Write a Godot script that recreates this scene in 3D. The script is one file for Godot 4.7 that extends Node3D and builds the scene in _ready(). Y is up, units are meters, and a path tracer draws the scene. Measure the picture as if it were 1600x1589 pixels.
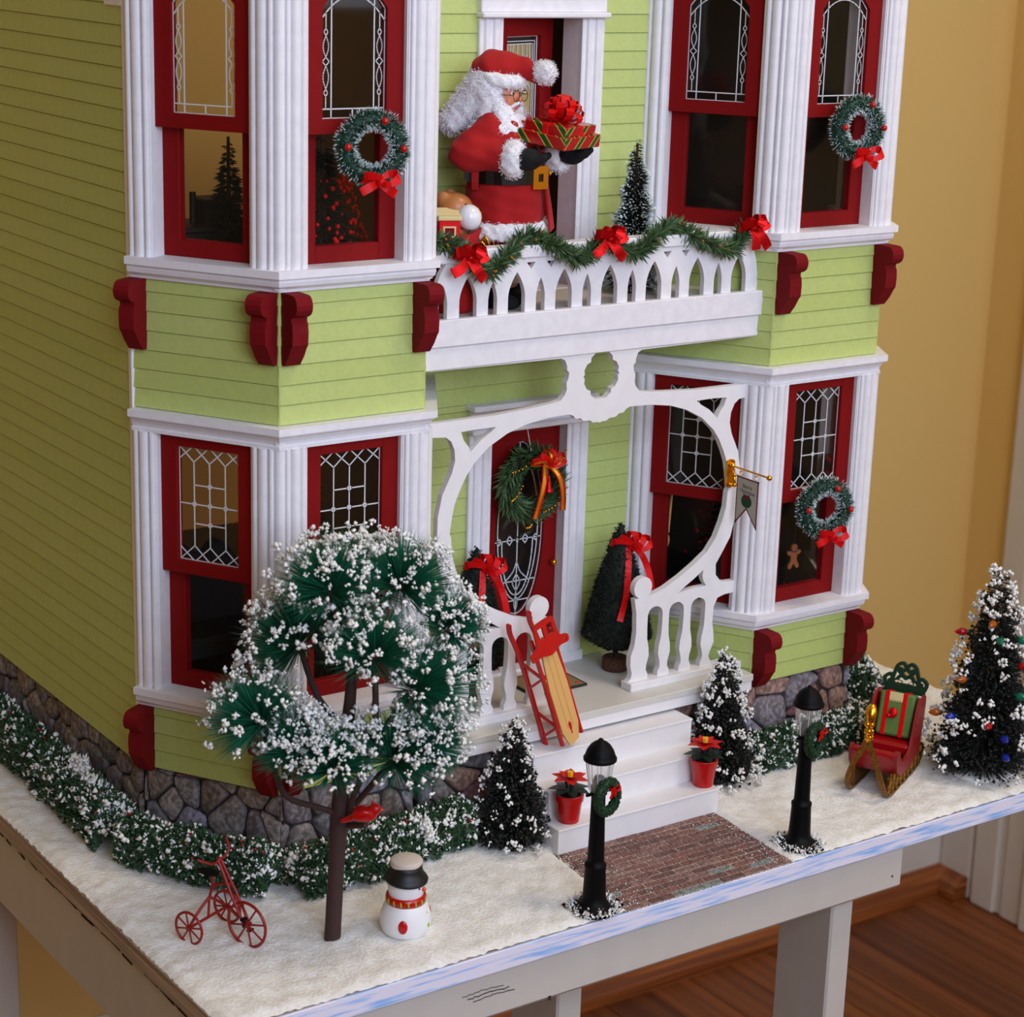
extends Node3D
# A decorated dollhouse on a snow-covered board; one unit is one metre, y is up, the board's top is y = 0.

var M := {}
var taken := {}
var rng := RandomNumberGenerator.new()

# plan of the house: two three-sided bays and the wall between them (x, z)
const A := Vector2(0.0, 0.015)
const B := Vector2(0.0532, 0.1017)
const C := Vector2(0.1532, 0.1017)
const C2 := Vector2(0.2064, 0.015)
const D := Vector2(0.3828, 0.015)
const E := Vector2(0.436, 0.1017)
const F := Vector2(0.536, 0.1017)
const G := Vector2(0.5892, 0.015)
const WALL_Z := 0.019
const TOP := 0.62


# ---------------------------------------------------------------- mesh builder
class MB:
	var P := PackedVector3Array()
	var N := PackedVector3Array()
	var I := PackedInt32Array()

	# corners run counter-clockwise seen from outside; indices are written clockwise for Godot
	func tri(a: Vector3, b: Vector3, c: Vector3) -> void:
		var n := (b - a).cross(c - a).normalized()
		var k := P.size()
		P.append(a); P.append(b); P.append(c)
		N.append(n); N.append(n); N.append(n)
		I.append(k); I.append(k + 2); I.append(k + 1)

	func quad(a: Vector3, b: Vector3, c: Vector3, d: Vector3) -> void:
		var n := (c - a).cross(d - b).normalized()
		var k := P.size()
		P.append(a); P.append(b); P.append(c); P.append(d)
		N.append(n); N.append(n); N.append(n); N.append(n)
		I.append(k); I.append(k + 2); I.append(k + 1)
		I.append(k); I.append(k + 3); I.append(k + 2)

	# box with chamfered edges
	func box(c: Vector3, s: Vector3, ch := 0.0, b := Basis.IDENTITY) -> void:
		var h := s * 0.5
		var k := minf(ch, minf(h.x, minf(h.y, h.z)) * 0.9)
		var ax := [0, 1, 2]
		var q := {}
		for f in 3:
			for sg in [-1, 1]:
				var u: int = (f + 1) % 3
				var v: int = (f + 2) % 3
				var pts := []
				for uv in [[-1, -1], [1, -1], [1, 1], [-1, 1]]:
					var p := Vector3.ZERO
					p[f] = h[f] * sg
					p[u] = (h[u] - k) * uv[0]
					p[v] = (h[v] - k) * uv[1]
					pts.append(c + b * p)
					var key := Vector3i.ZERO
					key[f] = sg; key[u] = uv[0]; key[v] = uv[1]
					q[[f, key]] = c + b * p
				if sg > 0:
					quad(pts[0], pts[1], pts[2], pts[3])
				else:
					quad(pts[3], pts[2], pts[1], pts[0])
		if k <= 0.0:
			return
		for f in ax:
			var u: int = (f + 1) % 3
			for s1 in [-1, 1]:
				for s2 in [-1, 1]:
					var v: int = (f + 2) % 3
					var k0 := Vector3i.ZERO
					k0[f] = s1; k0[u] = s2; k0[v] = -1
					var k1 := k0
					k1[v] = 1
					if s1 * s2 > 0:
						quad(q[[f, k0]], q[[u, k0]], q[[u, k1]], q[[f, k1]])
					else:
						quad(q[[f, k1]], q[[u, k1]], q[[u, k0]], q[[f, k0]])
		for sx in [-1, 1]:
			for sy in [-1, 1]:
				for sz in [-1, 1]:
					var kk := Vector3i(sx, sy, sz)
					if sx * sy * sz > 0:
						tri(q[[0, kk]], q[[1, kk]], q[[2, kk]])
					else:
						tri(q[[0, kk]], q[[2, kk]], q[[1, kk]])

	func span(a: Vector3, b: Vector3, ch := 0.0) -> void:
		box((a + b) * 0.5, (b - a).abs(), ch)

	# smooth surface through rows of points
	func grid(rows: Array, close_v := false, close_u := false) -> void:
		var nu: int = rows.size()
		var nv: int = rows[0].size()
		var k := P.size()
		for r in rows:
			for p in r:
				P.append(p); N.append(Vector3.ZERO)
		var mu := nu if close_u else nu - 1
		var mv := nv if close_v else nv - 1
		for i in mu:
			for j in mv:
				var i2 := (i + 1) % nu
				var j2 := (j + 1) % nv
				var a := k + i * nv + j
				var b := k + i2 * nv + j
				var c := k + i2 * nv + j2
				var d := k + i * nv + j2
				var n := (P[c] - P[a]).cross(P[d] - P[b])
				N[a] += n; N[b] += n; N[c] += n; N[d] += n
				I.append(a); I.append(c); I.append(b)
				I.append(a); I.append(d); I.append(c)
		for t in range(k, P.size()):
			N[t] = N[t].normalized()

	func lathe(profile: Array, segs := 16, xf := Transform3D.IDENTITY) -> void:
		var rows := []
		for p in profile:
			var r := PackedVector3Array()
			for j in segs:
				var t := TAU * j / segs
				r.append(xf * Vector3(p.x * cos(t), p.y, p.x * sin(t)))
			rows.append(r)
		grid(rows, true)

	func ball(c: Vector3, r: Vector3, segs := 12, b := Basis.IDENTITY) -> void:
		var prof := []
		var n := maxi(4, segs / 2)
		for i in n + 1:
			var t := -PI / 2 + PI * i / n
			prof.append(Vector2(maxf(cos(t), 0.001), sin(t)))
		lathe(prof, segs, Transform3D(b * Basis.from_scale(r), c))

	func tube(path: Array, rad, segs := 8, caps := true) -> void:
		var rows := []
		var u := Vector3.ZERO
		var n := path.size()
		for i in n:
			var d: Vector3 = (path[mini(i + 1, n - 1)] - path[maxi(i - 1, 0)]).normalized()
			if i == 0:
				u = d.cross(Vector3.UP)
				if u.length() < 0.1: u = d.cross(Vector3.RIGHT)
				u = u.normalized()
			else:
				u = (u - d * u.dot(d)).normalized()
			var v := u.cross(d)
			var rr: float = rad[i] if rad is Array else rad
			var row := PackedVector3Array()
			for j in segs:
				var t := TAU * j / segs
				row.append(path[i] + (u * cos(t) + v * sin(t)) * rr)
			rows.append(row)
		grid(rows, true)
		if caps:
			for e in [0, n - 1]:
				var r: PackedVector3Array = rows[e]
				for j in segs:
					if e == 0: tri(path[0], r[j], r[(j + 1) % segs])
					else: tri(path[e], r[(j + 1) % segs], r[j])

	func rod(a: Vector3, b: Vector3, r: float, segs := 8) -> void:
		tube([a, b], r, segs)

	# flat ribbon with thickness along a path; side gives the width direction at each point
	func ribbon(path: Array, side: Array, w, th := 0.0003) -> void:
		var rows := []
		var n := path.size()
		for i in n:
			var d: Vector3 = (path[mini(i + 1, n - 1)] - path[maxi(i - 1, 0)]).normalized()
			var s: Vector3 = side[i] if side.size() > 1 else side[0]
			s = (s - d * s.dot(d)).normalized()
			var nn := s.cross(d).normalized() * th * 0.5
			var ww: float = w[i] if w is Array else w
			var p: Vector3 = path[i]
			rows.append(PackedVector3Array([p - s * ww / 2 + nn, p + s * ww / 2 + nn, p + s * ww / 2 - nn, p - s * ww / 2 - nn]))
		for i in n - 1:
			var a: PackedVector3Array = rows[i]
			var b: PackedVector3Array = rows[i + 1]
			for j in 4:
				var j2 := (j + 1) % 4
				quad(a[j], a[j2], b[j2], b[j])
		var f: PackedVector3Array = rows[0]
		quad(f[3], f[2], f[1], f[0])
		f = rows[n - 1]
		quad(f[0], f[1], f[2], f[3])

	# outline (x right, y up) with holes, given thickness z0..z1; lengths in millimetres, placed by xf in metres
	func fret(solids: Array, holes: Array, z0: float, z1: float, xf := Transform3D.IDENTITY) -> void:
		var outs := []
		var hs := []
		for s in solids:
			var cur: PackedVector2Array = s
			if Geometry2D.is_polygon_clockwise(cur): cur.reverse()
			var rest := []
			var nh := []
			for h in hs:
				for piece in Geometry2D.clip_polygons(h, cur):
					nh.append(piece)
			hs = nh
			for o in outs:
				if Geometry2D.intersect_polygons(o, cur).is_empty():
					rest.append(o)
				else:
					for m in Geometry2D.merge_polygons(o, cur):
						if Geometry2D.is_polygon_clockwise(m):
							m.reverse(); hs.append(m)
						else: cur = m
			rest.append(cur)
			outs = rest
		for h in holes:
			var hh: PackedVector2Array = h
			if Geometry2D.is_polygon_clockwise(hh): hh.reverse()
			hs.append(hh)
		# holes that reach the rim become part of the rim
		var inner := []
		for h in hs:
			var inside := true
			var no := []
			for o in outs:
				var r := Geometry2D.clip_polygons(o, h)
				var has_hole := false
				for x in r:
					if Geometry2D.is_polygon_clockwise(x): has_hole = true
				if has_hole or r.is_empty():
					no.append(o)
				elif Geometry2D.intersect_polygons(o, h).is_empty():
					no.append(o)
				else:
					inside = false
					for x in r: no.append(x)
			outs = no
			if inside: inner.append(h)
		var S := 0.001
		for loop in outs + inner:
			var is_hole := inner.has(loop)
			var n: int = loop.size()
			for i in n:
				var p: Vector2 = loop[i] * S
				var q: Vector2 = loop[(i + 1) % n] * S
				var a := xf * Vector3(p.x, p.y, z0)
				var b := xf * Vector3(q.x, q.y, z0)
				var c := xf * Vector3(q.x, q.y, z1)
				var d := xf * Vector3(p.x, p.y, z1)
				if is_hole: quad(b, a, d, c)
				else: quad(a, b, c, d)
		var cuts := [-1e5]
		for h in inner:
			var lo := 1e9
			var hi := -1e9
			for p in h:
				lo = minf(lo, p.x); hi = maxf(hi, p.x)
			cuts.append((lo + hi) * 0.5)
		cuts.append(1e5)
		cuts.sort()
		for o in outs:
			for ci in cuts.size() - 1:
				if cuts[ci + 1] - cuts[ci] < 0.05 and ci > 0: continue
				var strip := PackedVector2Array([Vector2(cuts[ci], -1e5), Vector2(cuts[ci + 1], -1e5), Vector2(cuts[ci + 1], 1e5), Vector2(cuts[ci], 1e5)])
				var pieces := Geometry2D.intersect_polygons(o, strip)
				for h in inner:
					var np := []
					for pc in pieces:
						for x in Geometry2D.clip_polygons(pc, h): np.append(x)
					pieces.assign(np)
				for pc in pieces:
					if Geometry2D.is_polygon_clockwise(pc): continue
					var t := Geometry2D.triangulate_polygon(pc)
					for i in range(0, t.size(), 3):
						var p0: Vector2 = pc[t[i]] * S
						var p1: Vector2 = pc[t[i + 1]] * S
						var p2: Vector2 = pc[t[i + 2]] * S
						if (p1 - p0).cross(p2 - p0) < 0.0:
							var tmp := p1
							p1 = p2; p2 = tmp
						tri(xf * Vector3(p0.x, p0.y, z1), xf * Vector3(p1.x, p1.y, z1), xf * Vector3(p2.x, p2.y, z1))
						tri(xf * Vector3(p0.x, p0.y, z0), xf * Vector3(p2.x, p2.y, z0), xf * Vector3(p1.x, p1.y, z0))

	# profile (out, y) carried along a plan path with mitred corners, ends closed
	func sweep(path: Array, profile: Array) -> void:
		var rows := []
		var n := path.size()
		for i in n:
			var d0: Vector2 = (path[i] - path[maxi(i - 1, 0)]).normalized()
			var d1: Vector2 = (path[mini(i + 1, n - 1)] - path[i]).normalized()
			if i == 0: d0 = d1
			if i == n - 1: d1 = d0
			var n0 := Vector2(-d0.y, d0.x)
			var n1 := Vector2(-d1.y, d1.x)
			var m := (n0 + n1).normalized()
			m /= maxf(m.dot(n0), 0.3)
			var r := PackedVector3Array()
			for q in profile:
				var w: Vector2 = path[i] + m * q.x
				r.append(Vector3(w.x, q.y, w.y))
			rows.append(r)
		var k: int = profile.size()
		for i in n - 1:
			for j in k:
				var j2 := (j + 1) % k
				quad(rows[i][j], rows[i + 1][j], rows[i + 1][j2], rows[i][j2])
		for e in [0, n - 1]:
			for j in range(1, k - 1):
				if e == 0: tri(rows[e][0], rows[e][j], rows[e][j + 1])
				else: tri(rows[e][0], rows[e][j + 1], rows[e][j])

	# a thin needle or leaf: a folded diamond
	func leaf(p: Vector3, d: Vector3, side: Vector3, w: float) -> void:
		var m := p + d * 0.45
		var s := side * w * 0.5
		var e := p + d
		var n := side.cross(d).normalized()
		var k := P.size()
		P.append(p); P.append(m - s); P.append(e); P.append(m + s)
		N.append(n); N.append((n - side * 0.4).normalized()); N.append(n); N.append((n + side * 0.4).normalized())
		I.append(k); I.append(k + 1); I.append(k + 2)
		I.append(k); I.append(k + 2); I.append(k + 3)

	# a small lump with an uneven surface
	func lump(p: Vector3, r: float, g: RandomNumberGenerator) -> void:
		var k := P.size()
		for d in [Vector3.RIGHT, Vector3.LEFT, Vector3.UP, Vector3.DOWN, Vector3.BACK, Vector3.FORWARD]:
			var j: Vector3 = (d + Vector3(g.randf_range(-0.35, 0.35), g.randf_range(-0.35, 0.35), g.randf_range(-0.35, 0.35)))
			P.append(p + j * r * g.randf_range(0.75, 1.25)); N.append(j.normalized())
		for t in [[0, 2, 4], [2, 1, 4], [1, 3, 4], [3, 0, 4], [2, 0, 5], [1, 2, 5], [3, 1, 5], [0, 3, 5]]:
			I.append(k + t[0]); I.append(k + t[2]); I.append(k + t[1])

	func mesh() -> ArrayMesh:
		var a := []
		a.resize(Mesh.ARRAY_MAX)
		a[Mesh.ARRAY_VERTEX] = P
		a[Mesh.ARRAY_NORMAL] = N
		a[Mesh.ARRAY_INDEX] = I
		var m := ArrayMesh.new()
		m.add_surface_from_arrays(Mesh.PRIMITIVE_TRIANGLES, a)
		return m


# ---------------------------------------------------------------- scene tree helpers
func numbered(called: String) -> String:
	if not taken.has(called):
		taken[called] = 0
		return called
	taken[called] += 1
	return "%s_%03d" % [called, taken[called]]

func part(called: String, what, mat: Material, parent: Node3D) -> MeshInstance3D:
	var o := MeshInstance3D.new()
	o.name = called
	o.mesh = what.mesh() if what is MB else what
	o.material_override = mat
	o.cast_shadow = GeometryInstance3D.SHADOW_CASTING_SETTING_ON
	parent.add_child(o, true)
	return o

func tag(o: Node3D, label: String, category: String, group := "", kind := "") -> void:
	o.set_meta("label", label)
	o.set_meta("category", category)
	if group != "": o.set_meta("group", group)
	if kind != "": o.set_meta("kind", kind)

func thing(called: String, label: String, category: String, at := Vector3.ZERO, turn := 0.0, group := "") -> Node3D:
	var o := Node3D.new()
	o.name = numbered(called)
	add_child(o)
	o.position = at
	o.rotation.y = turn
	tag(o, label, category, group)
	return o

func single(called: String, what, mat: Material, label: String, category: String, group := "") -> MeshInstance3D:
	var o := part(numbered(called), what, mat, self)
	tag(o, label, category, group)
	return o

func struct(called: String, what, mat: Material, label := "", category := "") -> MeshInstance3D:
	var o := part(numbered(called), what, mat, self)
	o.set_meta("kind", "structure")
	if label != "":
		o.set_meta("label", label); o.set_meta("category", category)
	return o

func stuff(o: Node3D) -> Node3D:
	o.set_meta("kind", "stuff")
	return o

func pv(a: Array) -> PackedVector2Array:
	var r := PackedVector2Array()
	for i in range(0, a.size(), 2): r.append(Vector2(a[i], a[i + 1]))
	return r

func rect(x0: float, y0: float, x1: float, y1: float) -> PackedVector2Array:
	return PackedVector2Array([Vector2(x0, y0), Vector2(x1, y0), Vector2(x1, y1), Vector2(x0, y1)])

func oval(cx: float, cy: float, rx: float, ry: float, n := 24) -> PackedVector2Array:
	var r := PackedVector2Array()
	for i in n: r.append(Vector2(cx + rx * cos(TAU * i / n), cy + ry * sin(TAU * i / n)))
	return r

func stroke(pts: PackedVector2Array, w: float) -> Array:
	return Geometry2D.offset_polyline(pts, w * 0.5, Geometry2D.JOIN_ROUND, Geometry2D.END_ROUND)

# smooth curve through points
func curve(pts: Array, steps := 6) -> Array:
	var out := []
	var n := pts.size()
	for i in n - 1:
		var p0 = pts[maxi(i - 1, 0)]
		var p1 = pts[i]
		var p2 = pts[i + 1]
		var p3 = pts[mini(i + 2, n - 1)]
		for k in steps:
			out.append(p1.cubic_interpolate(p2, p0, p3, float(k) / steps))
	out.append(pts[n - 1])
	return out

func rv(g: RandomNumberGenerator) -> Vector3:
	while true:
		var v := Vector3(g.randf_range(-1, 1), g.randf_range(-1, 1), g.randf_range(-1, 1))
		if v.length() > 0.1 and v.length() < 1.0: return v.normalized()
	return Vector3.UP

# surface nets over a distance field
func nets(field: Callable, lo: Vector3, hi: Vector3, cell: float) -> MB:
	var nx := int((hi.x - lo.x) / cell) + 2
	var ny := int((hi.y - lo.y) / cell) + 2
	var nz := int((hi.z - lo.z) / cell) + 2
	var v := PackedFloat32Array()
	v.resize(nx * ny * nz)
	for k in nz:
		for j in ny:
			for i in nx:
				v[(k * ny + j) * nx + i] = field.call(lo + Vector3(i, j, k) * cell)
	var mb := MB.new()
	var id := PackedInt32Array()
	id.resize(nx * ny * nz)
	id.fill(-1)
	var off := []
	for c in 8: off.append(Vector3i(c & 1, (c >> 1) & 1, (c >> 2) & 1))
	for k in nz - 1:
		for j in ny - 1:
			for i in nx - 1:
				var s := Vector3.ZERO
				var cnt := 0
				var vals := []
				var neg := 0
				for o in off:
					var x: float = v[((k + o.z) * ny + j + o.y) * nx + i + o.x]
					vals.append(x)
					if x < 0.0: neg += 1
				if neg == 0 or neg == 8: continue
				for e in [[0, 1], [2, 3], [4, 5], [6, 7], [0, 2], [1, 3], [4, 6], [5, 7], [0, 4], [1, 5], [2, 6], [3, 7]]:
					var a: float = vals[e[0]]
					var b: float = vals[e[1]]
					if (a < 0.0) != (b < 0.0):
						var t := a / (a - b)
						s += Vector3(off[e[0]]).lerp(Vector3(off[e[1]]), t)
						cnt += 1
				id[(k * ny + j) * nx + i] = mb.P.size()
				mb.P.append(lo + (Vector3(i, j, k) + s / cnt) * cell)
				mb.N.append(Vector3.ZERO)
	for k in range(1, nz - 1):
		for j in range(1, ny - 1):
			for i in range(1, nx - 1):
				var a: float = v[(k * ny + j) * nx + i]
				for ax in 3:
					var q := [i, j, k]
					q[ax] += 1
					var b: float = v[(q[2] * ny + q[1]) * nx + q[0]]
					if (a < 0.0) == (b < 0.0): continue
					var u := (ax + 1) % 3
					var w := (ax + 2) % 3
					var ids := []
					for uv in [[0, 0], [1, 0], [1, 1], [0, 1]]:
						var r := [i, j, k]
						r[u] -= uv[0]; r[w] -= uv[1]
						ids.append(id[(r[2] * ny + r[1]) * nx + r[0]])
					if ids.has(-1): continue
					if a >= 0.0: ids.reverse()
					# ids now wind counter-clockwise seen from outside
					var n := (mb.P[ids[2]] - mb.P[ids[0]]).cross(mb.P[ids[3]] - mb.P[ids[1]])
					for x in ids: mb.N[x] += n
					mb.I.append(ids[0]); mb.I.append(ids[2]); mb.I.append(ids[1])
					mb.I.append(ids[0]); mb.I.append(ids[3]); mb.I.append(ids[2])
	for t in mb.N.size(): mb.N[t] = mb.N[t].normalized()
	return mb

func caps(p: Vector3, a: Vector3, b: Vector3, ra: float, rb: float) -> float:
	var d := b - a
	var t := clampf((p - a).dot(d) / d.length_squared(), 0.0, 1.0)
	return (p - a - d * t).length() - lerpf(ra, rb, t)

func smin(a: float, b: float, k: float) -> float:
	var h := clampf(0.5 + 0.5 * (b - a) / k, 0.0, 1.0)
	return lerpf(b, a, h) - k * h * (1.0 - h)

func ell(p: Vector3, c: Vector3, r: Vector3) -> float:
	var q := (p - c) / r
	return (q.length() - 1.0) * minf(r.x, minf(r.y, r.z))

# ---------------------------------------------------------------- materials
func noise_tex(sd: int, freq: float, lo: Color, hi: Color, stretch := Vector2.ONE, gain := 1.0, size := 256, oct := 4, shift := 0.0) -> ImageTexture:
	var nz := FastNoiseLite.new()
	nz.seed = sd
	nz.noise_type = FastNoiseLite.TYPE_SIMPLEX_SMOOTH
	nz.frequency = freq
	nz.fractal_octaves = oct
	var img := Image.create(size, size, false, Image.FORMAT_RGB8)
	for y in size:
		for x in size:
			# torus sampling keeps the tile seamless
			var u := TAU * x / size
			var w := TAU * y / size
			var r := size / TAU
			var v := nz.get_noise_3d(cos(u) * r * stretch.x + cos(w) * r * stretch.y * 0.7, sin(u) * r * stretch.x + 71.0, sin(w) * r * stretch.y + cos(w) * r * stretch.y * 0.31)
			img.set_pixel(x, y, lo.lerp(hi, clampf(0.5 + shift + v * gain, 0.0, 1.0)))
	img.generate_mipmaps()
	return ImageTexture.create_from_image(img)

func bump_tex(sd: int, freq: float, amount: float, size := 256) -> ImageTexture:
	var nz := FastNoiseLite.new()
	nz.seed = sd
	nz.noise_type = FastNoiseLite.TYPE_SIMPLEX
	nz.frequency = freq
	nz.fractal_octaves = 4
	var img: Image = nz.get_seamless_image(size, size)
	img.convert(Image.FORMAT_RGBA8)
	img.bump_map_to_normal_map(amount)
	img.generate_mipmaps()
	return ImageTexture.create_from_image(img)

func mat(called: String, c: Color, rough := 0.6, tex: Texture2D = null, per_metre := Vector3(20, 20, 20), nrm: Texture2D = null, nstr := 0.5, metal := 0.0) -> StandardMaterial3D:
	var m := StandardMaterial3D.new()
	m.albedo_color = c
	m.roughness = rough
	m.metallic = metal
	if tex or nrm:
		m.uv1_triplanar = true
		m.uv1_scale = per_metre
	if tex: m.albedo_texture = tex
	if nrm:
		m.normal_enabled = true
		m.normal_texture = nrm
		m.normal_scale = nstr
	M[called] = m
	return m

func make_materials() -> void:
	var grain := noise_tex(3, 0.02, Color(0.985, 0.985, 0.985), Color(1, 1, 1), Vector2(1, 1), 1.2)
	var brush := noise_tex(5, 0.05, Color(0.965, 0.965, 0.97), Color(1, 1, 1), Vector2(1.0, 1.0), 1.0)
	var rough_n := bump_tex(7, 0.04, 4.0)
	var fine_n := bump_tex(9, 0.12, 5.0)
	var mottle := noise_tex(11, 0.03, Color(0.62, 0.6, 0.58), Color(1, 1, 1), Vector2.ONE, 1.5)
	var ply := noise_tex(13, 0.03, Color(0.72, 0.68, 0.64), Color(1, 0.97, 0.93), Vector2(0.25, 4.0), 1.5)
	var oak := noise_tex(15, 0.03, Color(0.6, 0.5, 0.42), Color(1, 1, 1), Vector2(0.15, 4.0), 1.4)
	mat("white", Color(0.93, 0.915, 0.925), 0.5, brush, Vector3(9, 9, 9))
	mat("white_plain", Color(0.92, 0.905, 0.905), 0.5, grain, Vector3(15, 15, 15))
	mat("porch_floor", Color(0.83, 0.81, 0.77), 0.5, grain, Vector3(15, 15, 15))
	for i in 4:
		var t: float = [0.0, 0.01, -0.01, 0.005][i]
		mat("green%d" % i, Color(0.735 + t, 0.785 + t, 0.455 + t * 1.5), 0.55, brush, Vector3(16, 16, 16))
	mat("red", Color(0.5, 0.05, 0.055), 0.6, grain, Vector3(25, 25, 25), rough_n, 0.06)
	mat("bracket", Color(0.46, 0.06, 0.085), 0.7, grain, Vector3(25, 25, 25), fine_n, 0.15)
	for k in ["red", "bracket"]: M[k].metallic_specular = 0.25
	mat("inner_paper", Color(0.4, 0.3, 0.21), 0.9, grain, Vector3(8, 8, 8))
	mat("dark_wood", Color(0.13, 0.075, 0.05), 0.6, oak, Vector3(12, 12, 12))
	mat("leading", Color(0.86, 0.86, 0.86), 0.5)
	var g := mat("pane", Color(0.9, 0.95, 0.95, 0.004), 0.03)
	g.metallic_specular = 0.35
	g.transparency = BaseMaterial3D.TRANSPARENCY_ALPHA
	var g2 := mat("lamp_glass", Color(0.95, 0.93, 0.88, 0.18), 0.05)
	g2.transparency = BaseMaterial3D.TRANSPARENCY_ALPHA
	var sc := [Color(0.64, 0.61, 0.61), Color(0.54, 0.52, 0.53), Color(0.69, 0.64, 0.61), Color(0.62, 0.58, 0.6), Color(0.6, 0.54, 0.5), Color(0.7, 0.64, 0.61)]
	for i in 6: mat("stone%d" % i, sc[i], 0.8, mottle, Vector3(28, 28, 28), fine_n, 0.8)
	mat("stone6", Color(0.76, 0.6, 0.54), 0.75, mottle, Vector3(28, 28, 28), fine_n, 0.7)
	mat("stone8", Color(0.68, 0.66, 0.73), 0.75, mottle, Vector3(28, 28, 28), fine_n, 0.7)
	mat("stone7", Color(0.62, 0.42, 0.44), 0.75, mottle, Vector3(28, 28, 28), fine_n, 0.7)
	mat("mortar", Color(0.24, 0.22, 0.23), 0.95, mottle, Vector3(40, 40, 40))
	var bc := [Color(0.58, 0.41, 0.385), Color(0.63, 0.44, 0.41), Color(0.52, 0.38, 0.36), Color(0.65, 0.5, 0.47), Color(0.6, 0.64, 0.63)]
	for i in 5: mat("brick%d" % i, bc[i], 0.75, mottle, Vector3(60, 60, 60), fine_n, 0.4)
	mat("grout", Color(0.84, 0.77, 0.69), 0.9, mottle, Vector3(60, 60, 60))
	var oak_z := noise_tex(16, 0.03, Color(0.8, 0.74, 0.7), Color(1, 1, 1), Vector2(3.0, 0.2), 1.4)
	var sn := noise_tex(17, 0.035, Color(0.95, 0.935, 0.905), Color(1, 1, 1), Vector2.ONE, 1.0, 512)
	mat("snow", Color(0.95, 0.94, 0.925), 0.95, sn, Vector3(9, 9, 9), bump_tex(19, 0.06, 4.0, 512), 0.5)
	mat("snow_fibre", Color(0.93, 0.91, 0.87), 0.95)
	mat("ply_edge", Color(0.8, 0.74, 0.68), 0.85, ply, Vector3(30, 30, 3))
	mat("ply", Color(0.7, 0.63, 0.55), 0.8, grain)
	var blue := noise_tex(21, 0.035, Color(0.55, 0.74, 0.95), Color(0.94, 0.92, 0.95), Vector2(0.5, 1.5), 2.0, 512, 5, 0.5)
	mat("painted_edge", Color(0.97, 0.97, 1.0), 0.6, blue, Vector3(2.0, 9, 5))
	mat("table", Color(0.79, 0.76, 0.72), 0.55, grain, Vector3(6, 6, 6))
	mat("table_worn", Color(0.2, 0.15, 0.11), 0.8, mottle, Vector3(40, 40, 40))
	mat("wall", Color(0.89, 0.74, 0.44), 0.75)
	mat("room_white", Color(0.84, 0.81, 0.77), 0.5, grain, Vector3(4, 4, 4))
	mat("ceiling", Color(0.85, 0.84, 0.8), 0.9)
	for i in 4: mat("oak%d" % i, [Color(0.5, 0.27, 0.11), Color(0.46, 0.24, 0.09), Color(0.53, 0.29, 0.12), Color(0.42, 0.22, 0.085)][i], 0.45, oak_z, Vector3(3, 3, 0.8))
	mat("oak_trim", Color(0.66, 0.38, 0.16), 0.4, oak, Vector3(2, 8, 8))
	# decorations
	mat("pine", Color(0.11, 0.42, 0.3), 0.45)
	mat("pine_dark", Color(0.08, 0.33, 0.22), 0.5)
	mat("flock", Color(0.95, 0.94, 0.92), 0.9)
	mat("bark", Color(0.24, 0.14, 0.12), 0.75, brush, Vector3(60, 60, 60), fine_n, 0.6)
	mat("brush_dark", Color(0.1, 0.115, 0.09), 0.7)
	mat("hedge", Color(0.16, 0.29, 0.17), 0.6)
	mat("frost_green", Color(0.09, 0.27, 0.2), 0.6)
	mat("frost", Color(0.86, 0.92, 0.91), 0.8)
	mat("topiary", Color(0.045, 0.1, 0.06), 0.8)
	mat("garland", Color(0.32, 0.43, 0.25), 0.5)
	mat("garland_dark", Color(0.2, 0.31, 0.18), 0.5)
	mat("berry", Color(0.72, 0.03, 0.04), 0.25)
	mat("gold_bud", Color(0.62, 0.4, 0.1), 0.4, null, Vector3.ONE, null, 0.5, 0.3)
	mat("ribbon", Color(0.84, 0.04, 0.05), 0.4)
	mat("foil", Color(0.85, 0.05, 0.06), 0.2, null, Vector3(90, 90, 90), fine_n, 0.6, 0.75)
	mat("gold", Color(0.93, 0.66, 0.18), 0.22, null, Vector3.ONE, null, 0.5, 1.0)
	mat("old_gold", Color(0.62, 0.42, 0.13), 0.38, mottle, Vector3(80, 80, 80), fine_n, 0.6, 0.75)
	mat("gold_ribbon", Color(0.95, 0.66, 0.16), 0.3, null, Vector3(120, 120, 120), fine_n, 0.5, 0.7)
	mat("velvet", Color(0.66, 0.02, 0.03), 0.9, null, Vector3(60, 60, 60), fine_n, 0.35)
	M["ribbon"].metallic_specular = 0.3
	M["velvet"].rim_enabled = true
	M["velvet"].rim = 0.35
	mat("fur", Color(0.95, 0.94, 0.95), 0.95, null, Vector3(70, 70, 70), fine_n, 0.9)
	mat("glove", Color(0.02, 0.02, 0.022), 0.9, null, Vector3(90, 90, 90), fine_n, 0.5)
	mat("skin", Color(0.83, 0.5, 0.37), 0.45)
	mat("lips", Color(0.8, 0.4, 0.4), 0.5)
	mat("black_gloss", Color(0.025, 0.025, 0.03), 0.25)
	mat("black_iron", Color(0.03, 0.03, 0.033), 0.5, null, Vector3(60, 60, 60), fine_n, 0.2)
	M["black_iron"].metallic_specular = 0.25
	mat("seam", Color(0.7, 0.52, 0.29), 0.7)
	mat("red_paint", Color(0.74, 0.03, 0.03), 0.35)
	mat("trike_red", Color(0.56, 0.015, 0.02), 0.4)
	mat("birch", Color(0.86, 0.66, 0.39), 0.5, grain, Vector3(40, 10, 40))
	mat("pot", Color(0.74, 0.03, 0.04), 0.28)
	mat("petal", Color(0.82, 0.045, 0.03), 0.5)
	mat("stamen", Color(0.95, 0.8, 0.15), 0.5)
	mat("leaf", Color(0.035, 0.15, 0.1), 0.45)
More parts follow.
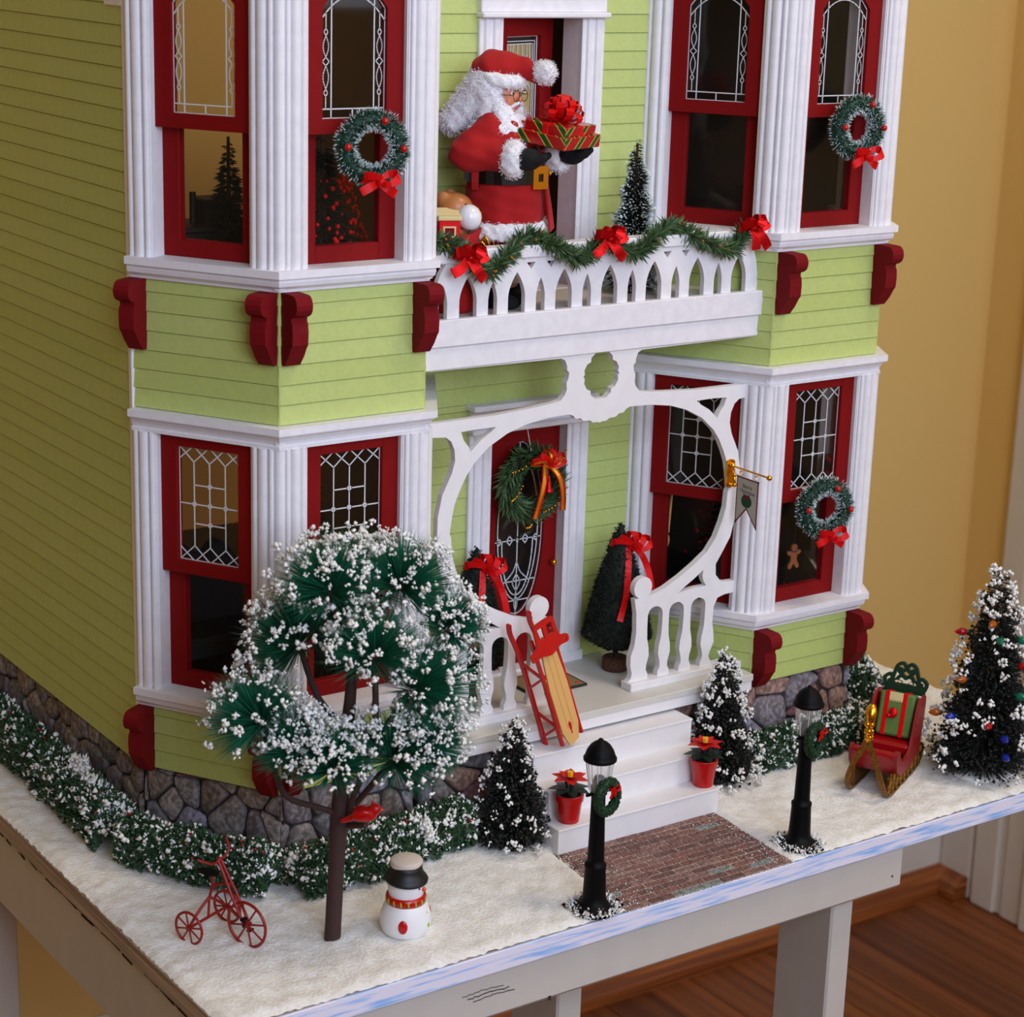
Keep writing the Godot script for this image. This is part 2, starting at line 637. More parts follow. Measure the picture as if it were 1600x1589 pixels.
	mat("soil", Color(0.1, 0.07, 0.05), 0.95)
	mat("stump", Color(0.4, 0.24, 0.17), 0.8, mottle, Vector3(60, 60, 60))
	mat("mat_jute", Color(0.55, 0.44, 0.27), 0.9, grain, Vector3(50, 50, 50))
	mat("snowman", Color(0.93, 0.925, 0.93), 0.4)
	mat("hat_black", Color(0.04, 0.04, 0.042), 0.5)
	mat("hat_snow", Color(0.83, 0.77, 0.71), 0.6)
	mat("orange", Color(0.9, 0.28, 0.04), 0.4)
	mat("lime", Color(0.55, 0.75, 0.12), 0.5)
	mat("bear", Color(0.72, 0.45, 0.25), 0.35)
	mat("yellow", Color(0.93, 0.78, 0.1), 0.25)
	mat("blue", Color(0.05, 0.1, 0.45), 0.3)
	mat("toy_white", Color(0.92, 0.91, 0.93), 0.15)
	mat("cream", Color(0.86, 0.78, 0.55), 0.5)
	mat("banner", Color(0.74, 0.71, 0.66), 0.7, grain, Vector3(100, 100, 100))
	mat("maroon_print", Color(0.42, 0.07, 0.1), 0.7)
	mat("green_print", Color(0.04, 0.27, 0.12), 0.7)
	mat("grey_print", Color(0.25, 0.25, 0.27), 0.7)
	mat("wreath_green", Color(0.03, 0.2, 0.07), 0.5)
	mat("scroll_green", Color(0.05, 0.2, 0.13), 0.4)
	mat("parcel_green", Color(0.36, 0.48, 0.23), 0.5)
	mat("sleigh_red", Color(0.55, 0.03, 0.05), 0.3, null, Vector3(120, 120, 120), fine_n, 0.7)
	mat("sleigh_seat", Color(0.6, 0.03, 0.05), 0.28)
	mat("lamp_teal", Color(0.06, 0.18, 0.15), 0.3)
	mat("bulb_red", Color(0.6, 0.02, 0.08), 0.15)
	mat("bulb_blue", Color(0.05, 0.12, 0.55), 0.15)
	mat("bulb_green", Color(0.02, 0.4, 0.3), 0.15)
	mat("bulb_amber", Color(0.62, 0.3, 0.03), 0.15)
	mat("gift_paper", Color(1, 1, 1), 0.25, stripe_tex(), Vector3(58, 58, 58), null, 0.5, 0.25)
	mat("door_print", Color(0.72, 0.62, 0.38), 0.5)
	mat("ginger", Color(0.55, 0.3, 0.12), 0.6)
	mat("charcoal", Color(0.1, 0.1, 0.1), 0.7)

# diagonal foil paper: red, green and gold bands
func stripe_tex() -> ImageTexture:
	var n := 128
	var img := Image.create(n, n, false, Image.FORMAT_RGB8)
	for y in n:
		for x in n:
			var t := fmod((x + y) / float(n), 1.0)
			var c := Color(0.72, 0.05, 0.05)
			if t > 0.4 and t < 0.47: c = Color(0.85, 0.68, 0.3)
			elif t >= 0.47 and t < 0.72: c = Color(0.06, 0.35, 0.1)
			elif t >= 0.72 and t < 0.79: c = Color(0.85, 0.68, 0.3)
			img.set_pixel(x, y, c)
	img.generate_mipmaps()
	return ImageTexture.create_from_image(img)


# ---------------------------------------------------------------- scene
func _ready() -> void:
	camera_and_light()
	make_materials()
	room()
	table_and_board()
	dollhouse()
	contents()
	porch_things()
	balcony_things()
	garden()

func camera_and_light() -> void:
	var cam := Camera3D.new()
	cam.name = "camera"
	cam.keep_aspect = Camera3D.KEEP_HEIGHT
	cam.fov = 27.705
	cam.near = 0.02
	cam.rotation_order = EULER_ORDER_YXZ
	cam.position = Vector3(-0.5115, 0.57694, 1.14998)
	cam.rotation = Vector3(-0.27385, -0.61067, 0.0303)
	# a real lens: the far wall falls a little out of focus
	var lens := CameraAttributesPhysical.new()
	lens.frustum_focal_length = 48.68
	lens.frustum_focus_distance = 1.33
	lens.exposure_aperture = 11.0
	cam.attributes = lens
	add_child(cam)
	var we := WorldEnvironment.new()
	we.name = "environment"
	var env := Environment.new()
	var sky := Sky.new()
	var psm := ProceduralSkyMaterial.new()
	psm.sky_top_color = Color(0.62, 0.72, 0.9)
	psm.sky_horizon_color = Color(0.8, 0.84, 0.92)
	psm.ground_bottom_color = Color(0.4, 0.42, 0.4)
	psm.ground_horizon_color = Color(0.7, 0.72, 0.74)
	psm.sun_angle_max = 0.0
	sky.sky_material = psm
	env.background_mode = Environment.BG_SKY
	env.sky = sky
	env.tonemap_mode = Environment.TONE_MAPPER_LINEAR
	env.tonemap_exposure = 1.15
	env.sdfgi_enabled = true
	env.ssao_enabled = true
	env.ssil_enabled = true
	we.environment = env
	add_child(we)
	# daylight through the window in front of the house and the one on its right
	window_light("daylight_right", Vector3(1.0, 1.05, 1.93), 0.0, Vector2(1.1, 1.2), Color(0.84, 0.9, 1.0), 1.15)
	window_light("daylight_left", Vector3(-0.32, 1.05, 1.93), 0.0, Vector2(0.85, 1.2), Color(0.84, 0.9, 1.0), 2.2)

func window_light(called: String, at: Vector3, tilt: float, size: Vector2, tint: Color, energy: float) -> void:
	var l := AreaLight3D.new()
	l.name = called
	l.area_size = size
	l.area_range = 12.0
	l.light_color = tint
	l.light_energy = energy
	l.shadow_enabled = true
	add_child(l)
	l.position = at
	l.rotation.x = tilt

func slab(called: String, a: Vector3, b: Vector3, m: Material, label: String, category: String) -> MeshInstance3D:
	var mb := MB.new()
	mb.span(a, b)
	return struct(called, mb, m, label, category)

func room() -> void:
	var y0 := -0.7
	var y1 := 1.85
	# floor: a slab with boards laid on it where the photograph shows them
	var fl := slab("floor", Vector3(-3.2, y0 - 0.06, -0.79), Vector3(1.63, y0 - 0.008, 2.1), M.oak1, "orange-brown oak plank floor under the table", "floor")
	rng.seed = 41
	var x := -3.18
	var k := 0
	while x < 1.53:
		var w := 0.066
		var z := -0.69
		while z < 2.0:
			var L := rng.randf_range(0.5, 0.95) if x > 0.2 and z < 1.0 else 4.0
			var mb := MB.new()
			mb.span(Vector3(x, y0 - 0.008, z), Vector3(minf(x + w - 0.0012, 1.53), y0, minf(z + L - 0.001, 2.0)), 0.001)
			part("floor_board", mb, M["oak%d" % (k % 4)], fl)
			k += 1 + rng.randi() % 2
			z += L
		x += w
	slab("ceiling", Vector3(-3.2, y1, -0.79), Vector3(1.63, y1 + 0.08, 2.1), M.ceiling, "plain white ceiling of the room", "ceiling")
	ceiling_lamp()
	slab("wall_back", Vector3(-3.2, y0, -0.79), Vector3(1.63, y1, -0.69), M.wall, "ochre yellow painted wall behind the dollhouse", "wall")
	# right wall with a white-cased doorway a little way from the corner
	var wr := MB.new()
	wr.span(Vector3(1.53, y0, -0.69), Vector3(1.63, y1, -0.5))
	wr.span(Vector3(1.53, y0, 0.45), Vector3(1.63, y1, 2.0))
	wr.span(Vector3(1.53, y0 + 2.05, -0.5), Vector3(1.63, y1, 0.45))
	struct("wall_right", wr, M.wall, "ochre yellow wall turning the corner at right, holding the doorway", "wall")
	slab("wall_left", Vector3(-3.3, y0, -0.79), Vector3(-3.2, y1, 2.1), M.wall, "ochre wall on the left side of the room", "wall")
	var cas := MB.new()
	for z in [-0.62, 0.45]:
		for q in [[0.0, 0.12, 0.012], [0.008, 0.05, 0.018], [0.06, 0.11, 0.016], [0.1, 0.12, 0.024]]:
			cas.span(Vector3(1.53 - q[2], y0, z + q[0]), Vector3(1.53, y0 + 2.05, z + q[1]), 0.003)
	cas.span(Vector3(1.512, y0 + 2.05, -0.62), Vector3(1.53, y0 + 2.17, 0.57), 0.003)
	var door := struct("door_1", cas, M.room_white, "white moulded door casing at the right edge", "door")
	var lf := MB.new()
	lf.span(Vector3(1.57, y0 + 0.01, -0.5), Vector3(1.61, y0 + 2.05, 0.45), 0.002)
	part("door_leaf", lf, M.room_white, door)
	# baseboards with an oak quarter-round
	var bb := MB.new()
	bb.span(Vector3(-3.2, y0, -0.69), Vector3(1.53, y0 + 0.15, -0.676), 0.003)
	bb.span(Vector3(-3.2, y0 + 0.15, -0.69), Vector3(1.53, y0 + 0.16, -0.682), 0.003)
	var b1 := struct("baseboard_back", bb, M.room_white, "white baseboard along the back wall", "baseboard")
	var qr := MB.new()
	var prof := [Vector2(0, y0), Vector2(0.028, y0), Vector2(0.026, y0 + 0.012), Vector2(0.018, y0 + 0.024), Vector2(0.008, y0 + 0.031), Vector2(0, y0 + 0.033)]
	qr.sweep([Vector2(-3.2, -0.676), Vector2(1.515, -0.676)], prof)
	part("quarter_round", qr, M.oak_trim, b1).set_meta("label", "orange oak quarter-round moulding")
	var bs := MB.new()
	bs.span(Vector3(1.516, y0, -0.676), Vector3(1.53, y0 + 0.15, -0.62), 0.003)
	bs.span(Vector3(1.516, y0, 0.57), Vector3(1.53, y0 + 0.15, 2.0), 0.003)
	var b2 := struct("baseboard_right", bs, M.room_white, "short white baseboard between corner and door casing", "baseboard")
	var q2 := MB.new()
	q2.sweep([Vector2(1.516, -0.676), Vector2(1.516, -0.621)], prof)
	part("quarter_round", q2, M.oak_trim, b2)
	# front wall behind the camera, with the two windows that light the house
	var wf := MB.new()
	var z0 := 2.0
	var z1 := 2.1
	wf.span(Vector3(-3.2, y0, z0), Vector3(1.63, 0.45, z1))
	wf.span(Vector3(-3.2, 1.65, z0), Vector3(1.63, y1, z1))
	wf.span(Vector3(-3.2, 0.45, z0), Vector3(-0.77, 1.65, z1))
	wf.span(Vector3(0.13, 0.45, z0), Vector3(0.42, 1.65, z1))
	wf.span(Vector3(1.6, 0.45, z0), Vector3(1.63, 1.65, z1))
	struct("wall_front", wf, M.wall, "ochre wall with two windows facing the dollhouse", "wall")
	for q in [[0.42, 1.6, 1], [-0.77, 0.13, 2]]:
		var w := MB.new()
		var xa: float = q[0]
		var xb: float = q[1]
		for s in [[xa, 0.45, xa + 0.05, 1.65], [xb - 0.05, 0.45, xb, 1.65], [xa, 0.45, xb, 0.5], [xa, 1.6, xb, 1.65], [xa, 1.03, xb, 1.07]]:
			w.span(Vector3(s[0], s[1], z0 + 0.01), Vector3(s[2], s[3], z0 + 0.06))
		var wn := struct("window_%d" % q[2], w, M.room_white, "white double-hung room window giving the daylight", "window")
		var gp := MB.new()
		gp.span(Vector3(xa + 0.05, 0.5, z0 + 0.03), Vector3(xb - 0.05, 1.6, z0 + 0.034))
		part("pane", gp, M.pane, wn)

func table_and_board() -> void:
	# a low white table of narrow lumber; the display board lies on it
	var t := thing("table", "white painted table with worn edges carrying the snow-covered board", "table", Vector3(0, -0.7, 0))
	var yt := 0.7 - 0.0133
	var top := MB.new()
	top.span(Vector3(-0.045, yt - 0.018, -0.4), Vector3(0.45, yt, 0.243), 0.002)
	part("tabletop", top, M.table, t)
	var fr := MB.new()
	fr.box(Vector3(0.198, yt - 0.0165, 0.2445), Vector3(0.512, 0.033, 0.011), 0.003)
	part("front_rail", fr, M.table, t)
	var sr := MB.new()
	sr.span(Vector3(-0.0585, yt - 0.0585, -0.4), Vector3(-0.047, yt - 0.0005, 0.2385), 0.002)
	part("side_rail", sr, M.table, t)
	var sr2 := MB.new()
	sr2.span(Vector3(0.404, yt - 0.0585, -0.4), Vector3(0.416, yt - 0.018, 0.18), 0.002)
	part("side_rail", sr2, M.table, t)
	var rr := MB.new()
	rr.span(Vector3(-0.045, yt - 0.0585, -0.4), Vector3(0.43, yt - 0.018, -0.388), 0.002)
	part("rear_rail", rr, M.table, t)
	for p in [[0.402, 0.185], [-0.045, 0.185], [0.402, -0.385], [-0.045, -0.2], [0.203, 0.145]]:
		var lg := MB.new()
		lg.span(Vector3(p[0], 0, p[1]), Vector3(p[0] + 0.02, yt - 0.018, p[1] + 0.052), 0.0015)
		part("leg", lg, M.table, t)
	# worn-through patches: thin raw flakes on the arrises
	rng.seed = 77
	var wn := MB.new()
	for i in 46:
		var z := rng.randf_range(-0.12, 0.2)
		var ln := rng.randf_range(0.003, 0.014)
		wn.box(Vector3(-0.0586, yt - 0.0015 - rng.randf() * 0.0035, z), Vector3(0.0003, rng.randf_range(0.0006, 0.0022), ln * 1.6), 0.0001, Basis(Vector3.RIGHT, rng.randf_range(-0.1, 0.1)))
	for q in [[0.052, 0.014, 0.0006, 0.03], [0.056, 0.0165, 0.0005, 0.026], [0.048, 0.0115, 0.0004, 0.012]]:
		for i in 7:
			wn.box(Vector3(q[0] + 0.06 + (i - 3) * 0.0042, yt - q[1] + abs(i - 3) * -0.0003, 0.2501), Vector3(0.0045, q[2], 0.0004), 0.0001, Basis(Vector3.BACK, rng.randf_range(-0.2, 0.2)))
	wn.box(Vector3(0.157, yt - 0.031, 0.2501), Vector3(0.002, 0.003, 0.0004), 0.0001)
	wn.box(Vector3(0.443, yt - 0.022, 0.2501), Vector3(0.0016, 0.0016, 0.0004), 0.0002)
	for i in 22:
		wn.box(Vector3(0.4221, yt - 0.075 - rng.randf() * 0.06, 0.2 + rng.randf() * 0.02), Vector3(0.0004, rng.randf_range(0.002, 0.008), rng.randf_range(0.0008, 0.003)), 0.0001)
	stuff(part("worn_patch", wn, M.table_worn, t))

	# board
	var bd := thing("display_board", "plywood board with a white and blue painted front edge under the snow", "board", Vector3(0, -0.0133, 0))
	var mb := MB.new()
	mb.span(Vector3(-0.0595, 0, -0.45), Vector3(0.665, 0.0133, 0.2525), 0.0006)
	part("plywood", mb, M.ply, bd)
	var e1 := MB.new()
	e1.span(Vector3(-0.0615, 0, 0.2525), Vector3(0.665, 0.0133, 0.2545), 0.0005)
	part("painted_edge", e1, M.painted_edge, bd).set_meta("label", "front edge brushed with white and pale blue paint")
	var e2 := MB.new()
	e2.span(Vector3(-0.0615, 0, -0.45), Vector3(-0.0595, 0.0133, 0.2525), 0.0005)
	part("raw_edge", e2, M.ply_edge, bd).set_meta("label", "weathered bare plywood edge")

	# snow batting
	var nz := FastNoiseLite.new()
	nz.seed = 5
	nz.frequency = 55.0
	nz.fractal_octaves = 4
	var nz2 := FastNoiseLite.new()
	nz2.seed = 8
	nz2.frequency = 12.0
	var rows := []
	var nx := 260
	var nzc := 250
	for i in nx + 1:
		var r := PackedVector3Array()
		for j in nzc + 1:
			var px := lerpf(-0.0612, 0.662, float(i) / nx)
			var pz := lerpf(0.2535, -0.44, float(j) / nzc)
			var edge := minf(minf(px + 0.0615, 0.664 - px), minf(0.2545 - pz, pz + 0.444))
			edge = clampf((edge - 0.002 * nz.get_noise_2d(px * 3 + 5, pz * 3)) / 0.006, 0.0, 1.0)
			var h := 0.0032 + nz.get_noise_2d(px, pz) * 0.0016 + nz2.get_noise_2d(px, pz) * 0.0012
			h = lerpf(-0.0004, h, sqrt(edge))
			# the brick walk and the house stand on the board itself
			var wx := minf(px - walk_left(pz), walk_right(pz) - px) + nz.get_noise_2d(px * 2, pz * 2) * 0.0016
			if pz > 0.16 and wx > -0.001: h = lerpf(h, -0.0006, clampf((wx + 0.001) / 0.002, 0.0, 1.0))
			r.append(Vector3(px, h, pz))
		rows.append(r)
	var sm := MB.new()
	sm.grid(rows)
	var snow := thing("snow_blanket", "cream-white fibrous snow batting spread over the whole board", "snow")
	stuff(snow)
	stuff(part("batting", sm, M.snow, snow))
	rng.seed = 12
	var fb := MB.new()
	for i in 16000:
		var px := rng.randf_range(-0.0605, 0.655)
		var pz := 0.2535 - pow(rng.randf(), 1.2) * 0.3
		if px > 0.0 and pz < 0.1: continue
		if pz > 0.165 and px > walk_left(pz) - 0.002 and px < walk_right(pz) + 0.002: continue
		var d := rv(rng)
		d.y = absf(d.y) * 0.25 + 0.05
		d = d.normalized() * rng.randf_range(0.002, 0.006)
		fb.leaf(Vector3(px, 0.0018 + nz2.get_noise_2d(px, pz) * 0.0012 + rng.randf() * 0.0012, pz), d, d.cross(Vector3.UP).normalized(), 0.0002)
	stuff(part("loose_fibre", fb, M.snow_fibre, snow))

	# brick walk
	var wk := thing("brick_walkway", "red brick walk laid in running bond in front of the white steps", "walkway")
	var base := MB.new()
	base.fret([pv([walk_left(0.168) * 1000, -168, walk_left(0.254) * 1000, -254, walk_right(0.254) * 1000, -254, walk_right(0.168) * 1000, -168])], [], 0.0, 0.0009, Transform3D(Basis(Vector3.RIGHT, -PI / 2), Vector3.ZERO))
	part("grout_bed", base, M.grout, wk)
	rng.seed = 9
	var row := 0
	var z := 0.2538
	while z > 0.169:
		var xl := walk_left(z) + 0.0008
		var xr := walk_right(z) - 0.0008
		var xx := xl - (0.0095 if row % 2 == 1 else 0.0)
		while xx < xr:
			var a := maxf(xx, xl)
			var b := minf(xx + 0.0181, xr)
			if b - a > 0.003:
				var bm := MB.new()
				var hh := 0.0014 + rng.randf() * 0.0004
				bm.span(Vector3(a, 0.0006, z - 0.0051), Vector3(b, hh - 0.0002, z), 0.00025)
				var pick := rng.randi() % 4
				if rng.randf() < 0.09: pick = 4
				part("brick", bm, M["brick%d" % pick], wk)
			xx += 0.0192
		z -= 0.0062
		row += 1
	# snow grains blown over the bricks' sides
	var gr := MB.new()
	for i in 420:
		var side := rng.randf() < 0.5
		var pz := rng.randf_range(0.17, 0.252)
		var off := pow(rng.randf(), 2.5) * 0.03
		var px := walk_left(pz) + off if side else walk_right(pz) - off
		gr.lump(Vector3(px, 0.0018, pz), rng.randf_range(0.0002, 0.0006), rng)
	var sg := single("snow_grains", gr, M.flock, "loose white snow grains scattered along both sides of the brick walk", "snow")
	stuff(sg)

func walk_left(z: float) -> float:
	return lerpf(0.2182, 0.2106, (z - 0.168) / 0.086)

func walk_right(z: float) -> float:
	return lerpf(0.3525, 0.3462, (z - 0.168) / 0.086)

# round flush ceiling lamp, out of the picture, in front and to the right of the house
func ceiling_lamp() -> void:
	var at := Vector3(0.7, 1.85, 0.75)
	var t := thing("ceiling_lamp", "round flush ceiling lamp with a white diffuser above the table", "lamp", at)
	var rim := MB.new()
	rim.lathe([Vector2(0.23, 0.0), Vector2(0.26, 0.0), Vector2(0.26, -0.035), Vector2(0.235, -0.04), Vector2(0.23, -0.03)], 40)
	part("rim", rim, M.room_white, t)
	var df := MB.new()
	df.lathe([Vector2(0.0001, -0.036), Vector2(0.15, -0.036), Vector2(0.232, -0.03)], 40)
	var gm := StandardMaterial3D.new()
	gm.albedo_color = Color(0.95, 0.93, 0.88)
	gm.emission_enabled = true
	gm.emission = Color(1.0, 0.92, 0.8)
	gm.emission_energy_multiplier = 1.0
	part("diffuser", df, gm, t)
	var l := AreaLight3D.new()
	l.name = "lamp_light"
	l.area_size = Vector2(0.4, 0.4)
	l.area_range = 10.0
	l.light_color = Color(1.0, 0.93, 0.83)
	l.light_energy = 0.75
	l.shadow_enabled = true
	t.add_child(l)
	l.position = Vector3(0, -0.045, 0)
	l.rotation.x = -PI / 2

# ---------------------------------------------------------------- dollhouse
# a wall face: x runs along it, z points out of it
func face(a: Vector2, b: Vector2) -> Transform3D:
	var t := (b - a).normalized()
	return Transform3D(Basis(Vector3(t.x, 0, t.y), Vector3.UP, Vector3(-t.y, 0, t.x)), Vector3(a.x, 0, a.y))

func placed(called: String, what, m: Material, parent: Node3D, xf: Transform3D) -> MeshInstance3D:
	var o := part(called, what, m, parent)
	o.transform = xf
	return o

var board_mesh := {}
func clapboards(wall: Node3D, xf: Transform3D, s0: float, s1: float, y0: float, y1: float, pitch := 0.0121) -> void:
	var key := snappedf(s1 - s0, 0.0005)
	var y := y0
	while y < y1 - 0.003:
		var h := minf(pitch, y1 - y)
		var kk := [key, snappedf(h, 0.0003)]
		if not board_mesh.has(kk):
			var mb := MB.new()
			var L := s1 - s0
			mb.fret([pv([0, 0.45, 1.2, 0.45, 1.35, 0.7, 0.6, h * 1000, 0, h * 1000])], [], 0.0, L, Transform3D(Basis(Vector3(0, 0, 1), Vector3.UP, Vector3(-1, 0, 0)), Vector3(L, 0, 0)))
			board_mesh[kk] = mb.mesh()
		placed("clapboard", board_mesh[kk], M["green%d" % (rng.randi() % 4)], wall, xf * Transform3D(Basis.IDENTITY, Vector3(s0, y, 0)))
		y += h

func stones(wall: Node3D, xf: Transform3D, s0: float, s1: float, h: float, sd: int, warm := 0.0) -> void:
	var g := RandomNumberGenerator.new()
	g.seed = sd
	var sites := []
	var ny := 3
	var nx := int(ceil((s1 - s0) / 0.0205))
	for j in range(-1, ny + 1):
		for i in range(-1, nx + 1):
			sites.append(Vector2(s0 + (i + 0.5 + (0.5 if j % 2 else 0.0) + g.randf_range(-0.48, 0.48)) * (s1 - s0) / nx, (j + 0.5 + g.randf_range(-0.42, 0.42)) * h / ny))
	var kept := []
	for c in sites:
		if g.randf() > 0.2: kept.append(c)
	sites = kept
	for c in sites:
		var poly := [Vector2(s0, 0), Vector2(s1, 0), Vector2(s1, h), Vector2(s0, h)]
		for o in sites:
			if o == c or c.distance_to(o) > 0.06: continue
			var mid: Vector2 = (c + o) * 0.5
			var d: Vector2 = (o - c).normalized()
			var np := []
			for i in poly.size():
				var p: Vector2 = poly[i]
				var q: Vector2 = poly[(i + 1) % poly.size()]
				var a := (p - mid).dot(d)
				var b := (q - mid).dot(d)
				if a <= 0.0: np.append(p)
				if (a <= 0.0) != (b <= 0.0): np.append(p.lerp(q, a / (a - b)))
			poly = np
			if poly.size() < 3: break
		if poly.size() < 3: continue
		var ins := Geometry2D.offset_polygon(PackedVector2Array(poly.map(func(v): return v * 1000.0)), -0.55)
		if ins.is_empty() or ins[0].size() < 3: continue
		var r: PackedVector2Array = ins[0]
		if Geometry2D.is_polygon_clockwise(r): r.reverse()
		for it in 2:
			var q := PackedVector2Array()
			for i in r.size():
				var a := r[i]
				var b := r[(i + 1) % r.size()]
				q.append(a.lerp(b, 0.15 + 0.05 * it)); q.append(a.lerp(b, 0.85 - 0.05 * it))
			r = q
		var cen := Vector2.ZERO
		for p in r: cen += p
		cen /= r.size()
		var hh := g.randf_range(0.0022, 0.0042)
		var tilt := Vector2(g.randf_range(-0.12, 0.12), g.randf_range(-0.12, 0.12))
		var rows := []
		for lv in [[1.0, -0.003], [1.0, 0.0002], [0.93, 0.6], [0.76, 0.92], [0.45, 1.0], [0.02, 1.02]]:
			var row := PackedVector3Array()
			for i in r.size():
				var w: Vector2 = cen + (r[i] - cen) * lv[0]
				var zz: float = lv[1] if absf(lv[1]) < 0.01 else lv[1] * hh
				if zz > 0.0005: zz += (w - cen).dot(tilt) * 0.001 + g.randf_range(-0.00022, 0.00022)
				row.append(Vector3(w.x * 0.001, w.y * 0.001, zz))
			row.reverse()
			rows.append(row)
		var mb := MB.new()
		mb.grid(rows, true)
		var mi := g.randi() % 6
		if g.randf() < warm: mi = [6, 7, 8, 6, 8][g.randi() % 5]
		placed("stone", mb, M["stone%d" % mi], wall, xf)

# fluted casing column: a strip of rounded ridges
func column(mb: MB, x0: float, x1: float, y0: float, y1: float) -> void:
	var prof := []
	var w := x1 - x0
	prof.append(Vector2(x0, -0.002))
	prof.append(Vector2(x0, 0.0032))
	for q in [[0.06, 0.27, 0.0016], [0.3, 0.7, 0.0026], [0.73, 0.94, 0.0016]]:
		for i in 9:
			var t := PI * i / 8.0
			prof.append(Vector2(x0 + w * lerpf(q[0], q[1], (1.0 - cos(t)) * 0.5), 0.0036 + q[2] * sin(t)))
	prof.append(Vector2(x1, 0.0032))
	prof.append(Vector2(x1, -0.002))
	for i in prof.size() - 1:
		var a: Vector2 = prof[i]
		var b: Vector2 = prof[i + 1]
		mb.quad(Vector3(a.x, y0, a.y), Vector3(b.x, y0, b.y), Vector3(b.x, y1, b.y), Vector3(a.x, y1, a.y))
	for i in range(1, prof.size() - 1):
		mb.tri(Vector3(prof[0].x, y0, prof[0].y), Vector3(prof[i + 1].x, y0, prof[i + 1].y), Vector3(prof[i].x, y0, prof[i].y))
		mb.tri(Vector3(prof[0].x, y1, prof[0].y), Vector3(prof[i].x, y1, prof[i].y), Vector3(prof[i + 1].x, y1, prof[i + 1].y))

func line(mb: MB, pts: Array, w := 0.0007, z := 0.0) -> void:
	for i in pts.size() - 1:
		var a: Vector2 = pts[i]
		var b: Vector2 = pts[i + 1]
		var d := b - a
		if d.length() < 0.00005: continue
		mb.box(Vector3((a.x + b.x) / 2, (a.y + b.y) / 2, z), Vector3(d.length() + w * 0.8, w, 0.00035), 0.0, Basis(Vector3.BACK, d.angle()))

# leaded pattern with a row of diamonds above and below (ground floor)
func leading_lattice(x0: float, y0: float, x1: float, y1: float) -> MB:
	var mb := MB.new()
	var P := func(u: float, v: float) -> Vector2: return Vector2(lerpf(x0, x1, u), lerpf(y1, y0, v))
	line(mb, [P.call(0, 0), P.call(0, 1), P.call(1, 1)], 0.0005)
	line(mb, [P.call(1, 0), P.call(1, 1)], 0.0005)
	for u in [0.24, 0.5, 0.76]:
		line(mb, [P.call(u, 0.13), P.call(u, 0.87)])
		for s in [-1, 1]:
			line(mb, [P.call(u, 0.13), P.call(u + 0.24 * s, 0.0)])
			line(mb, [P.call(u, 0.87), P.call(u + 0.24 * s, 1.0)])
	for v in [[0.0, 0.11], [1.0, 0.89]]:
		line(mb, [P.call(0, v[1]), P.call(0.22, v[0])])
		line(mb, [P.call(1, v[1]), P.call(0.78, v[0])])
	line(mb, [P.call(0, 0.5), P.call(1, 0.5)])
	for v in [0.33, 0.67]: line(mb, [P.call(0.24, v), P.call(0.76, v)])
	for q in [[0.24, 0.5], [0.76, 0.5], [0.5, 0.33], [0.5, 0.67], [0.5, 0.5]]:
		var c: Vector2 = P.call(q[0], q[1])
		var r := 0.0017
		line(mb, [c + Vector2(r, 0), c + Vector2(0, r), c + Vector2(-r, 0), c + Vector2(0, -r), c + Vector2(r, 0)], 0.0006)
	return mb

# arched border with chains of lenses and diamonds at the sides (upper floor)
func leading_arch(x0: float, y0: float, x1: float, yspring: float, ytop: float) -> MB:
	var mb := MB.new()
	var w := x1 - x0
	var cx := (x0 + x1) * 0.5
	var arch := func(inset: float, u: float) -> float: return ytop - inset - (ytop - yspring) * pow(absf(u - 0.5) * 2.0, 2.2)
	line(mb, [Vector2(x0, yspring), Vector2(x0, y0), Vector2(x1, y0), Vector2(x1, yspring)], 0.0005)
	for ins in [0.0004, 0.0072]:
		var pts := []
		for i in 15:
			var u := i / 14.0
			pts.append(Vector2(x0 + w * u, arch.call(ins, u)))
		line(mb, pts)
	for u in [0.165, 0.835]:
		line(mb, [Vector2(x0 + w * u, y0), Vector2(x0 + w * u, arch.call(0.0, u))])
	line(mb, [Vector2(x0, y0 + 0.0052), Vector2(x1, y0 + 0.0052)])
	line(mb, [Vector2(cx, y0), Vector2(cx, y0 + 0.0052)])
	line(mb, [Vector2(cx, arch.call(0.0, 0.5)), Vector2(cx, arch.call(0.0072, 0.5))])
	for u in [0.08, 0.92]:
		var x: float = x0 + w * u
		var yb := y0 + 0.0052
		var yt: float = arch.call(0.0072, u)
		var H := yt - yb
		var Y := func(t: float) -> float: return yb + H * t
		line(mb, [Vector2(x, yb), Vector2(x, Y.call(0.13))], 0.0005)
		line(mb, [Vector2(x, Y.call(0.84)), Vector2(x, yt)], 0.0005)
		for q in [[0.13, 0.21, 0.0013], [0.45, 0.54, 0.0023], [0.76, 0.84, 0.0013]]:
			line(mb, [Vector2(x, Y.call(q[0])), Vector2(x + q[2], Y.call((q[0] + q[1]) / 2)), Vector2(x, Y.call(q[1])), Vector2(x - q[2], Y.call((q[0] + q[1]) / 2)), Vector2(x, Y.call(q[0]))], 0.0005)
		for q in [[0.21, 0.45], [0.54, 0.76]]:
			for s in [-1, 1]:
				var pts := []
				for i in 9: pts.append(Vector2(x + s * 0.0018 * sin(PI * i / 8.0), Y.call(lerpf(q[0], q[1], i / 8.0))))
				line(mb, pts, 0.0005)
	return mb

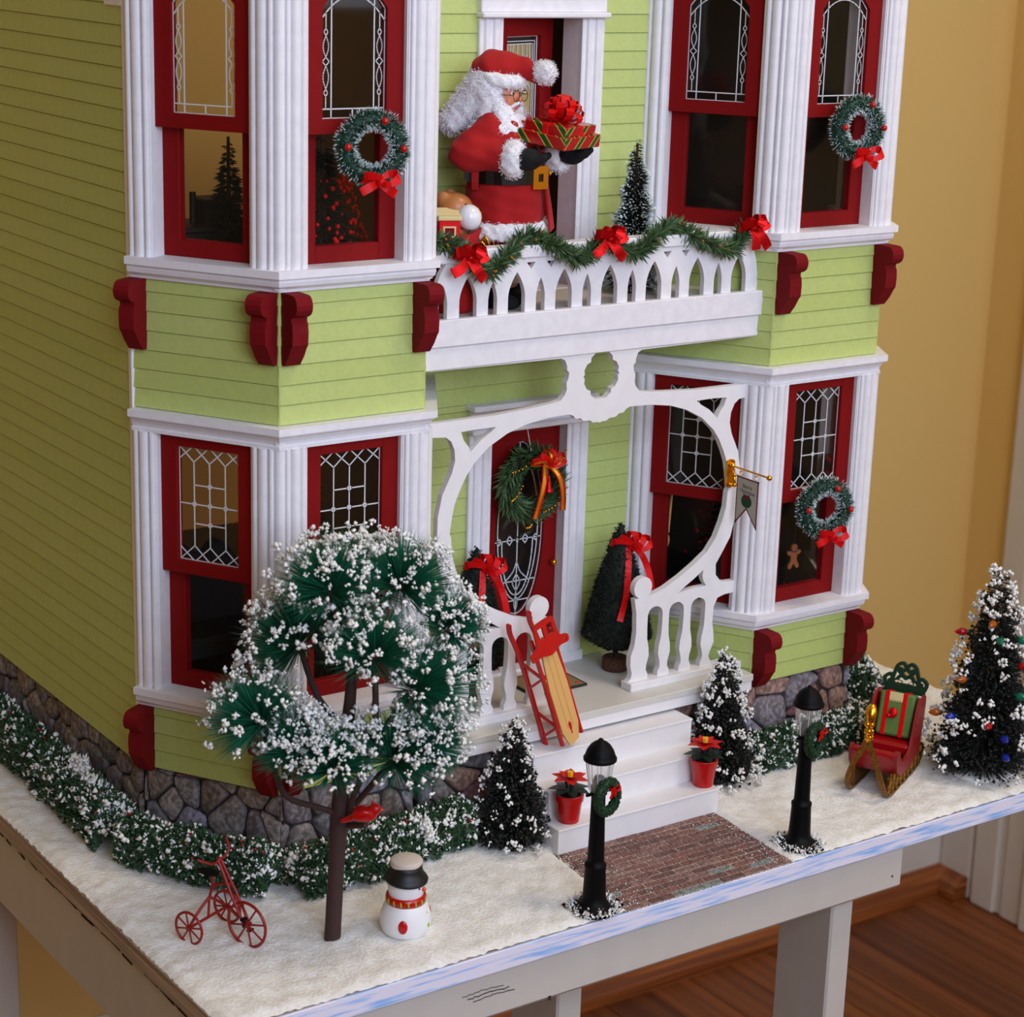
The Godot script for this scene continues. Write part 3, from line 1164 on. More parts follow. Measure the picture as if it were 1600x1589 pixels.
func bay_window(house: Node3D, xf: Transform3D, len: float, y0: float, y1: float, rail: float, arched: bool) -> void:
	var c := len * 0.5
	var x0 := c - 0.0335
	var x1 := c + 0.0335
	var cs := MB.new()
	column(cs, 0.0008, x0, y0, y1)
	column(cs, x1, len - 0.0008, y0, y1)
	# jamb linings behind the columns
	cs.span(Vector3(x0 - 0.001, y0, -0.018), Vector3(x0 + 0.0008, y1, 0.0025))
	cs.span(Vector3(x1 - 0.0008, y0, -0.018), Vector3(x1 + 0.001, y1, 0.0025))
	placed("window_casing", cs, M.white, house, xf)
	# upper sash, flush with the wall
	var st := 0.0121
	var us := MB.new()
	var top := y1 - 0.0075
	if arched:
		var spring := top - 0.0135
		var hole := [x0 + st, rail + 0.0085, x1 - st, rail + 0.0085]
		for i in 13:
			var u := 1.0 - i / 12.0
			hole.append(lerpf(x0 + st, x1 - st, u))
			hole.append(top - (top - spring) * pow(absf(u - 0.5) * 2.0, 2.2))
		var hp := PackedVector2Array()
		for i in range(0, hole.size(), 2): hp.append(Vector2(hole[i], hole[i + 1]) * 1000)
		us.fret([rect(x0 * 1000 + 0.3, rail * 1000, x1 * 1000 - 0.3, y1 * 1000)], [hp], -0.007, -0.0008)
	else:
		us.span(Vector3(x0 + 0.0003, rail, -0.007), Vector3(x0 + st, y1, -0.0008), 0.0005)
		us.span(Vector3(x1 - st, rail, -0.007), Vector3(x1 - 0.0003, y1, -0.0008), 0.0005)
		us.span(Vector3(x0 + st - 0.0005, rail, -0.007), Vector3(x1 - st + 0.0005, rail + 0.0085, -0.0008), 0.0005)
		us.span(Vector3(x0 + st - 0.0005, top, -0.007), Vector3(x1 - st + 0.0005, y1, -0.0008), 0.0005)
	var sash := placed("window_sash", us, M.red, house, xf)
	var pn := MB.new()
	pn.quad(Vector3(x0 + st - 0.001, rail + 0.0075, -0.0043), Vector3(x1 - st + 0.001, rail + 0.0075, -0.0043), Vector3(x1 - st + 0.001, top + 0.001, -0.0043), Vector3(x0 + st - 0.001, top + 0.001, -0.0043))
	part("pane", pn, M.pane, sash)
	var ld: MB
	if arched: ld = leading_arch(x0 + st + 0.0002, rail + 0.0087, x1 - st - 0.0002, top - 0.0135, top)
	else: ld = leading_lattice(x0 + st + 0.0002, rail + 0.0087, x1 - st - 0.0002, top - 0.0002)
	var lm := part("leading", ld, M.leading, sash)
	lm.position.z = -0.0038
	# lower sash, set back
	var ls := MB.new()
	var z0 := -0.0145
	var z1 := -0.0082
	ls.span(Vector3(x0 + 0.0003, y0, z0), Vector3(x0 + st, rail + 0.006, z1), 0.0005)
	ls.span(Vector3(x1 - st, y0, z0), Vector3(x1 - 0.0003, rail + 0.006, z1), 0.0005)
	ls.span(Vector3(x0 + st - 0.0005, y0, z0), Vector3(x1 - st + 0.0005, y0 + 0.0105, z1), 0.0005)
	ls.span(Vector3(x0 + st - 0.0005, rail - 0.001, z0), Vector3(x1 - st + 0.0005, rail + 0.006, z1), 0.0005)
	var s2 := placed("window_sash", ls, M.red, house, xf)
	var p2 := MB.new()
	p2.quad(Vector3(x0 + st - 0.001, y0 + 0.0095, -0.0116), Vector3(x1 - st + 0.001, y0 + 0.0095, -0.0116), Vector3(x1 - st + 0.001, rail, -0.0116), Vector3(x0 + st - 0.001, rail, -0.0116))
	part("pane", p2, M.pane, s2)

var corbel_mesh: Mesh
func corbel(house: Node3D, xf: Transform3D, s: float, ytop: float) -> void:
	if corbel_mesh == null:
		var p := pv([0, 0, 14, 0])
		for i in 7: # rounded ear at the top
			var t := PI * 0.5 - PI * i / 6.0 * 0.92
			p.append(Vector2(14.2 + 5.2 * cos(t), -6.2 + 6.2 * sin(t)))
		for q in [[12.6, -13.2], [12.4, -15.5], [13.6, -17.0], [14.2, -22.0], [13.8, -29.5], [12.2, -31.5], [9.0, -37.0], [5.0, -42.0], [4.2, -43.0], [0, -43.0]]: p.append(Vector2(q[0], q[1]))
		var mb := MB.new()
		mb.fret([p], [], 0.0, 0.0105, Transform3D(Basis(Vector3(0, 0, 1), Vector3.UP, Vector3(-1, 0, 0)), Vector3(0.0105, 0, 0)))
		corbel_mesh = mb.mesh()
	placed("corbel", corbel_mesh, M.bracket, house, xf * Transform3D(Basis.IDENTITY, Vector3(s, ytop, 0.0008)))

func bay(house: Node3D, path: Array, faces: Array) -> void:
	# sills and cornices
	var ext := path.duplicate()
	var t0: Vector2 = (path[1] - path[0]).normalized()
	ext[0] = path[0] + t0 * 0.001
	for q in [[0.0985, false], [0.3706, false], [0.277, true], [0.552, true]]:
		var y: float = q[0]
		var prof: Array
		if q[1]: prof = [Vector2(-0.006, y), Vector2(0.0045, y), Vector2(0.0045, y + 0.002), Vector2(0.0034, y + 0.0028), Vector2(0.0042, y + 0.005), Vector2(0.0058, y + 0.0075), Vector2(0.0072, y + 0.0085), Vector2(0.0072, y + 0.0095), Vector2(0.0088, y + 0.0095), Vector2(0.0088, y + 0.0138), Vector2(-0.006, y + 0.0138)]
		else: prof = [Vector2(-0.02, y), Vector2(0.0026, y), Vector2(0.003, y + 0.002), Vector2(0.0042, y + 0.0023), Vector2(0.0058, y + 0.0038), Vector2(0.0064, y + 0.0062), Vector2(0.0058, y + 0.0082), Vector2(0.0088, y + 0.0086), Vector2(0.0088, y + 0.0132), Vector2(-0.02, y + 0.0132)]
		var mb := MB.new()
		mb.sweep(ext, prof)
		part("cornice" if q[1] else "window_sill", mb, M.white, house)
	for f in faces:
		var xf := face(f[0], f[1])
		var L: float = f[0].distance_to(f[1])
		for band in [[0.0563, 0.0985], [0.2908, 0.3706], [0.5658, TOP]]:
			var wall := MB.new()
			wall.span(Vector3(0, band[0], -0.006), Vector3(L, band[1], 0.0))
			var w := placed("siding_band", wall, M.green0, house, xf)
			clapboards(w, Transform3D.IDENTITY, 0.0, L, band[0], band[1], 0.0119)
		bay_window(house, xf, L, 0.1117, 0.277, 0.189, false)
		bay_window(house, xf, L, 0.3838, 0.552, 0.460, true)
		var base := MB.new()
		base.span(Vector3(0, 0, -0.012), Vector3(L, 0.056, -0.0042))
		var st := placed("foundation", base, M.mortar, house, xf)
		stones(st, Transform3D(Basis.IDENTITY, Vector3(0, 0, -0.0042)), 0.0005, L - 0.0005, 0.0556, int(f[0].x * 1000) + 7, f[2])
	# corner posts inside the mitres, so that no gap opens between faces
	for i in range(1, path.size() - 1):
		var cp := MB.new()
		for y in [[0.1, 0.288], [0.372, 0.565]]: cp.lathe([Vector2(0.0001, y[0]), Vector2(0.0042, y[0]), Vector2(0.0042, y[1]), Vector2(0.0001, y[1])], 10, Transform3D(Basis.IDENTITY, Vector3(path[i].x, 0, path[i].y)))
		stuff(part("corner_post", cp, M.white, house))
		var cg := MB.new()
		for y in [[0.0563, 0.0985], [0.29, 0.371], [0.566, TOP]]: cg.lathe([Vector2(0.0001, y[0]), Vector2(0.0011, y[0]), Vector2(0.0011, y[1]), Vector2(0.0001, y[1])], 8, Transform3D(Basis.IDENTITY, Vector3(path[i].x, 0, path[i].y)))
		stuff(part("corner_bead", cg, M.green0, house))

func dollhouse() -> void:
	rng.seed = 4
	var h := thing("dollhouse", "lime green clapboard dollhouse with white trim, maroon windows and a stone foundation", "dollhouse")
	# side wall
	var sx := face(Vector2(0, -0.42), Vector2(0, 0.012))
	var core := MB.new()
	core.span(Vector3(0, 0.0563, -0.006), Vector3(0.432, TOP, 0))
	var sw := placed("side_wall", core, M.green0, h, sx)
	clapboards(sw, Transform3D.IDENTITY, 0.0, 0.4315, 0.0563, TOP, 0.0121)
	var fb := MB.new()
	fb.span(Vector3(0, 0, -0.012), Vector3(0.43, 0.056, -0.0042))
	var sf := placed("foundation", fb, M.mortar, h, sx)
	stones(sf, Transform3D(Basis.IDENTITY, Vector3(0, 0, -0.0042)), 0.05, 0.4295, 0.0556, 91)
	var post := MB.new()
	post.span(Vector3(-0.0018, 0.0563, 0.0118), Vector3(0.004, TOP, 0.0165), 0.0005)
	post.span(Vector3(-0.0018, 0.527, -0.012), Vector3(0.002, TOP, 0.0118), 0.0005)
	part("corner_board", post, M.white_plain, h)
	# right side and inside of the shell
	var rs := MB.new()
	rs.span(Vector3(0.5832, 0.0, -0.42), Vector3(0.5892, TOP, 0.015))
	part("right_wall", rs, M.green1, h)
	# facade between the bays, with the two door openings
	var wx := face(Vector2(0.19, WALL_Z), Vector2(0.4, WALL_Z))
	var fw := MB.new()
	fw.span(Vector3(0.01, 0.0, -0.006), Vector3(0.0655, TOP, 0))
	fw.span(Vector3(0.1355, 0.0, -0.006), Vector3(0.194, TOP, 0))
	fw.span(Vector3(0.0655, 0.247, -0.006), Vector3(0.1355, 0.342, 0))
	fw.span(Vector3(0.0655, 0.524, -0.006), Vector3(0.1355, TOP, 0))
	fw.span(Vector3(0.0655, 0.0, -0.006), Vector3(0.1355, 0.069, 0))
	var f := placed("front_wall", fw, M.green0, h, wx)
	clapboards(f, Transform3D.IDENTITY, 0.0115, 0.052, 0.069, 0.267)
	clapboards(f, Transform3D.IDENTITY, 0.1505, 0.191, 0.069, 0.267)
	clapboards(f, Transform3D.IDENTITY, 0.0115, 0.191, 0.267, 0.33)
	clapboards(f, Transform3D.IDENTITY, 0.0115, 0.052, 0.342, 0.5455)
	clapboards(f, Transform3D.IDENTITY, 0.1505, 0.191, 0.342, 0.5455)
	clapboards(f, Transform3D.IDENTITY, 0.0115, 0.191, 0.5455, TOP)

	bay(h, [A, B, C, C2], [[A, B, 0.05], [B, C, 0.1], [C, C2, 0.1]])
	bay(h, [D, E, F, G], [[D, E, 0.2], [E, F, 0.75], [F, G, 0.3]])
	var fa := face(A, B)
	var la := A.distance_to(B)
	var fbx := face(B, C)
	for y in [0.3706, 0.0985]:
		corbel(h, fa, 0.0005, y)
		corbel(h, fa, la - 0.0112, y)
		corbel(h, fbx, 0.0006, y)
		corbel(h, fbx, 0.0905, y)
		corbel(h, face(E, F), 0.0006, y)
		corbel(h, face(E, F), 0.0905, y)
	# floors, ceiling and partitions inside the shell
	var fl := MB.new()
	for q in [[0.0563, 0.066], [0.316, 0.33], [0.6, 0.62]]:
		fl.span(Vector3(0.006, q[0], -0.42), Vector3(0.583, q[1], 0.0125))
		for bx in [[B, C], [E, F]]:
			fl.fret([pv([bx[0].x * 1000 - 46, -20, bx[0].x * 1000 + 1, -bx[0].y * 1000 + 8, bx[1].x * 1000 - 1, -bx[1].y * 1000 + 8, bx[1].x * 1000 + 46, -20])], [], q[0], q[1], Transform3D(Basis(Vector3.RIGHT, Vector3.FORWARD, Vector3.UP), Vector3.ZERO))
	part("storey_floor", fl, M.dark_wood, h)
	var pt := MB.new()
	pt.span(Vector3(0.345, 0.066, -0.42), Vector3(0.349, 0.6, 0.012))
	part("partition", pt, M.inner_paper, h)
	var lin := MB.new()
	lin.span(Vector3(0.0062, 0.066, -0.42), Vector3(0.007, 0.6, 0.01))
	lin.span(Vector3(0.582, 0.066, -0.42), Vector3(0.5828, 0.6, 0.01))
	lin.span(Vector3(0.341, 0.066, -0.419), Vector3(0.582, 0.6, -0.415))
	part("wall_lining", lin, M.inner_paper, h)

	porch(h)
	doors(h)
	balcony(h)

func mirror_half(half: Array, cx: float) -> PackedVector2Array:
	var r := PackedVector2Array()
	for p in half: r.append(Vector2(p[0], p[1]))
	for i in range(half.size() - 1, -1, -1): r.append(Vector2(2.0 * cx - half[i][0], half[i][1]))
	return r

func porch(h: Node3D) -> void:
	var fl := MB.new()
	fl.span(Vector3(0.158, 0.064, 0.0185), Vector3(0.43, 0.069, 0.1125), 0.0004)
	part("porch_floor", fl, M.porch_floor, h)
	var fa := MB.new()
	fa.span(Vector3(0.158, 0.0565, 0.109), Vector3(0.392, 0.0642, 0.112), 0.0004)
	fa.span(Vector3(0.3926, 0.0565, 0.108), Vector3(0.43, 0.0642, 0.1112), 0.0004)
	part("porch_fascia", fa, M.white_plain, h)
	var fd := MB.new()
	fd.span(Vector3(0.158, 0, 0.09), Vector3(0.43, 0.0565, 0.096))
	var ff := part("foundation", fd, M.mortar, h)
	stones(ff, Transform3D(Basis.IDENTITY, Vector3(0, 0, 0.096)), 0.158, 0.224, 0.056, 33, 0.35)
	stones(ff, Transform3D(Basis.IDENTITY, Vector3(0, 0, 0.096)), 0.362, 0.43, 0.056, 35, 0.3)
	# three steps
	for i in 3:
		var st := MB.new()
		var y: float = [0.0182, 0.0364, 0.0545][i]
		var zf: float = [0.168, 0.1485, 0.1293][i]
		var x0: float = [0.2203, 0.2258, 0.2262][i]
		var x1: float = [0.3552, 0.3612, 0.3612][i]
		st.span(Vector3(x0 + 0.0004, y - 0.0182 if i == 0 else y - 0.0184, 0.1), Vector3(x1 - 0.0004, y - 0.0016, zf - 0.0006), 0.0003)
		st.span(Vector3(x0, y - 0.0018, 0.1), Vector3(x1, y, zf), 0.0004)
		part("step", st, M.white_plain, h)

	# pierced porch front: top bar, round ring, rails and balusters cut from one board
	var cx := 297.6
	var solids := []
	var holes := []
	# outer shape of the right half, from the fascia down and round
	var half := [[cx, 313.0], [432.5, 313.0], [432.5, 311.0], [330.8, 310.2], [327.5, 308.6], [325.8, 304.5], [325.8, 302.0], [324.0, 300.5], [324.5, 296.5], [325.9, 293.5], [325.5, 289.0], [327.0, 285.5], [330.0, 282.3], [336.0, 281.2], [352.0, 279.8], [380.0, 278.0], [433.0, 277.6], [433.0, 269.0], [418.5, 267.6], [414.5, 264.5], [411.8, 258.5], [411.2, 251.5], [413.5, 243.5], [420.4, 230.0], [423.4, 216.0], [423.6, 203.0], [422.0, 185.0], [418.0, 168.0], [411.0, 157.0], [406.0, 149.5], [406.5, 141.5], [411.0, 136.3], [417.0, 134.8], [433.0, 134.2], [433.0, 126.0], [416.0, 125.6], [409.5, 124.0], [406.4, 118.0], [405.8, 106.0], [407.5, 98.0], [408.2, 91.0], [405.0, 84.5], [404.0, 81.0], [406.0, 77.0], [406.0, 71.2], [433.0, 71.2], [433.0, 70.8], [330.8, 70.8], [331.2, 74.0], [334.2, 76.5], [335.0, 80.0], [333.4, 86.0], [333.4, 93.0], [336.2, 101.0], [337.2, 110.0], [336.6, 124.0], [334.5, 134.5], [350.5, 136.0], [361.0, 139.0], [373.9, 145.1], [386.0, 152.0], [397.2, 159.7], [404.5, 169.0], [409.0, 179.3], [412.3, 190.0], [413.0, 201.0], [414.2, 204.0], [412.6, 214.7], [410.8, 223.0], [407.2, 231.5], [402.5, 240.5], [396.9, 247.9], [386.0, 257.5], [371.9, 264.8], [357.0, 269.3], [340.0, 271.7], [323.2, 272.3], [319.3, 271.0], [317.5, 268.8], [313.5, 268.6], [311.0, 266.6], [305.5, 266.3], [303.0, 264.6], [299.5, 264.7], [cx, 264.0]]
	solids.append(mirror_half(half, cx))
	# the ring and baluster openings, cut on both sides
	for sgn in [1, -1]:
		var mx := func(p: PackedVector2Array) -> PackedVector2Array:
			var r := PackedVector2Array()
			for q in p: r.append(Vector2(cx + (q.x - cx) * sgn, q.y))
			return r
		holes.append(mx.call(pv([380.4, 270.2, 394.0, 270.4, 407.2, 269.9, 405.0, 264.0, 401.5, 260.0, 399.6, 256.0, 392.0, 262.8, 384.5, 267.0])))
		holes.append(mx.call(pv([372.7, 133.2, 386.0, 134.6, 398.2, 134.8, 395.6, 138.5, 394.4, 142.5, 395.0, 147.0, 386.5, 141.5, 378.0, 136.6])))
		for c in [353.4, 372.4, 392.0]:
			var p := []
			for i in 9:
				var t := PI * i / 8.0
				p.append(c + 6.6 * cos(t)); p.append(120.6 + 6.2 * sin(t))
			for q in [[-6.6, 112.0], [-6.2, 104.0], [-4.6, 97.0], [-4.2, 91.0], [-5.9, 85.0], [-6.2, 81.0], [-4.4, 77.5], [-4.4, 74.6], [4.4, 74.6], [4.4, 77.5], [6.2, 81.0], [5.9, 85.0], [4.2, 91.0], [4.6, 97.0], [6.2, 104.0], [6.6, 112.0]]:
				p.append(c + q[0]); p.append(q[1])
			holes.append(mx.call(pv(p)))
		solids.append(oval(cx + 43.9 * sgn, 142.0, 7.8, 7.8, 22))
	# notch between the halves (the way in) and the quatrefoil in the pendant
	var q4 := []
	for q in [[5.5, 311.3], [8.8, 308.3], [9.0, 305.6], [12.0, 304.3], [14.2, 300.5], [13.6, 297.6], [14.9, 296.2], [13.6, 294.8], [14.0, 291.5], [11.6, 287.6], [8.6, 286.4], [8.2, 283.6], [4.5, 280.6]]:
		q4.append([cx + q[0], q[1]])
	holes.append(mirror_half(q4, cx))
	var fr := MB.new()
	fr.fret(solids, holes, 0.0872, 0.092)
	part("porch_fretwork", fr, M.white_plain, h)
	var rl := MB.new()
	for q in [[0.163, 0.2645], [0.3306, 0.431]]:
		rl = MB.new()
		rl.span(Vector3(q[0], 0.0688, 0.0855), Vector3(q[1], 0.0745, 0.0975), 0.0005)
		part("bottom_rail", rl, M.white_plain, h)

func doors(h: Node3D) -> void:
	var low := Vector3(0.0075, -0.003, -0.011)
	var high := Vector3(0.0075, -0.0008, -0.011)
	# casings and headers of both doors
	for q in [[0.0727, 0.25, 0.2697], [0.342, 0.5225, 0.55]]:
		var cs := MB.new()
		for x in [0.2335, 0.3155]:
			cs.span(Vector3(x, q[0], 0.029), Vector3(x + 0.0185, q[1], 0.0338), 0.0006)
			cs.span(Vector3(x + 0.0035, q[0], 0.033), Vector3(x + 0.0075, q[1], 0.0352), 0.0008)
			cs.span(Vector3(x + 0.0105, q[0], 0.033), Vector3(x + 0.0155, q[1], 0.0352), 0.0008)
			cs.span(Vector3(x - 0.0008, q[0] - 0.001, 0.029), Vector3(x + 0.0193, q[0] + 0.007, 0.0362), 0.0006)
		cs.span(Vector3(0.2325, q[1], 0.029), Vector3(0.335, q[1] + 0.0035, 0.0395), 0.0008)
		cs.span(Vector3(0.2335, q[1] + 0.0035, 0.029), Vector3(0.334, q[2], 0.0355), 0.0006)
		cs.span(Vector3(0.2315, q[2] - 0.003, 0.029), Vector3(0.336, q[2] + 0.001, 0.0425), 0.0008)
		cs.span(Vector3(0.2505, q[0], 0.012), Vector3(0.252, q[1], 0.0335))
		cs.span(Vector3(0.3155, q[0], 0.012), Vector3(0.317, q[1], 0.0335))
		var off := low if q[0] < 0.2 else high
		part("door_casing", cs, M.white, h).position = off
		var th := MB.new()
		th.span(Vector3(0.252, q[0] - 0.001, 0.014), Vector3(0.3155, q[0] + 0.0015, 0.036), 0.0005)
		part("door_sill", th, M.white_plain, h).position = off
	# front door with a long oval light
	var dm := MB.new()
	var ov := oval(283.5, 174.0, 20.8, 64.0, 40)
	dm.fret([rect(252.2, 74.2, 315.3, 249.8)], [ov], 0.0185, 0.0245)
	var door := part("front_door", dm, M.red, h)
	door.position = low
	var pn := MB.new()
	pn.fret([oval(283.5, 174.0, 21.3, 64.4, 40)], [], 0.0212, 0.0216)
	part("pane", pn, M.pane, door)
	var ld := MB.new()
	var c := Vector2(0.2835, 0.174)
	var O := func(k: float, t: float) -> Vector2: return c + Vector2(0.0208 * k * cos(t), 0.064 * k * sin(t))
	for k in [0.985, 0.82]:
		var pts := []
		for i in 41: pts.append(O.call(k, TAU * i / 40.0))
		line(ld, pts, 0.0007)
	for y in [0.166, 0.1355, 0.121]:
		var hw: float = 0.0208 * sqrt(maxf(1.0 - pow((y - 0.174) / 0.064, 2.0), 0.0))
		line(ld, [Vector2(c.x - hw, y), Vector2(c.x + hw, y)], 0.0007)
	line(ld, [Vector2(c.x, 0.11), Vector2(c.x, 0.236)], 0.0007)
	for s in [-1, 1]:
		# swag below, pointed arch and diamonds
		var sw := []
		for i in 11:
			var t := PI * 0.5 * i / 10.0
			sw.append(Vector2(c.x + s * 0.0132 * cos(t), 0.166 - 0.041 * sin(t)))
		line(ld, sw, 0.0008)
		line(ld, curve([Vector2(c.x, 0.15), Vector2(c.x + s * 0.003, 0.1425), Vector2(c.x + s * 0.0085, 0.137)], 4), 0.0008)
		line(ld, curve([Vector2(c.x, 0.1405), Vector2(c.x + s * 0.0032, 0.1345), Vector2(c.x, 0.128)], 4), 0.0008)
		line(ld, curve([Vector2(c.x, 0.125), Vector2(c.x + s * 0.0014, 0.119), Vector2(c.x, 0.113)], 4), 0.0006)
		for q in [[0.0, 0.002], [0.0066, 0.0033], [0.0155, 0.0024]]:
			var x: float = c.x + s * q[0]
			var r: float = q[1]
			line(ld, [Vector2(x + r * 0.8, 0.166), Vector2(x, 0.166 + r), Vector2(x - r * 0.8, 0.166), Vector2(x, 0.166 - r), Vector2(x + r * 0.8, 0.166)], 0.0007)
	var lm := part("leading", ld, M.leading, door)
	lm.position.z = 0.022
	var kb := MB.new()
	kb.lathe([Vector2(0.0002, 0), Vector2(0.0018, 0), Vector2(0.0009, 0.0012), Vector2(0.0009, 0.002), Vector2(0.002, 0.0028), Vector2(0.0023, 0.004), Vector2(0.0016, 0.0052), Vector2(0.0002, 0.0056)], 14, Transform3D(Basis(Vector3.RIGHT, Vector3.BACK, Vector3.DOWN), Vector3(0.3115, 0.147, 0.0245)))
	part("door_knob", kb, M.gold, door)
	# balcony door, standing ajar into the house
	var um := MB.new()
	um.fret([rect(0, 0, 63, 177)], [rect(8.5, 92, 49, 165)], -0.006, 0.0)
	var ud := part("balcony_door", um, M.red, h)
	ud.position = Vector3(0.2522, 0.345, 0.0295) + high
	ud.rotation.y = deg_to_rad(21.5)
	var gp := MB.new()
	gp.span(Vector3(0.0085, 0.092, -0.0042), Vector3(0.049, 0.165, -0.0038))
	part("pane", gp, M.pane, ud)
	var bk := MB.new()
	bk.span(Vector3(0.013, 0.097, -0.005), Vector3(0.0445, 0.16, -0.0044))
	part("door_panel", bk, M.door_print, ud).set_meta("label", "tan etched panel")
	var sc := MB.new()
	var L := func(x: float, y: float) -> Vector2: return Vector2(x, y)
	for q in [[0.0088, 0.0922, 0.0487, 0.1648], [0.0115, 0.0955, 0.046, 0.1615], [0.0135, 0.0975, 0.044, 0.1595]]:
		line(sc, [L.call(q[0], q[1]), L.call(q[2], q[1]), L.call(q[2], q[3]), L.call(q[0], q[3]), L.call(q[0], q[1])], 0.0011 if q[0] < 0.01 else 0.0006)
	for s in [-1, 1]:
		for q in [[0.108, 1.0], [0.13, 0.8], [0.149, -0.9]]:
			var pts := []
			for i in 17:
				var t := i / 16.0 * TAU * 1.1
				var r: float = 0.0055 * (1.0 - i / 22.0)
				pts.append(Vector2(0.02875 + s * (0.0075 + r * cos(t)), q[0] + q[1] * r * sin(t)))
			line(sc, pts, 0.0007)
		line(sc, curve([Vector2(0.02875, 0.1), Vector2(0.02875 + s * 0.003, 0.112), Vector2(0.02875 + s * 0.0008, 0.12), Vector2(0.02875 + s * 0.0035, 0.129), Vector2(0.02875, 0.143)], 5), 0.0008)
	for x in [-0.012, -0.009, -0.003, 0.003, 0.009, 0.012]: line(sc, [Vector2(0.02875 + x, 0.148), Vector2(0.02875 + x * 0.9, 0.159)], 0.0005)
	var sp := part("leading", sc, M.leading, ud)
	sp.position.z = -0.0034
	var k2 := MB.new()
	k2.lathe([Vector2(0.0002, 0), Vector2(0.0016, 0), Vector2(0.0008, 0.0012), Vector2(0.0018, 0.0028), Vector2(0.002, 0.004), Vector2(0.0012, 0.005), Vector2(0.0002, 0.0053)], 12, Transform3D(Basis(Vector3.RIGHT, Vector3.BACK, Vector3.DOWN), Vector3(0.0595, 0.073, 0.0)))
	part("door_knob", k2, M.gold, ud)

func balcony(h: Node3D) -> void:
	var fl := MB.new()
	fl.span(Vector3(0.158, 0.333, 0.0185), Vector3(0.43, 0.342, 0.09), 0.0004)
	part("balcony_floor", fl, M.porch_floor, h)
	var fa := MB.new()
	fa.span(Vector3(0.1585, 0.3262, 0.0905), Vector3(0.4345, 0.3432, 0.0955), 0.0006)
	fa.span(Vector3(0.1555, 0.3115, 0.0885), Vector3(0.4335, 0.3258, 0.0935), 0.0006)
	part("balcony_fascia", fa, M.white, h)
	# pierced railing: tall and narrow pointed arches by turns, small notches above the posts
	var holes := []
	for k in 7:
		var c := 191.2 + 36.75 * k
		holes.append(pointed(c, 6.5, 342.6, 353.0, 369.0))
		if k < 6: holes.append(pointed(c + 18.5, 3.4, 342.6, 352.0, 364.5))
		for s in [-1, 1]:
			if (k == 6 and s > 0): continue
			holes.append(pv([c + s * 10.6, 370.3, c + s * 10.6 + 3.4, 374.6, c + s * 10.6 - 3.4, 374.6]))
	holes.append(pointed(172.6, 3.2, 342.6, 352.0, 364.5))
	var out := pv([165.5, 341.0, 429.0, 341.0, 429.0, 346.0, 428.3, 355.0, 426.8, 364.0, 424.0, 371.5, 420.0, 378.0, 175.0, 378.0, 170.5, 371.5, 167.5, 364.0, 165.8, 355.0])
	var rl := MB.new()
	rl.fret([out], holes, 0.0875, 0.0915)
	part("balcony_railing", rl, M.white, h)
	var hr := MB.new()
	hr.span(Vector3(0.1685, 0.3775, 0.082), Vector3(0.4005, 0.3855, 0.0935), 0.0008)
	hr.span(Vector3(0.4005, 0.377, 0.082), Vector3(0.428, 0.3845, 0.0935), 0.0008)
	part("handrail", hr, M.white, h)

func pointed(cx: float, hw: float, y0: float, ys: float, yt: float) -> PackedVector2Array:
	var p := PackedVector2Array([Vector2(cx - hw, y0), Vector2(cx + hw, y0), Vector2(cx + hw, ys)])
	for i in 7:
		var t := (i + 1) / 8.0
		p.append(Vector2(cx + hw * (1.0 - pow(t, 1.8)), lerpf(ys, yt, t)))
	p.append(Vector2(cx, yt))
	for i in range(6, -1, -1):
		var t := (i + 1) / 8.0
		p.append(Vector2(cx - hw * (1.0 - pow(t, 1.8)), lerpf(ys, yt, t)))
	p.append(Vector2(cx - hw, ys))
	return p

# ---------------------------------------------------------------- decoration builders
const SCR := Vector3(0.82, 0, 0.573)   # rightwards along the front of the display
const TOW := Vector3(-0.573, 0, 0.82)  # towards the viewer's side of the display

# a bow of ribbon: loops, knot and two tails; the bow lies in the local x-y plane
func bow(parent: Node3D, called: String, xf: Transform3D, w: float, rw: float, m: Material, tails: Array, loops := 2, label := "") -> MeshInstance3D:
	var mb := MB.new()
	for k in loops:
		var s := 1.0 if k % 2 == 0 else -1.0
		var up := 0.3 if k < 2 else (0.95 if k < 4 else 0.05)
		var len := w * 0.5 * (1.0 if k < 2 else 0.8)
		var d := Vector3(s, up, 0.25 if k < 2 else 0.55).normalized()
		if k == 4: d = Vector3(0.1, 1, 0.4).normalized()
		var nrm := Vector3(0, 0, 1) - d * d.z
		var across := d.cross(nrm.normalized()).normalized()
		var pts := []
		for i in 13:
			var t := PI * 2.0 * i / 12.0
			var a := 0.5 - 0.5 * cos(t)
			pts.append(xf * (d * len * a + across * sin(t) * len * 0.2 + nrm.normalized() * sin(t) * len * 0.34 + Vector3(0, 0, 0.0006)))
		var sd := []
		for i in 13: sd.append(xf.basis * (across * 0.9 + Vector3(0, 0, 0.35)))
		var ws := []
		for i in 13: ws.append(rw * lerpf(0.45, 1.0, 0.5 - 0.5 * cos(TAU * i / 12.0)))
		mb.ribbon(pts, sd, ws, 0.0002)
	for t in tails:
		var c := curve(t.map(func(p): return xf * p), 5)
		var sd := []
		for i in c.size():
			var d: Vector3 = (c[mini(i + 1, c.size() - 1)] - c[maxi(i - 1, 0)]).normalized()
			sd.append(d.cross(xf.basis.z).normalized() + xf.basis.z * 0.25 * sin(i * 0.7))
		mb.ribbon(c, sd, rw * 0.95, 0.0002)
	mb.ball(xf * Vector3(0, 0, 0.0008), Vector3(rw * 0.55, rw * 0.5, rw * 0.45), 10, xf.basis)
	var o := part(called, mb, m, parent)
	if label != "": o.set_meta("label", label)
	return o

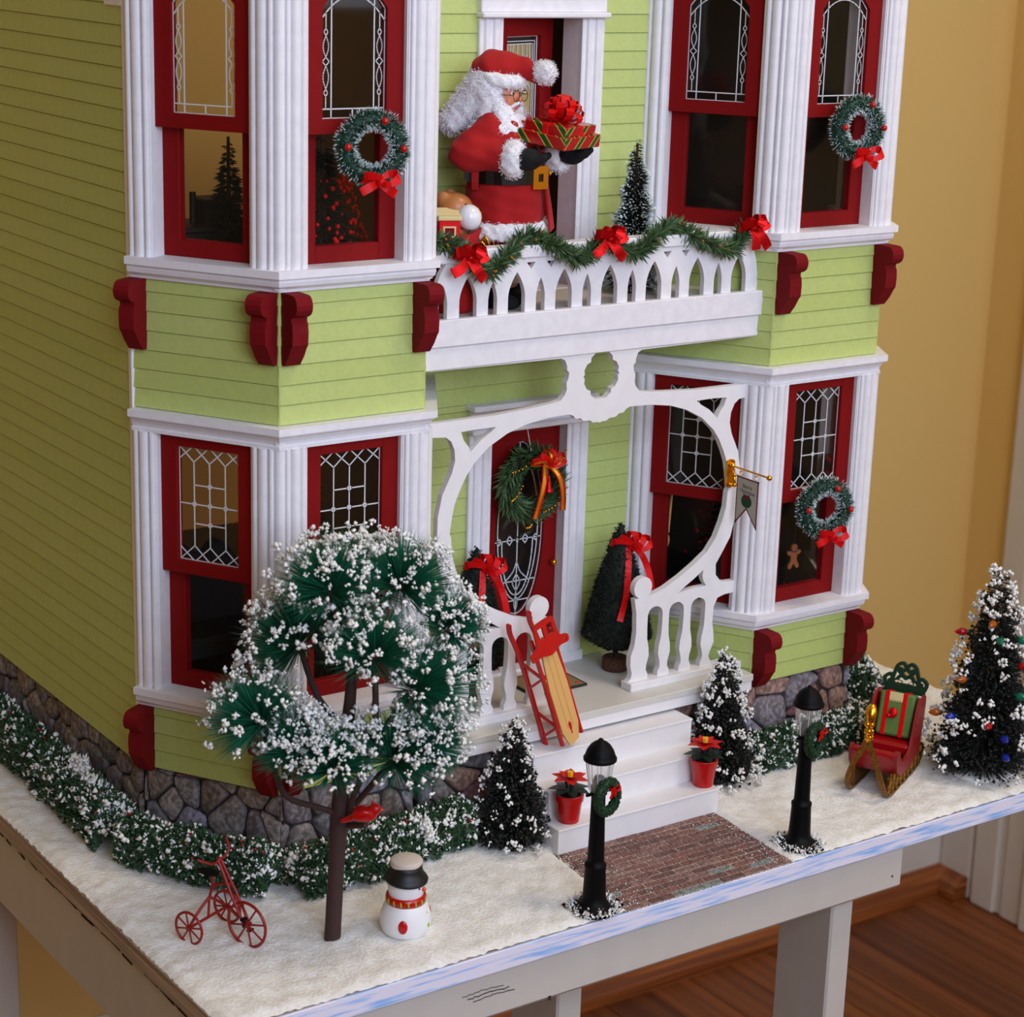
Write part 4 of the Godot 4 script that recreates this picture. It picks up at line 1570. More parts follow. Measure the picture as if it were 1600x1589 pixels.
# frosted bristle wreath with three red beads and a bow; made once, facing z
func frost_wreath(label: String, at: Vector3, turn: float, sd: int) -> void:
	var g := RandomNumberGenerator.new()
	g.seed = sd
	var w := thing("wreath", label, "wreath", at, turn, "frosted wreaths on the windows")
	var R := 0.0162
	var r := 0.0078
	var core := MB.new()
	var ring := []
	for i in 25: ring.append(Vector3(R * cos(TAU * i / 24.0), R * sin(TAU * i / 24.0), 0))
	core.tube(ring, 0.0034, 8, false)
	part("ring", core, M.frost_green, w)
	var gr := MB.new()
	var fr := MB.new()
	for i in 4200:
		var a := g.randf() * TAU
		var b := g.randf() * TAU
		var c := Vector3(cos(a), sin(a), 0)
		var d := (c * cos(b) + Vector3(0, 0, 1) * sin(b) + rv(g) * 0.35).normalized()
		var L := r * g.randf_range(0.75, 1.05)
		var p := c * R
		var sdv := d.cross(rv(g)).normalized()
		gr.leaf(p + d * L * 0.25, d * L * 0.75, sdv, 0.00045)
		var inner := clampf(0.5 - d.dot(c) * 0.45, 0.0, 1.0)
		if g.randf() < 0.25 + 0.45 * inner: fr.leaf(p + d * L * 0.72, d * L * 0.34, sdv, 0.0007)
	stuff(part("bristles", gr, M.frost_green, w))
	stuff(part("frosting", fr, M.frost, w))
	for q in [[0.35, 1.05], [0.9, 0.0], [-0.9, 0.05]]:
		var bb := MB.new()
		var a := atan2(q[1] if absf(q[1]) > 0.5 else q[1], q[0])
		bb.ball(Vector3(cos(a) * R * 1.02, sin(a) * R * 1.02, 0.0075), Vector3.ONE * 0.0021, 14)
		part("bead", bb, M.berry, w)
	var tails := [[Vector3(0, 0, 0), Vector3(-0.006, -0.003, 0.001), Vector3(-0.0115, -0.006, 0.0005)], [Vector3(0, 0, 0), Vector3(0.005, -0.0045, 0.001), Vector3(0.0095, -0.0075, 0)]]
	bow(w, "bow", Transform3D(Basis.IDENTITY, Vector3(0.0025, -0.0185, 0.0085)), 0.022, 0.0055, M.ribbon, tails)

# conical bottle-brush tree
func brush_tree(called: String, label: String, at: Vector3, H: float, R: float, sd: int, fol: Material, snow: Material, n: int, clusters: int, clr: float, group := "", fine := false) -> Node3D:
	var g := RandomNumberGenerator.new()
	g.seed = sd
	var t := thing(called, label, "tree", at, 0.0, group)
	var st := MB.new()
	st.tube([Vector3(0, 0, 0), Vector3(0, H * 0.97, 0)], [0.0022, 0.0008], 8)
	st.lathe([Vector2(0.0001, 0), Vector2(R * 0.35, 0), Vector2(R * 0.33, 0.0025), Vector2(0.0001, 0.003)], 16)
	part("trunk", st, M.bark, t)
	var f := MB.new()
	var s := MB.new()
	for i in n:
		var y := 1.0 - sqrt(g.randf())
		y = lerpf(0.05, 1.0, y)
		var a := g.randf() * TAU
		var tier := 0.86 + 0.14 * sin(y * 34.0 + a * 1.0)
		var r := (R * pow(1.0 - y, 0.82) + R * 0.13) * tier * g.randf_range(0.8, 1.06)
		var d := Vector3(cos(a) * r, g.randf_range(-0.25, 0.12) * r, sin(a) * r)
		var o := Vector3(0, y * H, 0)
		if fine:
			f.leaf(o + d * 0.1, d * 0.9, d.cross(rv(g)).normalized(), 0.0006)
			if g.randf() < 0.34: s.leaf(o + d * 0.82, d * 0.2, d.cross(rv(g)).normalized(), 0.0011)
		else:
			f.leaf(o + d * 0.1, d * 0.9, d.cross(rv(g)).normalized(), 0.0008)
			if i % 2 == 0: f.lump(o + d * g.randf_range(0.72, 0.98), g.randf_range(0.0007, 0.0015), g)
	for i in clusters:
		var y := lerpf(0.03, 1.0, pow(g.randf(), 1.3))
		var a := g.randf() * TAU
		var r := (R * pow(1.0 - y, 0.82) + R * 0.13) * g.randf_range(0.88, 1.05)
		var c := Vector3(cos(a) * r, y * H + 0.001, sin(a) * r)
		for k in 3 + g.randi() % 6:
			s.lump(c + rv(g) * clr * 1.3, clr * g.randf_range(0.5, 1.0), g)
	stuff(part("bristles", f, fol, t))
	stuff(part("snow_flocking", s, snow, t))
	return t

# hedge strip along a path of base points
func hedge(label: String, path: Array, w: float, h: float, sd: int, n: int, snow_n: int, berries: int, lumps: Array = []) -> void:
	var g := RandomNumberGenerator.new()
	g.seed = sd
	var t := thing("hedge", label, "hedge", Vector3.ZERO, 0.0, "snowy hedges round the foundation")
	var nz := FastNoiseLite.new()
	nz.seed = sd
	nz.frequency = 60.0
	var core := MB.new()
	var rows := []
	var pts := curve(path, 6)
	var np := pts.size()
	for i in np:
		var d: Vector3 = (pts[mini(i + 1, np - 1)] - pts[maxi(i - 1, 0)]).normalized()
		var s := d.cross(Vector3.UP)
		var row := PackedVector3Array()
		var e := 0.05 if i == 0 or i == np - 1 else (0.6 if i == 1 or i == np - 2 else 0.82)
		for j in 12:
			var a := TAU * j / 12.0
			row.append(pts[i] + s * cos(a) * w * 0.5 * e + Vector3.UP * (h * 0.5 + sin(a) * h * 0.5 * e))
		row.reverse()
		rows.append(row)
	core.grid(rows, true)
	part("core", core, M.hedge, t)
	var lf := MB.new()
	var sn := MB.new()
	for i in n + int(snow_n * 0.62):
		var u := g.randf() * (np - 1)
		var k := int(u)
		var p: Vector3 = pts[k].lerp(pts[mini(k + 1, np - 1)], u - k)
		var d: Vector3 = (pts[mini(k + 1, np - 1)] - pts[k]).normalized()
		var s := d.cross(Vector3.UP)
		var a := g.randf_range(-0.25, 1.25) * PI
		var ex := 2.6
		var ca := signf(cos(a)) * pow(absf(cos(a)), 2.0 / ex)
		var sa := signf(sin(a)) * pow(absf(sin(a)), 2.0 / ex)
		var q := p + s * ca * w * 0.5 + Vector3.UP * (h * 0.5 + sa * h * 0.5)
		var endw := g.randf() < 0.14
		if endw:
			var first := g.randf() < 0.5
			var pe: Vector3 = pts[0] if first else pts[np - 1]
			var rr := sqrt(g.randf())
			q = pe + s * ca * w * 0.5 * rr + Vector3.UP * (h * 0.5 + sa * h * 0.5 * rr) + d * (-1.0 if first else 1.0) * 0.004 * (1.0 - rr)
		var bump := nz.get_noise_3dv(q)
		q += (s * ca + Vector3.UP * sa) * (bump * 0.005 + g.randf_range(-0.002, 0.001))
		q.y = maxf(q.y, 0.003)
		var out := (s * ca + Vector3.UP * sa + rv(g) * 0.9).normalized()
		if i < n:
			lf.leaf(q - out * 0.001, out * g.randf_range(0.0024, 0.0048), out.cross(rv(g)).normalized(), 0.0023)
			if i % 3 == 0: lf.lump(q, g.randf_range(0.0006, 0.0013), g)
		else:
			var big := g.randf()
			if sa < -0.2 and g.randf() < 0.5: continue
			if big < 0.5:
				sn.leaf(q, (out + Vector3.UP * 0.6).normalized() * g.randf_range(0.002, 0.0045), out.cross(rv(g)).normalized(), 0.0017)
				sn.lump(q + out * 0.001, g.randf_range(0.0005, 0.0011), g)
			else:
				var bs := 1.0 if big < 0.85 else 1.6
				for m in 1 + g.randi() % 4: sn.lump(q + out * 0.0006 + rv(g) * 0.0014 * bs, g.randf_range(0.0006, 0.0015) * bs, g)
	for c in lumps:
		for i in 170:
			var q: Vector3 = c + rv(g) * Vector3(0.007, 0.009, 0.012) * sqrt(g.randf())
			sn.lump(q, g.randf_range(0.0009, 0.002), g)
			if i % 2 == 0: sn.leaf(q, (rv(g) * 0.5 + Vector3.UP).normalized() * 0.005, rv(g), 0.002)
	stuff(part("leaves", lf, M.hedge, t))
	stuff(part("snow_flocking", sn, M.flock, t))
	for i in berries:
		var u := g.randf() * (np - 1)
		var k := int(u)
		var p: Vector3 = pts[k].lerp(pts[mini(k + 1, np - 1)], u - k)
		var d: Vector3 = (pts[mini(k + 1, np - 1)] - pts[k]).normalized()
		var s := d.cross(Vector3.UP)
		var a := g.randf_range(0.05, 0.75) * PI
		var bm := MB.new()
		bm.ball(p + s * cos(a) * (w * 0.5 + 0.001) + Vector3.UP * (h * 0.5 + sin(a) * (h * 0.5 + 0.0015)), Vector3.ONE * g.randf_range(0.0008, 0.0012), 8)
		part("berry", bm, M.berry, t)

func flocked_pine() -> void:
	var g := RandomNumberGenerator.new()
	g.seed = 21
	var base := Vector3(0.0378, 0.002, 0.1944)
	var t := thing("pine_tree", "large snow-flocked pine with bare brown trunk and drooping needle clumps", "tree", base)
	var at := func(px: float, py: float, w: float) -> Vector3:
		return SCR * ((px - 519.0) / 2620.0 - (1466.0 - py) * 0.0000052) + Vector3.UP * ((1466.0 - py) / 2570.0) + TOW * w
	var tr := MB.new()
	tr.tube(curve([at.call(519, 1468, 0), at.call(524, 1380, 0), at.call(530, 1280, 0.0), at.call(538, 1180, 0), at.call(548, 1080, -0.003), at.call(556, 960, -0.008)], 5), [0.0049, 0.0049, 0.0048, 0.0048, 0.0048, 0.0047, 0.0047, 0.0048, 0.0049, 0.0052, 0.0053, 0.0052, 0.005, 0.0048, 0.0046, 0.0045, 0.0044, 0.0042, 0.004, 0.0037, 0.0034, 0.0032, 0.003, 0.0026, 0.0022, 0.002], 12)
	part("trunk", tr, M.bark, t)
	var clumps := [
		[520, 915, 0.0, 0.0375, -0.2, 1.0], [622, 915, -0.012, 0.036, 0.4, 0.9], [588, 998, 0.018, 0.037, 0.05, 1.0],
		[474, 1000, -0.004, 0.039, -0.65, 0.75], [640, 1062, 0.0, 0.044, 0.8, 0.55], [424, 1100, 0.018, 0.038, -0.6, 0.8],
		[530, 1162, 0.026, 0.0325, -0.1, 1.0], [614, 1158, 0.014, 0.037, 0.4, 0.85], [560, 935, -0.035, 0.036, 0.1, 1.0], [690, 975, -0.012, 0.026, 0.5, 0.8], [476, 1142, 0.02, 0.031, -0.25, 0.95], [655, 1140, 0.008, 0.032, 0.55, 0.8]]
	# branches run from the trunk to the clumps
	var limbs := [[[540, 1262, 0], [500, 1245, 0.004], [455, 1225, 0.008], [437, 1175, 0.012], [424, 1100, 0.018]], [[545, 1275, 0], [552, 1230, 0.006], [566, 1190, 0.01], [588, 1110, 0.014], [588, 998, 0.018]], [[556, 1240, 0.003], [580, 1205, 0.008], [602, 1172, 0.012], [614, 1158, 0.014]], [[533, 1190, 0.01], [500, 1165, 0.016], [476, 1142, 0.02]], [[606, 1172, 0.012], [635, 1155, 0.01], [655, 1140, 0.008]], [[540, 1200, 0], [600, 1120, 0], [640, 1062, 0]], [[546, 1130, -0.002], [500, 1080, -0.004], [474, 1000, -0.004]], [[553, 1010, -0.005], [530, 960, -0.002], [520, 915, 0]], [[555, 990, -0.006], [590, 950, -0.01], [622, 915, -0.012], [690, 975, -0.012]], [[556, 985, -0.007], [560, 935, -0.035]], [[536, 1215, 0.002], [533, 1180, 0.016], [530, 1162, 0.026]], [[546, 1275, 0.002], [562, 1268, 0.008], [574, 1262, 0.012]]]
	for L in limbs:
		var pts := []
		for q in L: pts.append(at.call(q[0], q[1], q[2]))
		var bm := MB.new()
		bm.tube(curve(pts, 4), 0.0019, 7)
		part("branch", bm, M.bark, t)
	for c in clumps:
		var apex: Vector3 = at.call(c[0], c[1], c[2])
		var aim: Vector3 = (SCR * c[4] + Vector3.UP * c[5] + TOW * 0.18).normalized()
		var nd := MB.new()
		var sn := MB.new()
		for i in 1700:
			var d := (aim * 0.42 + rv(g)).normalized()
			if d.dot(aim) < -0.05: continue
			if d.dot(aim) < 0.2 and g.randf() < 0.4: continue
			var L: float = c[3] * g.randf_range(0.72, 1.05) * (0.86 + 0.14 * d.dot(aim))
			var side := d.cross(rv(g)).normalized()
			var bend := (d + Vector3.DOWN * 0.12).normalized()
			nd.leaf(apex + d * 0.002, bend * L, side, 0.00062)
			if d.y > -0.2 and d.dot(aim) > 0.15 and g.randf() < 0.035 + 0.11 * maxf(d.y, 0.0) + 0.06 * d.dot(aim):
				var tip := apex + d * 0.002 + bend * L * g.randf_range(0.82, 1.02)
				var big := g.randf_range(0.7, 1.5)
				for k in 3 + g.randi() % 6: sn.lump(tip + rv(g) * 0.0016 * big, g.randf_range(0.0006, 0.0013) * big, g)
		var o := stuff(part("needle_clump", nd, M.pine if g.randf() < 0.7 else M.pine_dark, t))
		stuff(part("snow_flocking", sn, M.flock, o))
	# red bird perched at the right fork
	var b := thing("bird", "small red bird perched on the right fork of the snowy pine", "bird", base + at.call(573, 1249, 0.013), 0.0)
	b.basis = Basis(SCR, Vector3.UP, TOW)
	var bm := nets(func(p: Vector3) -> float:
		var d := ell(p, Vector3(0, 0.002, 0), Vector3(0.0068, 0.0045, 0.0046))
		d = smin(d, ell(p, Vector3(0.0058, 0.0056, 0), Vector3(0.0034, 0.0032, 0.0032)), 0.002)
		d = smin(d, caps(p, Vector3(-0.004, 0.001, 0), Vector3(-0.013, -0.0025, 0), 0.0026, 0.0013), 0.002)
		return smin(d, caps(p, Vector3(0.0045, 0.0075, 0), Vector3(0.004, 0.0105, 0), 0.0016, 0.0004), 0.001), Vector3(-0.016, -0.006, -0.007), Vector3(0.012, 0.013, 0.007), 0.0007)
	part("body", bm, M.red_paint, b)
	var bk := MB.new()
	bk.lathe([Vector2(0.0011, 0), Vector2(0.0006, 0.0012), Vector2(0.0001, 0.0024)], 8, Transform3D(Basis(Vector3.UP, Vector3.RIGHT, Vector3.BACK), Vector3(0.0088, 0.0052, 0)))
	part("beak", bk, M.orange, b)
	for s in [-1, 1]:
		var wm := MB.new()
		wm.ball(Vector3(-0.002, 0.003, s * 0.0042), Vector3(0.006, 0.003, 0.0012), 10, Basis(Vector3.BACK, 0.2))
		part("wing", wm, M.berry, b)
		var em := MB.new()
		em.ball(Vector3(0.0078, 0.0064, s * 0.0023), Vector3.ONE * 0.0005, 6)
		part("eye", em, M.black_gloss, b)

# ---------------------------------------------------------------- things seen through the windows
func contents() -> void:
	var g := RandomNumberGenerator.new()
	g.seed = 6
	# a dark tree hung with red tinsel behind the upper left windows
	var specs := [[Vector3(0.115, 0.331, 0.042), 0.13, 0.04, "dark tree with red tinsel sparkles seen inside the upper left front window", 420], [Vector3(0.49, 0.067, 0.015), 0.16, 0.048, "dark tree with a red bead chain seen inside the lower right bay", 40], [Vector3(0.13, 0.067, 0.01), 0.16, 0.042, "dark tree with a few small lights seen inside the lower left bay behind the pine", 14], [Vector3(0.088, 0.331, -0.03), 0.115, 0.026, "dark scraggly tree silhouette seen inside the upper left angled window", 5]]
	for q in specs:
		var t := thing("indoor_tree", q[3], "tree", q[0])
		var f := MB.new()
		var H: float = q[1]
		var R: float = q[2]
		for i in 2600:
			var y := lerpf(0.05, 1.0, 1.0 - sqrt(g.randf()))
			var a := g.randf() * TAU
			var r := (R * (1.0 - y) + 0.004) * g.randf_range(0.6, 1.1)
			var d := Vector3(cos(a) * r, g.randf_range(-0.5, 0.2) * r, sin(a) * r)
			f.leaf(Vector3(0, y * H, 0) + d * 0.15, d * 0.85, d.cross(rv(g)).normalized(), 0.0014)
		var tm := MB.new()
		tm.tube([Vector3.ZERO, Vector3(0, H, 0)], [0.003, 0.001], 8)
		part("trunk", tm, M.bark, t)
		stuff(part("foliage", f, M.topiary, t))
		var bd := MB.new()
		for i in q[4]:
			var y := g.randf_range(0.05, 0.75)
			var a := g.randf() * TAU
			var r := R * (1.0 - y) + 0.006
			bd.ball(Vector3(cos(a) * r, y * H, sin(a) * r), Vector3.ONE * g.randf_range(0.0007, 0.0016), 6)
		stuff(part("tinsel", bd, M.ribbon, t))
	# furniture outlines
	var cab := thing("cabinet", "dark cabinet silhouette inside the upper left angled window", "cabinet", Vector3(0.07, 0.331, -0.055))
	var c := MB.new()
	c.span(Vector3(-0.03, 0.004, -0.02), Vector3(0.03, 0.055, 0.02), 0.001)
	c.span(Vector3(-0.032, 0.055, -0.022), Vector3(0.032, 0.058, 0.022), 0.0008)
	for x in [-0.027, 0.027]: c.span(Vector3(x - 0.003, 0, -0.018), Vector3(x + 0.003, 0.006, 0.018))
	c.rod(Vector3(0.005, 0.058, 0), Vector3(0.005, 0.078, 0), 0.0022)
	c.lathe([Vector2(0.0001, 0.058), Vector2(0.006, 0.058), Vector2(0.008, 0.064), Vector2(0.006, 0.07), Vector2(0.003, 0.074), Vector2(0.0035, 0.078), Vector2(0.0001, 0.078)], 28, Transform3D(Basis.IDENTITY, Vector3(-0.012, 0, 0)))
	c.span(Vector3(0.008, 0.058, -0.012), Vector3(0.03, 0.074, 0.012), 0.001)
	part("body", c, M.dark_wood, cab)
	var dz := MB.new()
	dz.span(Vector3(-0.026, 0.008, 0.02), Vector3(-0.001, 0.051, 0.022), 0.0006)
	dz.span(Vector3(0.001, 0.008, 0.02), Vector3(0.026, 0.051, 0.022), 0.0006)
	part("door_panel", dz, M.charcoal, cab)
	var ch := thing("settee", "dark high-backed settee silhouette inside the lower left angled window", "settee", Vector3(0.085, 0.067, -0.085))
	var s := MB.new()
	s.fret([PackedVector2Array(curve([Vector2(-42, 0), Vector2(-44, 70), Vector2(-30, 98), Vector2(-18, 120), Vector2(-6, 100), Vector2(10, 88), Vector2(24, 96), Vector2(40, 70), Vector2(42, 0)], 5))], [], -0.012, -0.004)
	part("backrest", s, M.charcoal, ch)
	var se := MB.new()
	se.span(Vector3(-0.042, 0.024, -0.006), Vector3(0.042, 0.04, 0.034), 0.003)
	part("seat", se, M.charcoal, ch)
	for x in [-0.042, 0.036]:
		for z in [-0.004, 0.026]:
			var lm := MB.new()
			lm.span(Vector3(x, 0, z), Vector3(x + 0.006, 0.026, z + 0.006), 0.0006)
			part("leg", lm, M.dark_wood, ch)
	# gingerbread ornament hung behind the lower right window
	var gb := thing("gingerbread_ornament", "brown gingerbread man ornament hanging inside the lower right front window", "ornament", Vector3(0.4882, 0.141, 0.083))
	var m := MB.new()
	var sol := [oval(0, 6.2, 2.9, 2.9, 14), oval(0, -0.5, 3.0, 4.6, 14)]
	for sx in [-1, 1]:
		for p in Geometry2D.offset_polyline(PackedVector2Array([Vector2(0, 1.5), Vector2(sx * 5.2, 2.6)]), 1.5, Geometry2D.JOIN_ROUND, Geometry2D.END_ROUND): sol.append(p)
		for p in Geometry2D.offset_polyline(PackedVector2Array([Vector2(sx * 0.6, -3), Vector2(sx * 3.6, -8.2)]), 1.7, Geometry2D.JOIN_ROUND, Geometry2D.END_ROUND): sol.append(p)
	m.fret(sol, [], -0.0007, 0.0007)
	part("body", m, M.ginger, gb)
	var tie := MB.new()
	tie.span(Vector3(-0.002, 0.0028, 0.0006), Vector3(0.002, 0.0038, 0.0012), 0.0002)
	tie.rod(Vector3(0, 0.009, 0), Vector3(0, 0.034, 0), 0.0002, 5)
	part("collar", tie, M.blue, gb)
	var sp := thing("wooden_spoon", "pale wooden spoon-like stick seen inside the lower right angled window", "utensil", Vector3(0.412, 0.15, 0.03), 0.5)
	var sm := MB.new()
	sm.tube([Vector3(0.004, 0.034, 0), Vector3(0, 0.006, 0)], [0.0009, 0.0011], 8)
	sm.ball(Vector3(-0.0007, 0, 0), Vector3(0.003, 0.005, 0.0016), 12)
	part("handle_and_bowl", sm, M.birch, sp)

# ---------------------------------------------------------------- porch
func porch_things() -> void:
	var g := RandomNumberGenerator.new()
	g.seed = 31
	for q in [[Vector3(0.35, 0.069, 0.0535), "dark green topiary tree with red bow standing right of the front door", 0.112, 0.0295, Vector3(0.003, 0.0935, 0.0075)], [Vector3(0.2345, 0.069, 0.0435), "dark green topiary tree with red bow standing left of the front door", 0.108, 0.0285, Vector3(0.002, 0.0915, 0.0075)]]:
		var t := thing("topiary", q[1], "tree", q[0], 0.0, "topiary trees beside the front door")
		var sm := MB.new()
		sm.lathe([Vector2(0.0001, 0), Vector2(0.0088, 0), Vector2(0.0095, 0.001), Vector2(0.0093, 0.0085), Vector2(0.0085, 0.0095), Vector2(0.0001, 0.0095)], 20)
		part("stump_base", sm, M.stump, t)
		var tk := MB.new()
		tk.tube([Vector3(0, 0.009, 0), Vector3(0, 0.05, 0)], 0.0018, 8)
		part("trunk", tk, M.bark, t)
		var f := MB.new()
		var H: float = q[2]
		var R: float = q[3]
		var cr := []
		for i in 12:
			var y := i / 11.0
			cr.append(Vector2(maxf(0.0002, R * 0.86 * (pow(1.0 - y, 0.75) * minf(1.0, y * 7.0 + 0.12))), lerpf(0.016, H - 0.003, y)))
		var cm := MB.new()
		cm.lathe(cr, 18)
		part("core", cm, M.topiary, t)
		for i in 5200:
			var y := 1.0 - sqrt(g.randf())
			var a := g.randf() * TAU
			var r := R * 0.9 * (pow(1.0 - y, 0.75) * minf(1.0, y * 7.0 + 0.25))
			var p := Vector3(cos(a) * r, lerpf(0.016, H - 0.002, y), sin(a) * r)
			var d := (Vector3(cos(a), 0.1, sin(a)) + rv(g) * 0.8).normalized()
			f.leaf(p - d * 0.001, d * g.randf_range(0.0025, 0.0048), d.cross(rv(g)).normalized(), 0.0006)
			if i % 3 == 0: f.lump(p, g.randf_range(0.0006, 0.0012), g)
		stuff(part("foliage", f, M.topiary, t))
		var o: Vector3 = q[4]
		var tl := [[Vector3(-0.001, 0, 0), Vector3(-0.002, -0.014, 0.006), Vector3(-0.004, -0.032, 0.012), Vector3(-0.009, -0.05, 0.0175)], [Vector3(0.002, 0, 0), Vector3(0.008, -0.006, 0.003), Vector3(0.013, -0.018, 0.005), Vector3(0.016, -0.034, 0.008)]]
		bow(t, "bow", Transform3D(Basis(Vector3.UP, -0.45), o), 0.03, 0.0048, M.ribbon, tl, 5)
	# door mat
	var mt := MB.new()
	mt.box(Vector3(0, 0.0008, 0), Vector3(0.046, 0.0016, 0.036), 0.0004)
	var dm := thing("doormat", "tan woven doormat with dark border lying before the front door", "doormat", Vector3(0.2892, 0.0691, 0.0535), 0.0)
	part("mat", mt, M.mat_jute, dm)
	var bd := MB.new()
	for z in [-0.0175, 0.0175]: bd.box(Vector3(0, 0.001, z), Vector3(0.046, 0.0018, 0.0012), 0.0003)
	for x in [-0.0225, 0.0225]: bd.box(Vector3(x, 0.001, 0), Vector3(0.0012, 0.0018, 0.036), 0.0003)
	stuff(part("border", bd, M.charcoal, dm))
	for q in [[0.018, -0.012], [-0.018, -0.012], [0.018, 0.012], [-0.016, 0.011]]:
		var fm := MB.new()
		fm.ball(Vector3(q[0], 0.0015, q[1]), Vector3(0.0016, 0.0005, 0.0016), 8)
		part("motif", fm, M.ribbon, dm)

	# wreath on the front door
	var w := thing("door_wreath", "full green wreath with gold beads and red-gold bow on the front door", "wreath", Vector3(0.2905, 0.2075, 0.0245))
	var nd := MB.new()
	var nd2 := MB.new()
	for i in 2600:
		var a := g.randf() * TAU
		var b := g.randf() * TAU
		var c := Vector3(cos(a), sin(a), 0)
		var rr := 0.0195 + g.randf_range(-0.002, 0.002)
		var p := c * rr + (c * cos(b) + Vector3.BACK * (0.35 + sin(b))) * 0.003
		var d := (Vector3(-sin(a), cos(a), 0) * 0.9 + c * cos(b) * 0.9 + Vector3.BACK * absf(sin(b)) * 0.8 + rv(g) * 0.5).normalized()
		var mb: MB = nd if i % 3 else nd2
		mb.leaf(p, d * g.randf_range(0.007, 0.0115), d.cross(rv(g)).normalized(), 0.0012)
	var rg := MB.new()
	var ring := []
	for i in 25: ring.append(Vector3(0.0195 * cos(TAU * i / 24.0), 0.0195 * sin(TAU * i / 24.0), 0.001))
	rg.tube(ring, 0.003, 8, false)
	part("ring", rg, M.bark, w)
	stuff(part("needles", nd, M.garland, w))
	stuff(part("needles", nd2, M.garland_dark, w))
	for arc in [[[-0.021, -0.008], [-0.018, -0.005], [-0.0125, 0.0015]], [[0.006, -0.0195], [0.012, -0.017], [0.02, -0.0135]], [[0.017, 0.0135], [0.021, 0.0175], [0.0235, 0.023]], [[-0.021, 0.012], [-0.014, 0.014], [-0.005, 0.0185]], [[-0.008, -0.029], [-0.006, -0.0285], [-0.004, -0.027]]]:
		var pts := curve([Vector3(arc[0][0], arc[0][1], 0.0095), Vector3(arc[1][0], arc[1][1], 0.0105), Vector3(arc[2][0], arc[2][1], 0.0095)], 3)
		for p in pts:
			var bm := MB.new()
			bm.ball(p, Vector3.ONE * 0.0009, 8)
			part("gold_bead", bm, M.gold, w)
	var bt := [[Vector3(0, 0, 0), Vector3(-0.003, -0.01, 0.004), Vector3(-0.005, -0.024, 0.003), Vector3(-0.008, -0.038, 0.001)], [Vector3(0.002, 0, 0), Vector3(0.008, -0.008, 0.005), Vector3(0.013, -0.021, 0.004), Vector3(0.0155, -0.035, 0.001)]]
	bow(w, "bow", Transform3D(Basis.IDENTITY, Vector3(0.004, 0.016, 0.012)), 0.026, 0.0044, M.gold_ribbon, bt, 5, "gold ribbon bow edged with red")
	var ed := MB.new()
	for tl in bt:
		for s in [-1, 1]:
			var c2 := curve(tl.map(func(p): return Vector3(0.004, 0.016, 0.0122) + p + Vector3(s * 0.0019, 0, 0.0002)), 5)
			ed.tube(c2, 0.0005, 5)
	bow(w, "bow_trim", Transform3D(Basis.IDENTITY, Vector3(0.004, 0.0165, 0.013)), 0.029, 0.003, M.ribbon, [], 5)
	part("ribbon_edge", ed, M.ribbon, w)
	var be := MB.new()
	be.lathe([Vector2(0.0001, 0.012), Vector2(0.0009, 0.0115), Vector2(0.0012, 0.009), Vector2(0.0018, 0.004), Vector2(0.0032, 0.0008), Vector2(0.0032, 0), Vector2(0.0001, 0.0004)], 14, Transform3D(Basis.IDENTITY, Vector3(0.0065, -0.004, 0.0135)))
	part("bell", be, M.foil, w).set_meta("label", "small red bell")
	var wire := MB.new()
	wire.rod(Vector3(-0.002, 0.022, 0.004), Vector3(-0.004, 0.042, 0.0), 0.0003, 5)
	part("hanger", wire, M.leading, w)

	sled()

	# banner bracket on the porch ring
	var b := thing("banner", "small greeting banner with green wreath print hung from a gold wall bracket", "banner", Vector3(0.4135, 0.2045, 0.092))
	var pl := MB.new()
	pl.fret([PackedVector2Array(curve([Vector2(-2.6, 8), Vector2(-3.4, 6), Vector2(-2.8, 3), Vector2(-3.8, 0), Vector2(-2.8, -5), Vector2(-3.2, -8), Vector2(0, -12), Vector2(3.2, -8), Vector2(2.8, -5), Vector2(3.8, 0), Vector2(2.8, 3), Vector2(3.4, 6), Vector2(2.6, 8), Vector2(0, 9)], 3))], [], 0.0, 0.0018, Transform3D(Basis.IDENTITY, Vector3(0, 0.012, 0)))
	part("wall_plate", pl, M.gold, b)
	var rd := MB.new()
	rd.rod(Vector3(0, 0.0165, 0.0015), Vector3(0, 0.0165, 0.0405), 0.0007)
	rd.ball(Vector3(0, 0.0165, 0.0415), Vector3.ONE * 0.002, 14)
	rd.tube(curve([Vector3(0, 0.0025, 0.0018), Vector3(0, 0.004, 0.006), Vector3(0, 0.009, 0.0055), Vector3(0, 0.013, 0.003)], 5), 0.0011, 8)
	rd.ball(Vector3(0, 0.0035, 0.006), Vector3.ONE * 0.0019, 12)
	rd.ball(Vector3(0, 0.0105, 0.0055), Vector3.ONE * 0.0017, 12)
	rd.ball(Vector3(0, 0.0165, 0.003), Vector3.ONE * 0.0022, 12)
	part("rod", rd, M.gold, b)
	for z in [0.0125, 0.0285]:
		var lk := MB.new()
		for q in [[0.0152, 0.0011], [0.0132, 0.0017]]:
			var cp := []
			for i in 13: cp.append(Vector3(0.0003 * cos(i), q[0] + q[1] * sin(TAU * i / 12.0), z + q[1] * cos(TAU * i / 12.0)))
			lk.tube(cp, 0.00022, 5, false)
		part("hook", lk, M.gold, b)
	# the cloth hangs under the rod: its local x runs along the rod
	var cx := Transform3D(Basis(Vector3.BACK, Vector3.UP, Vector3.LEFT), Vector3(0, 0.0112, 0.009))
	var cl := MB.new()
	cl.fret([pv([0, 0, 22.5, 0, 22.5, -34, 11.2, -21.5, 0, -34])], [], -0.0003, 0.0003, cx)
	var cloth := part("cloth", cl, M.banner, b)
	var tr := MB.new()
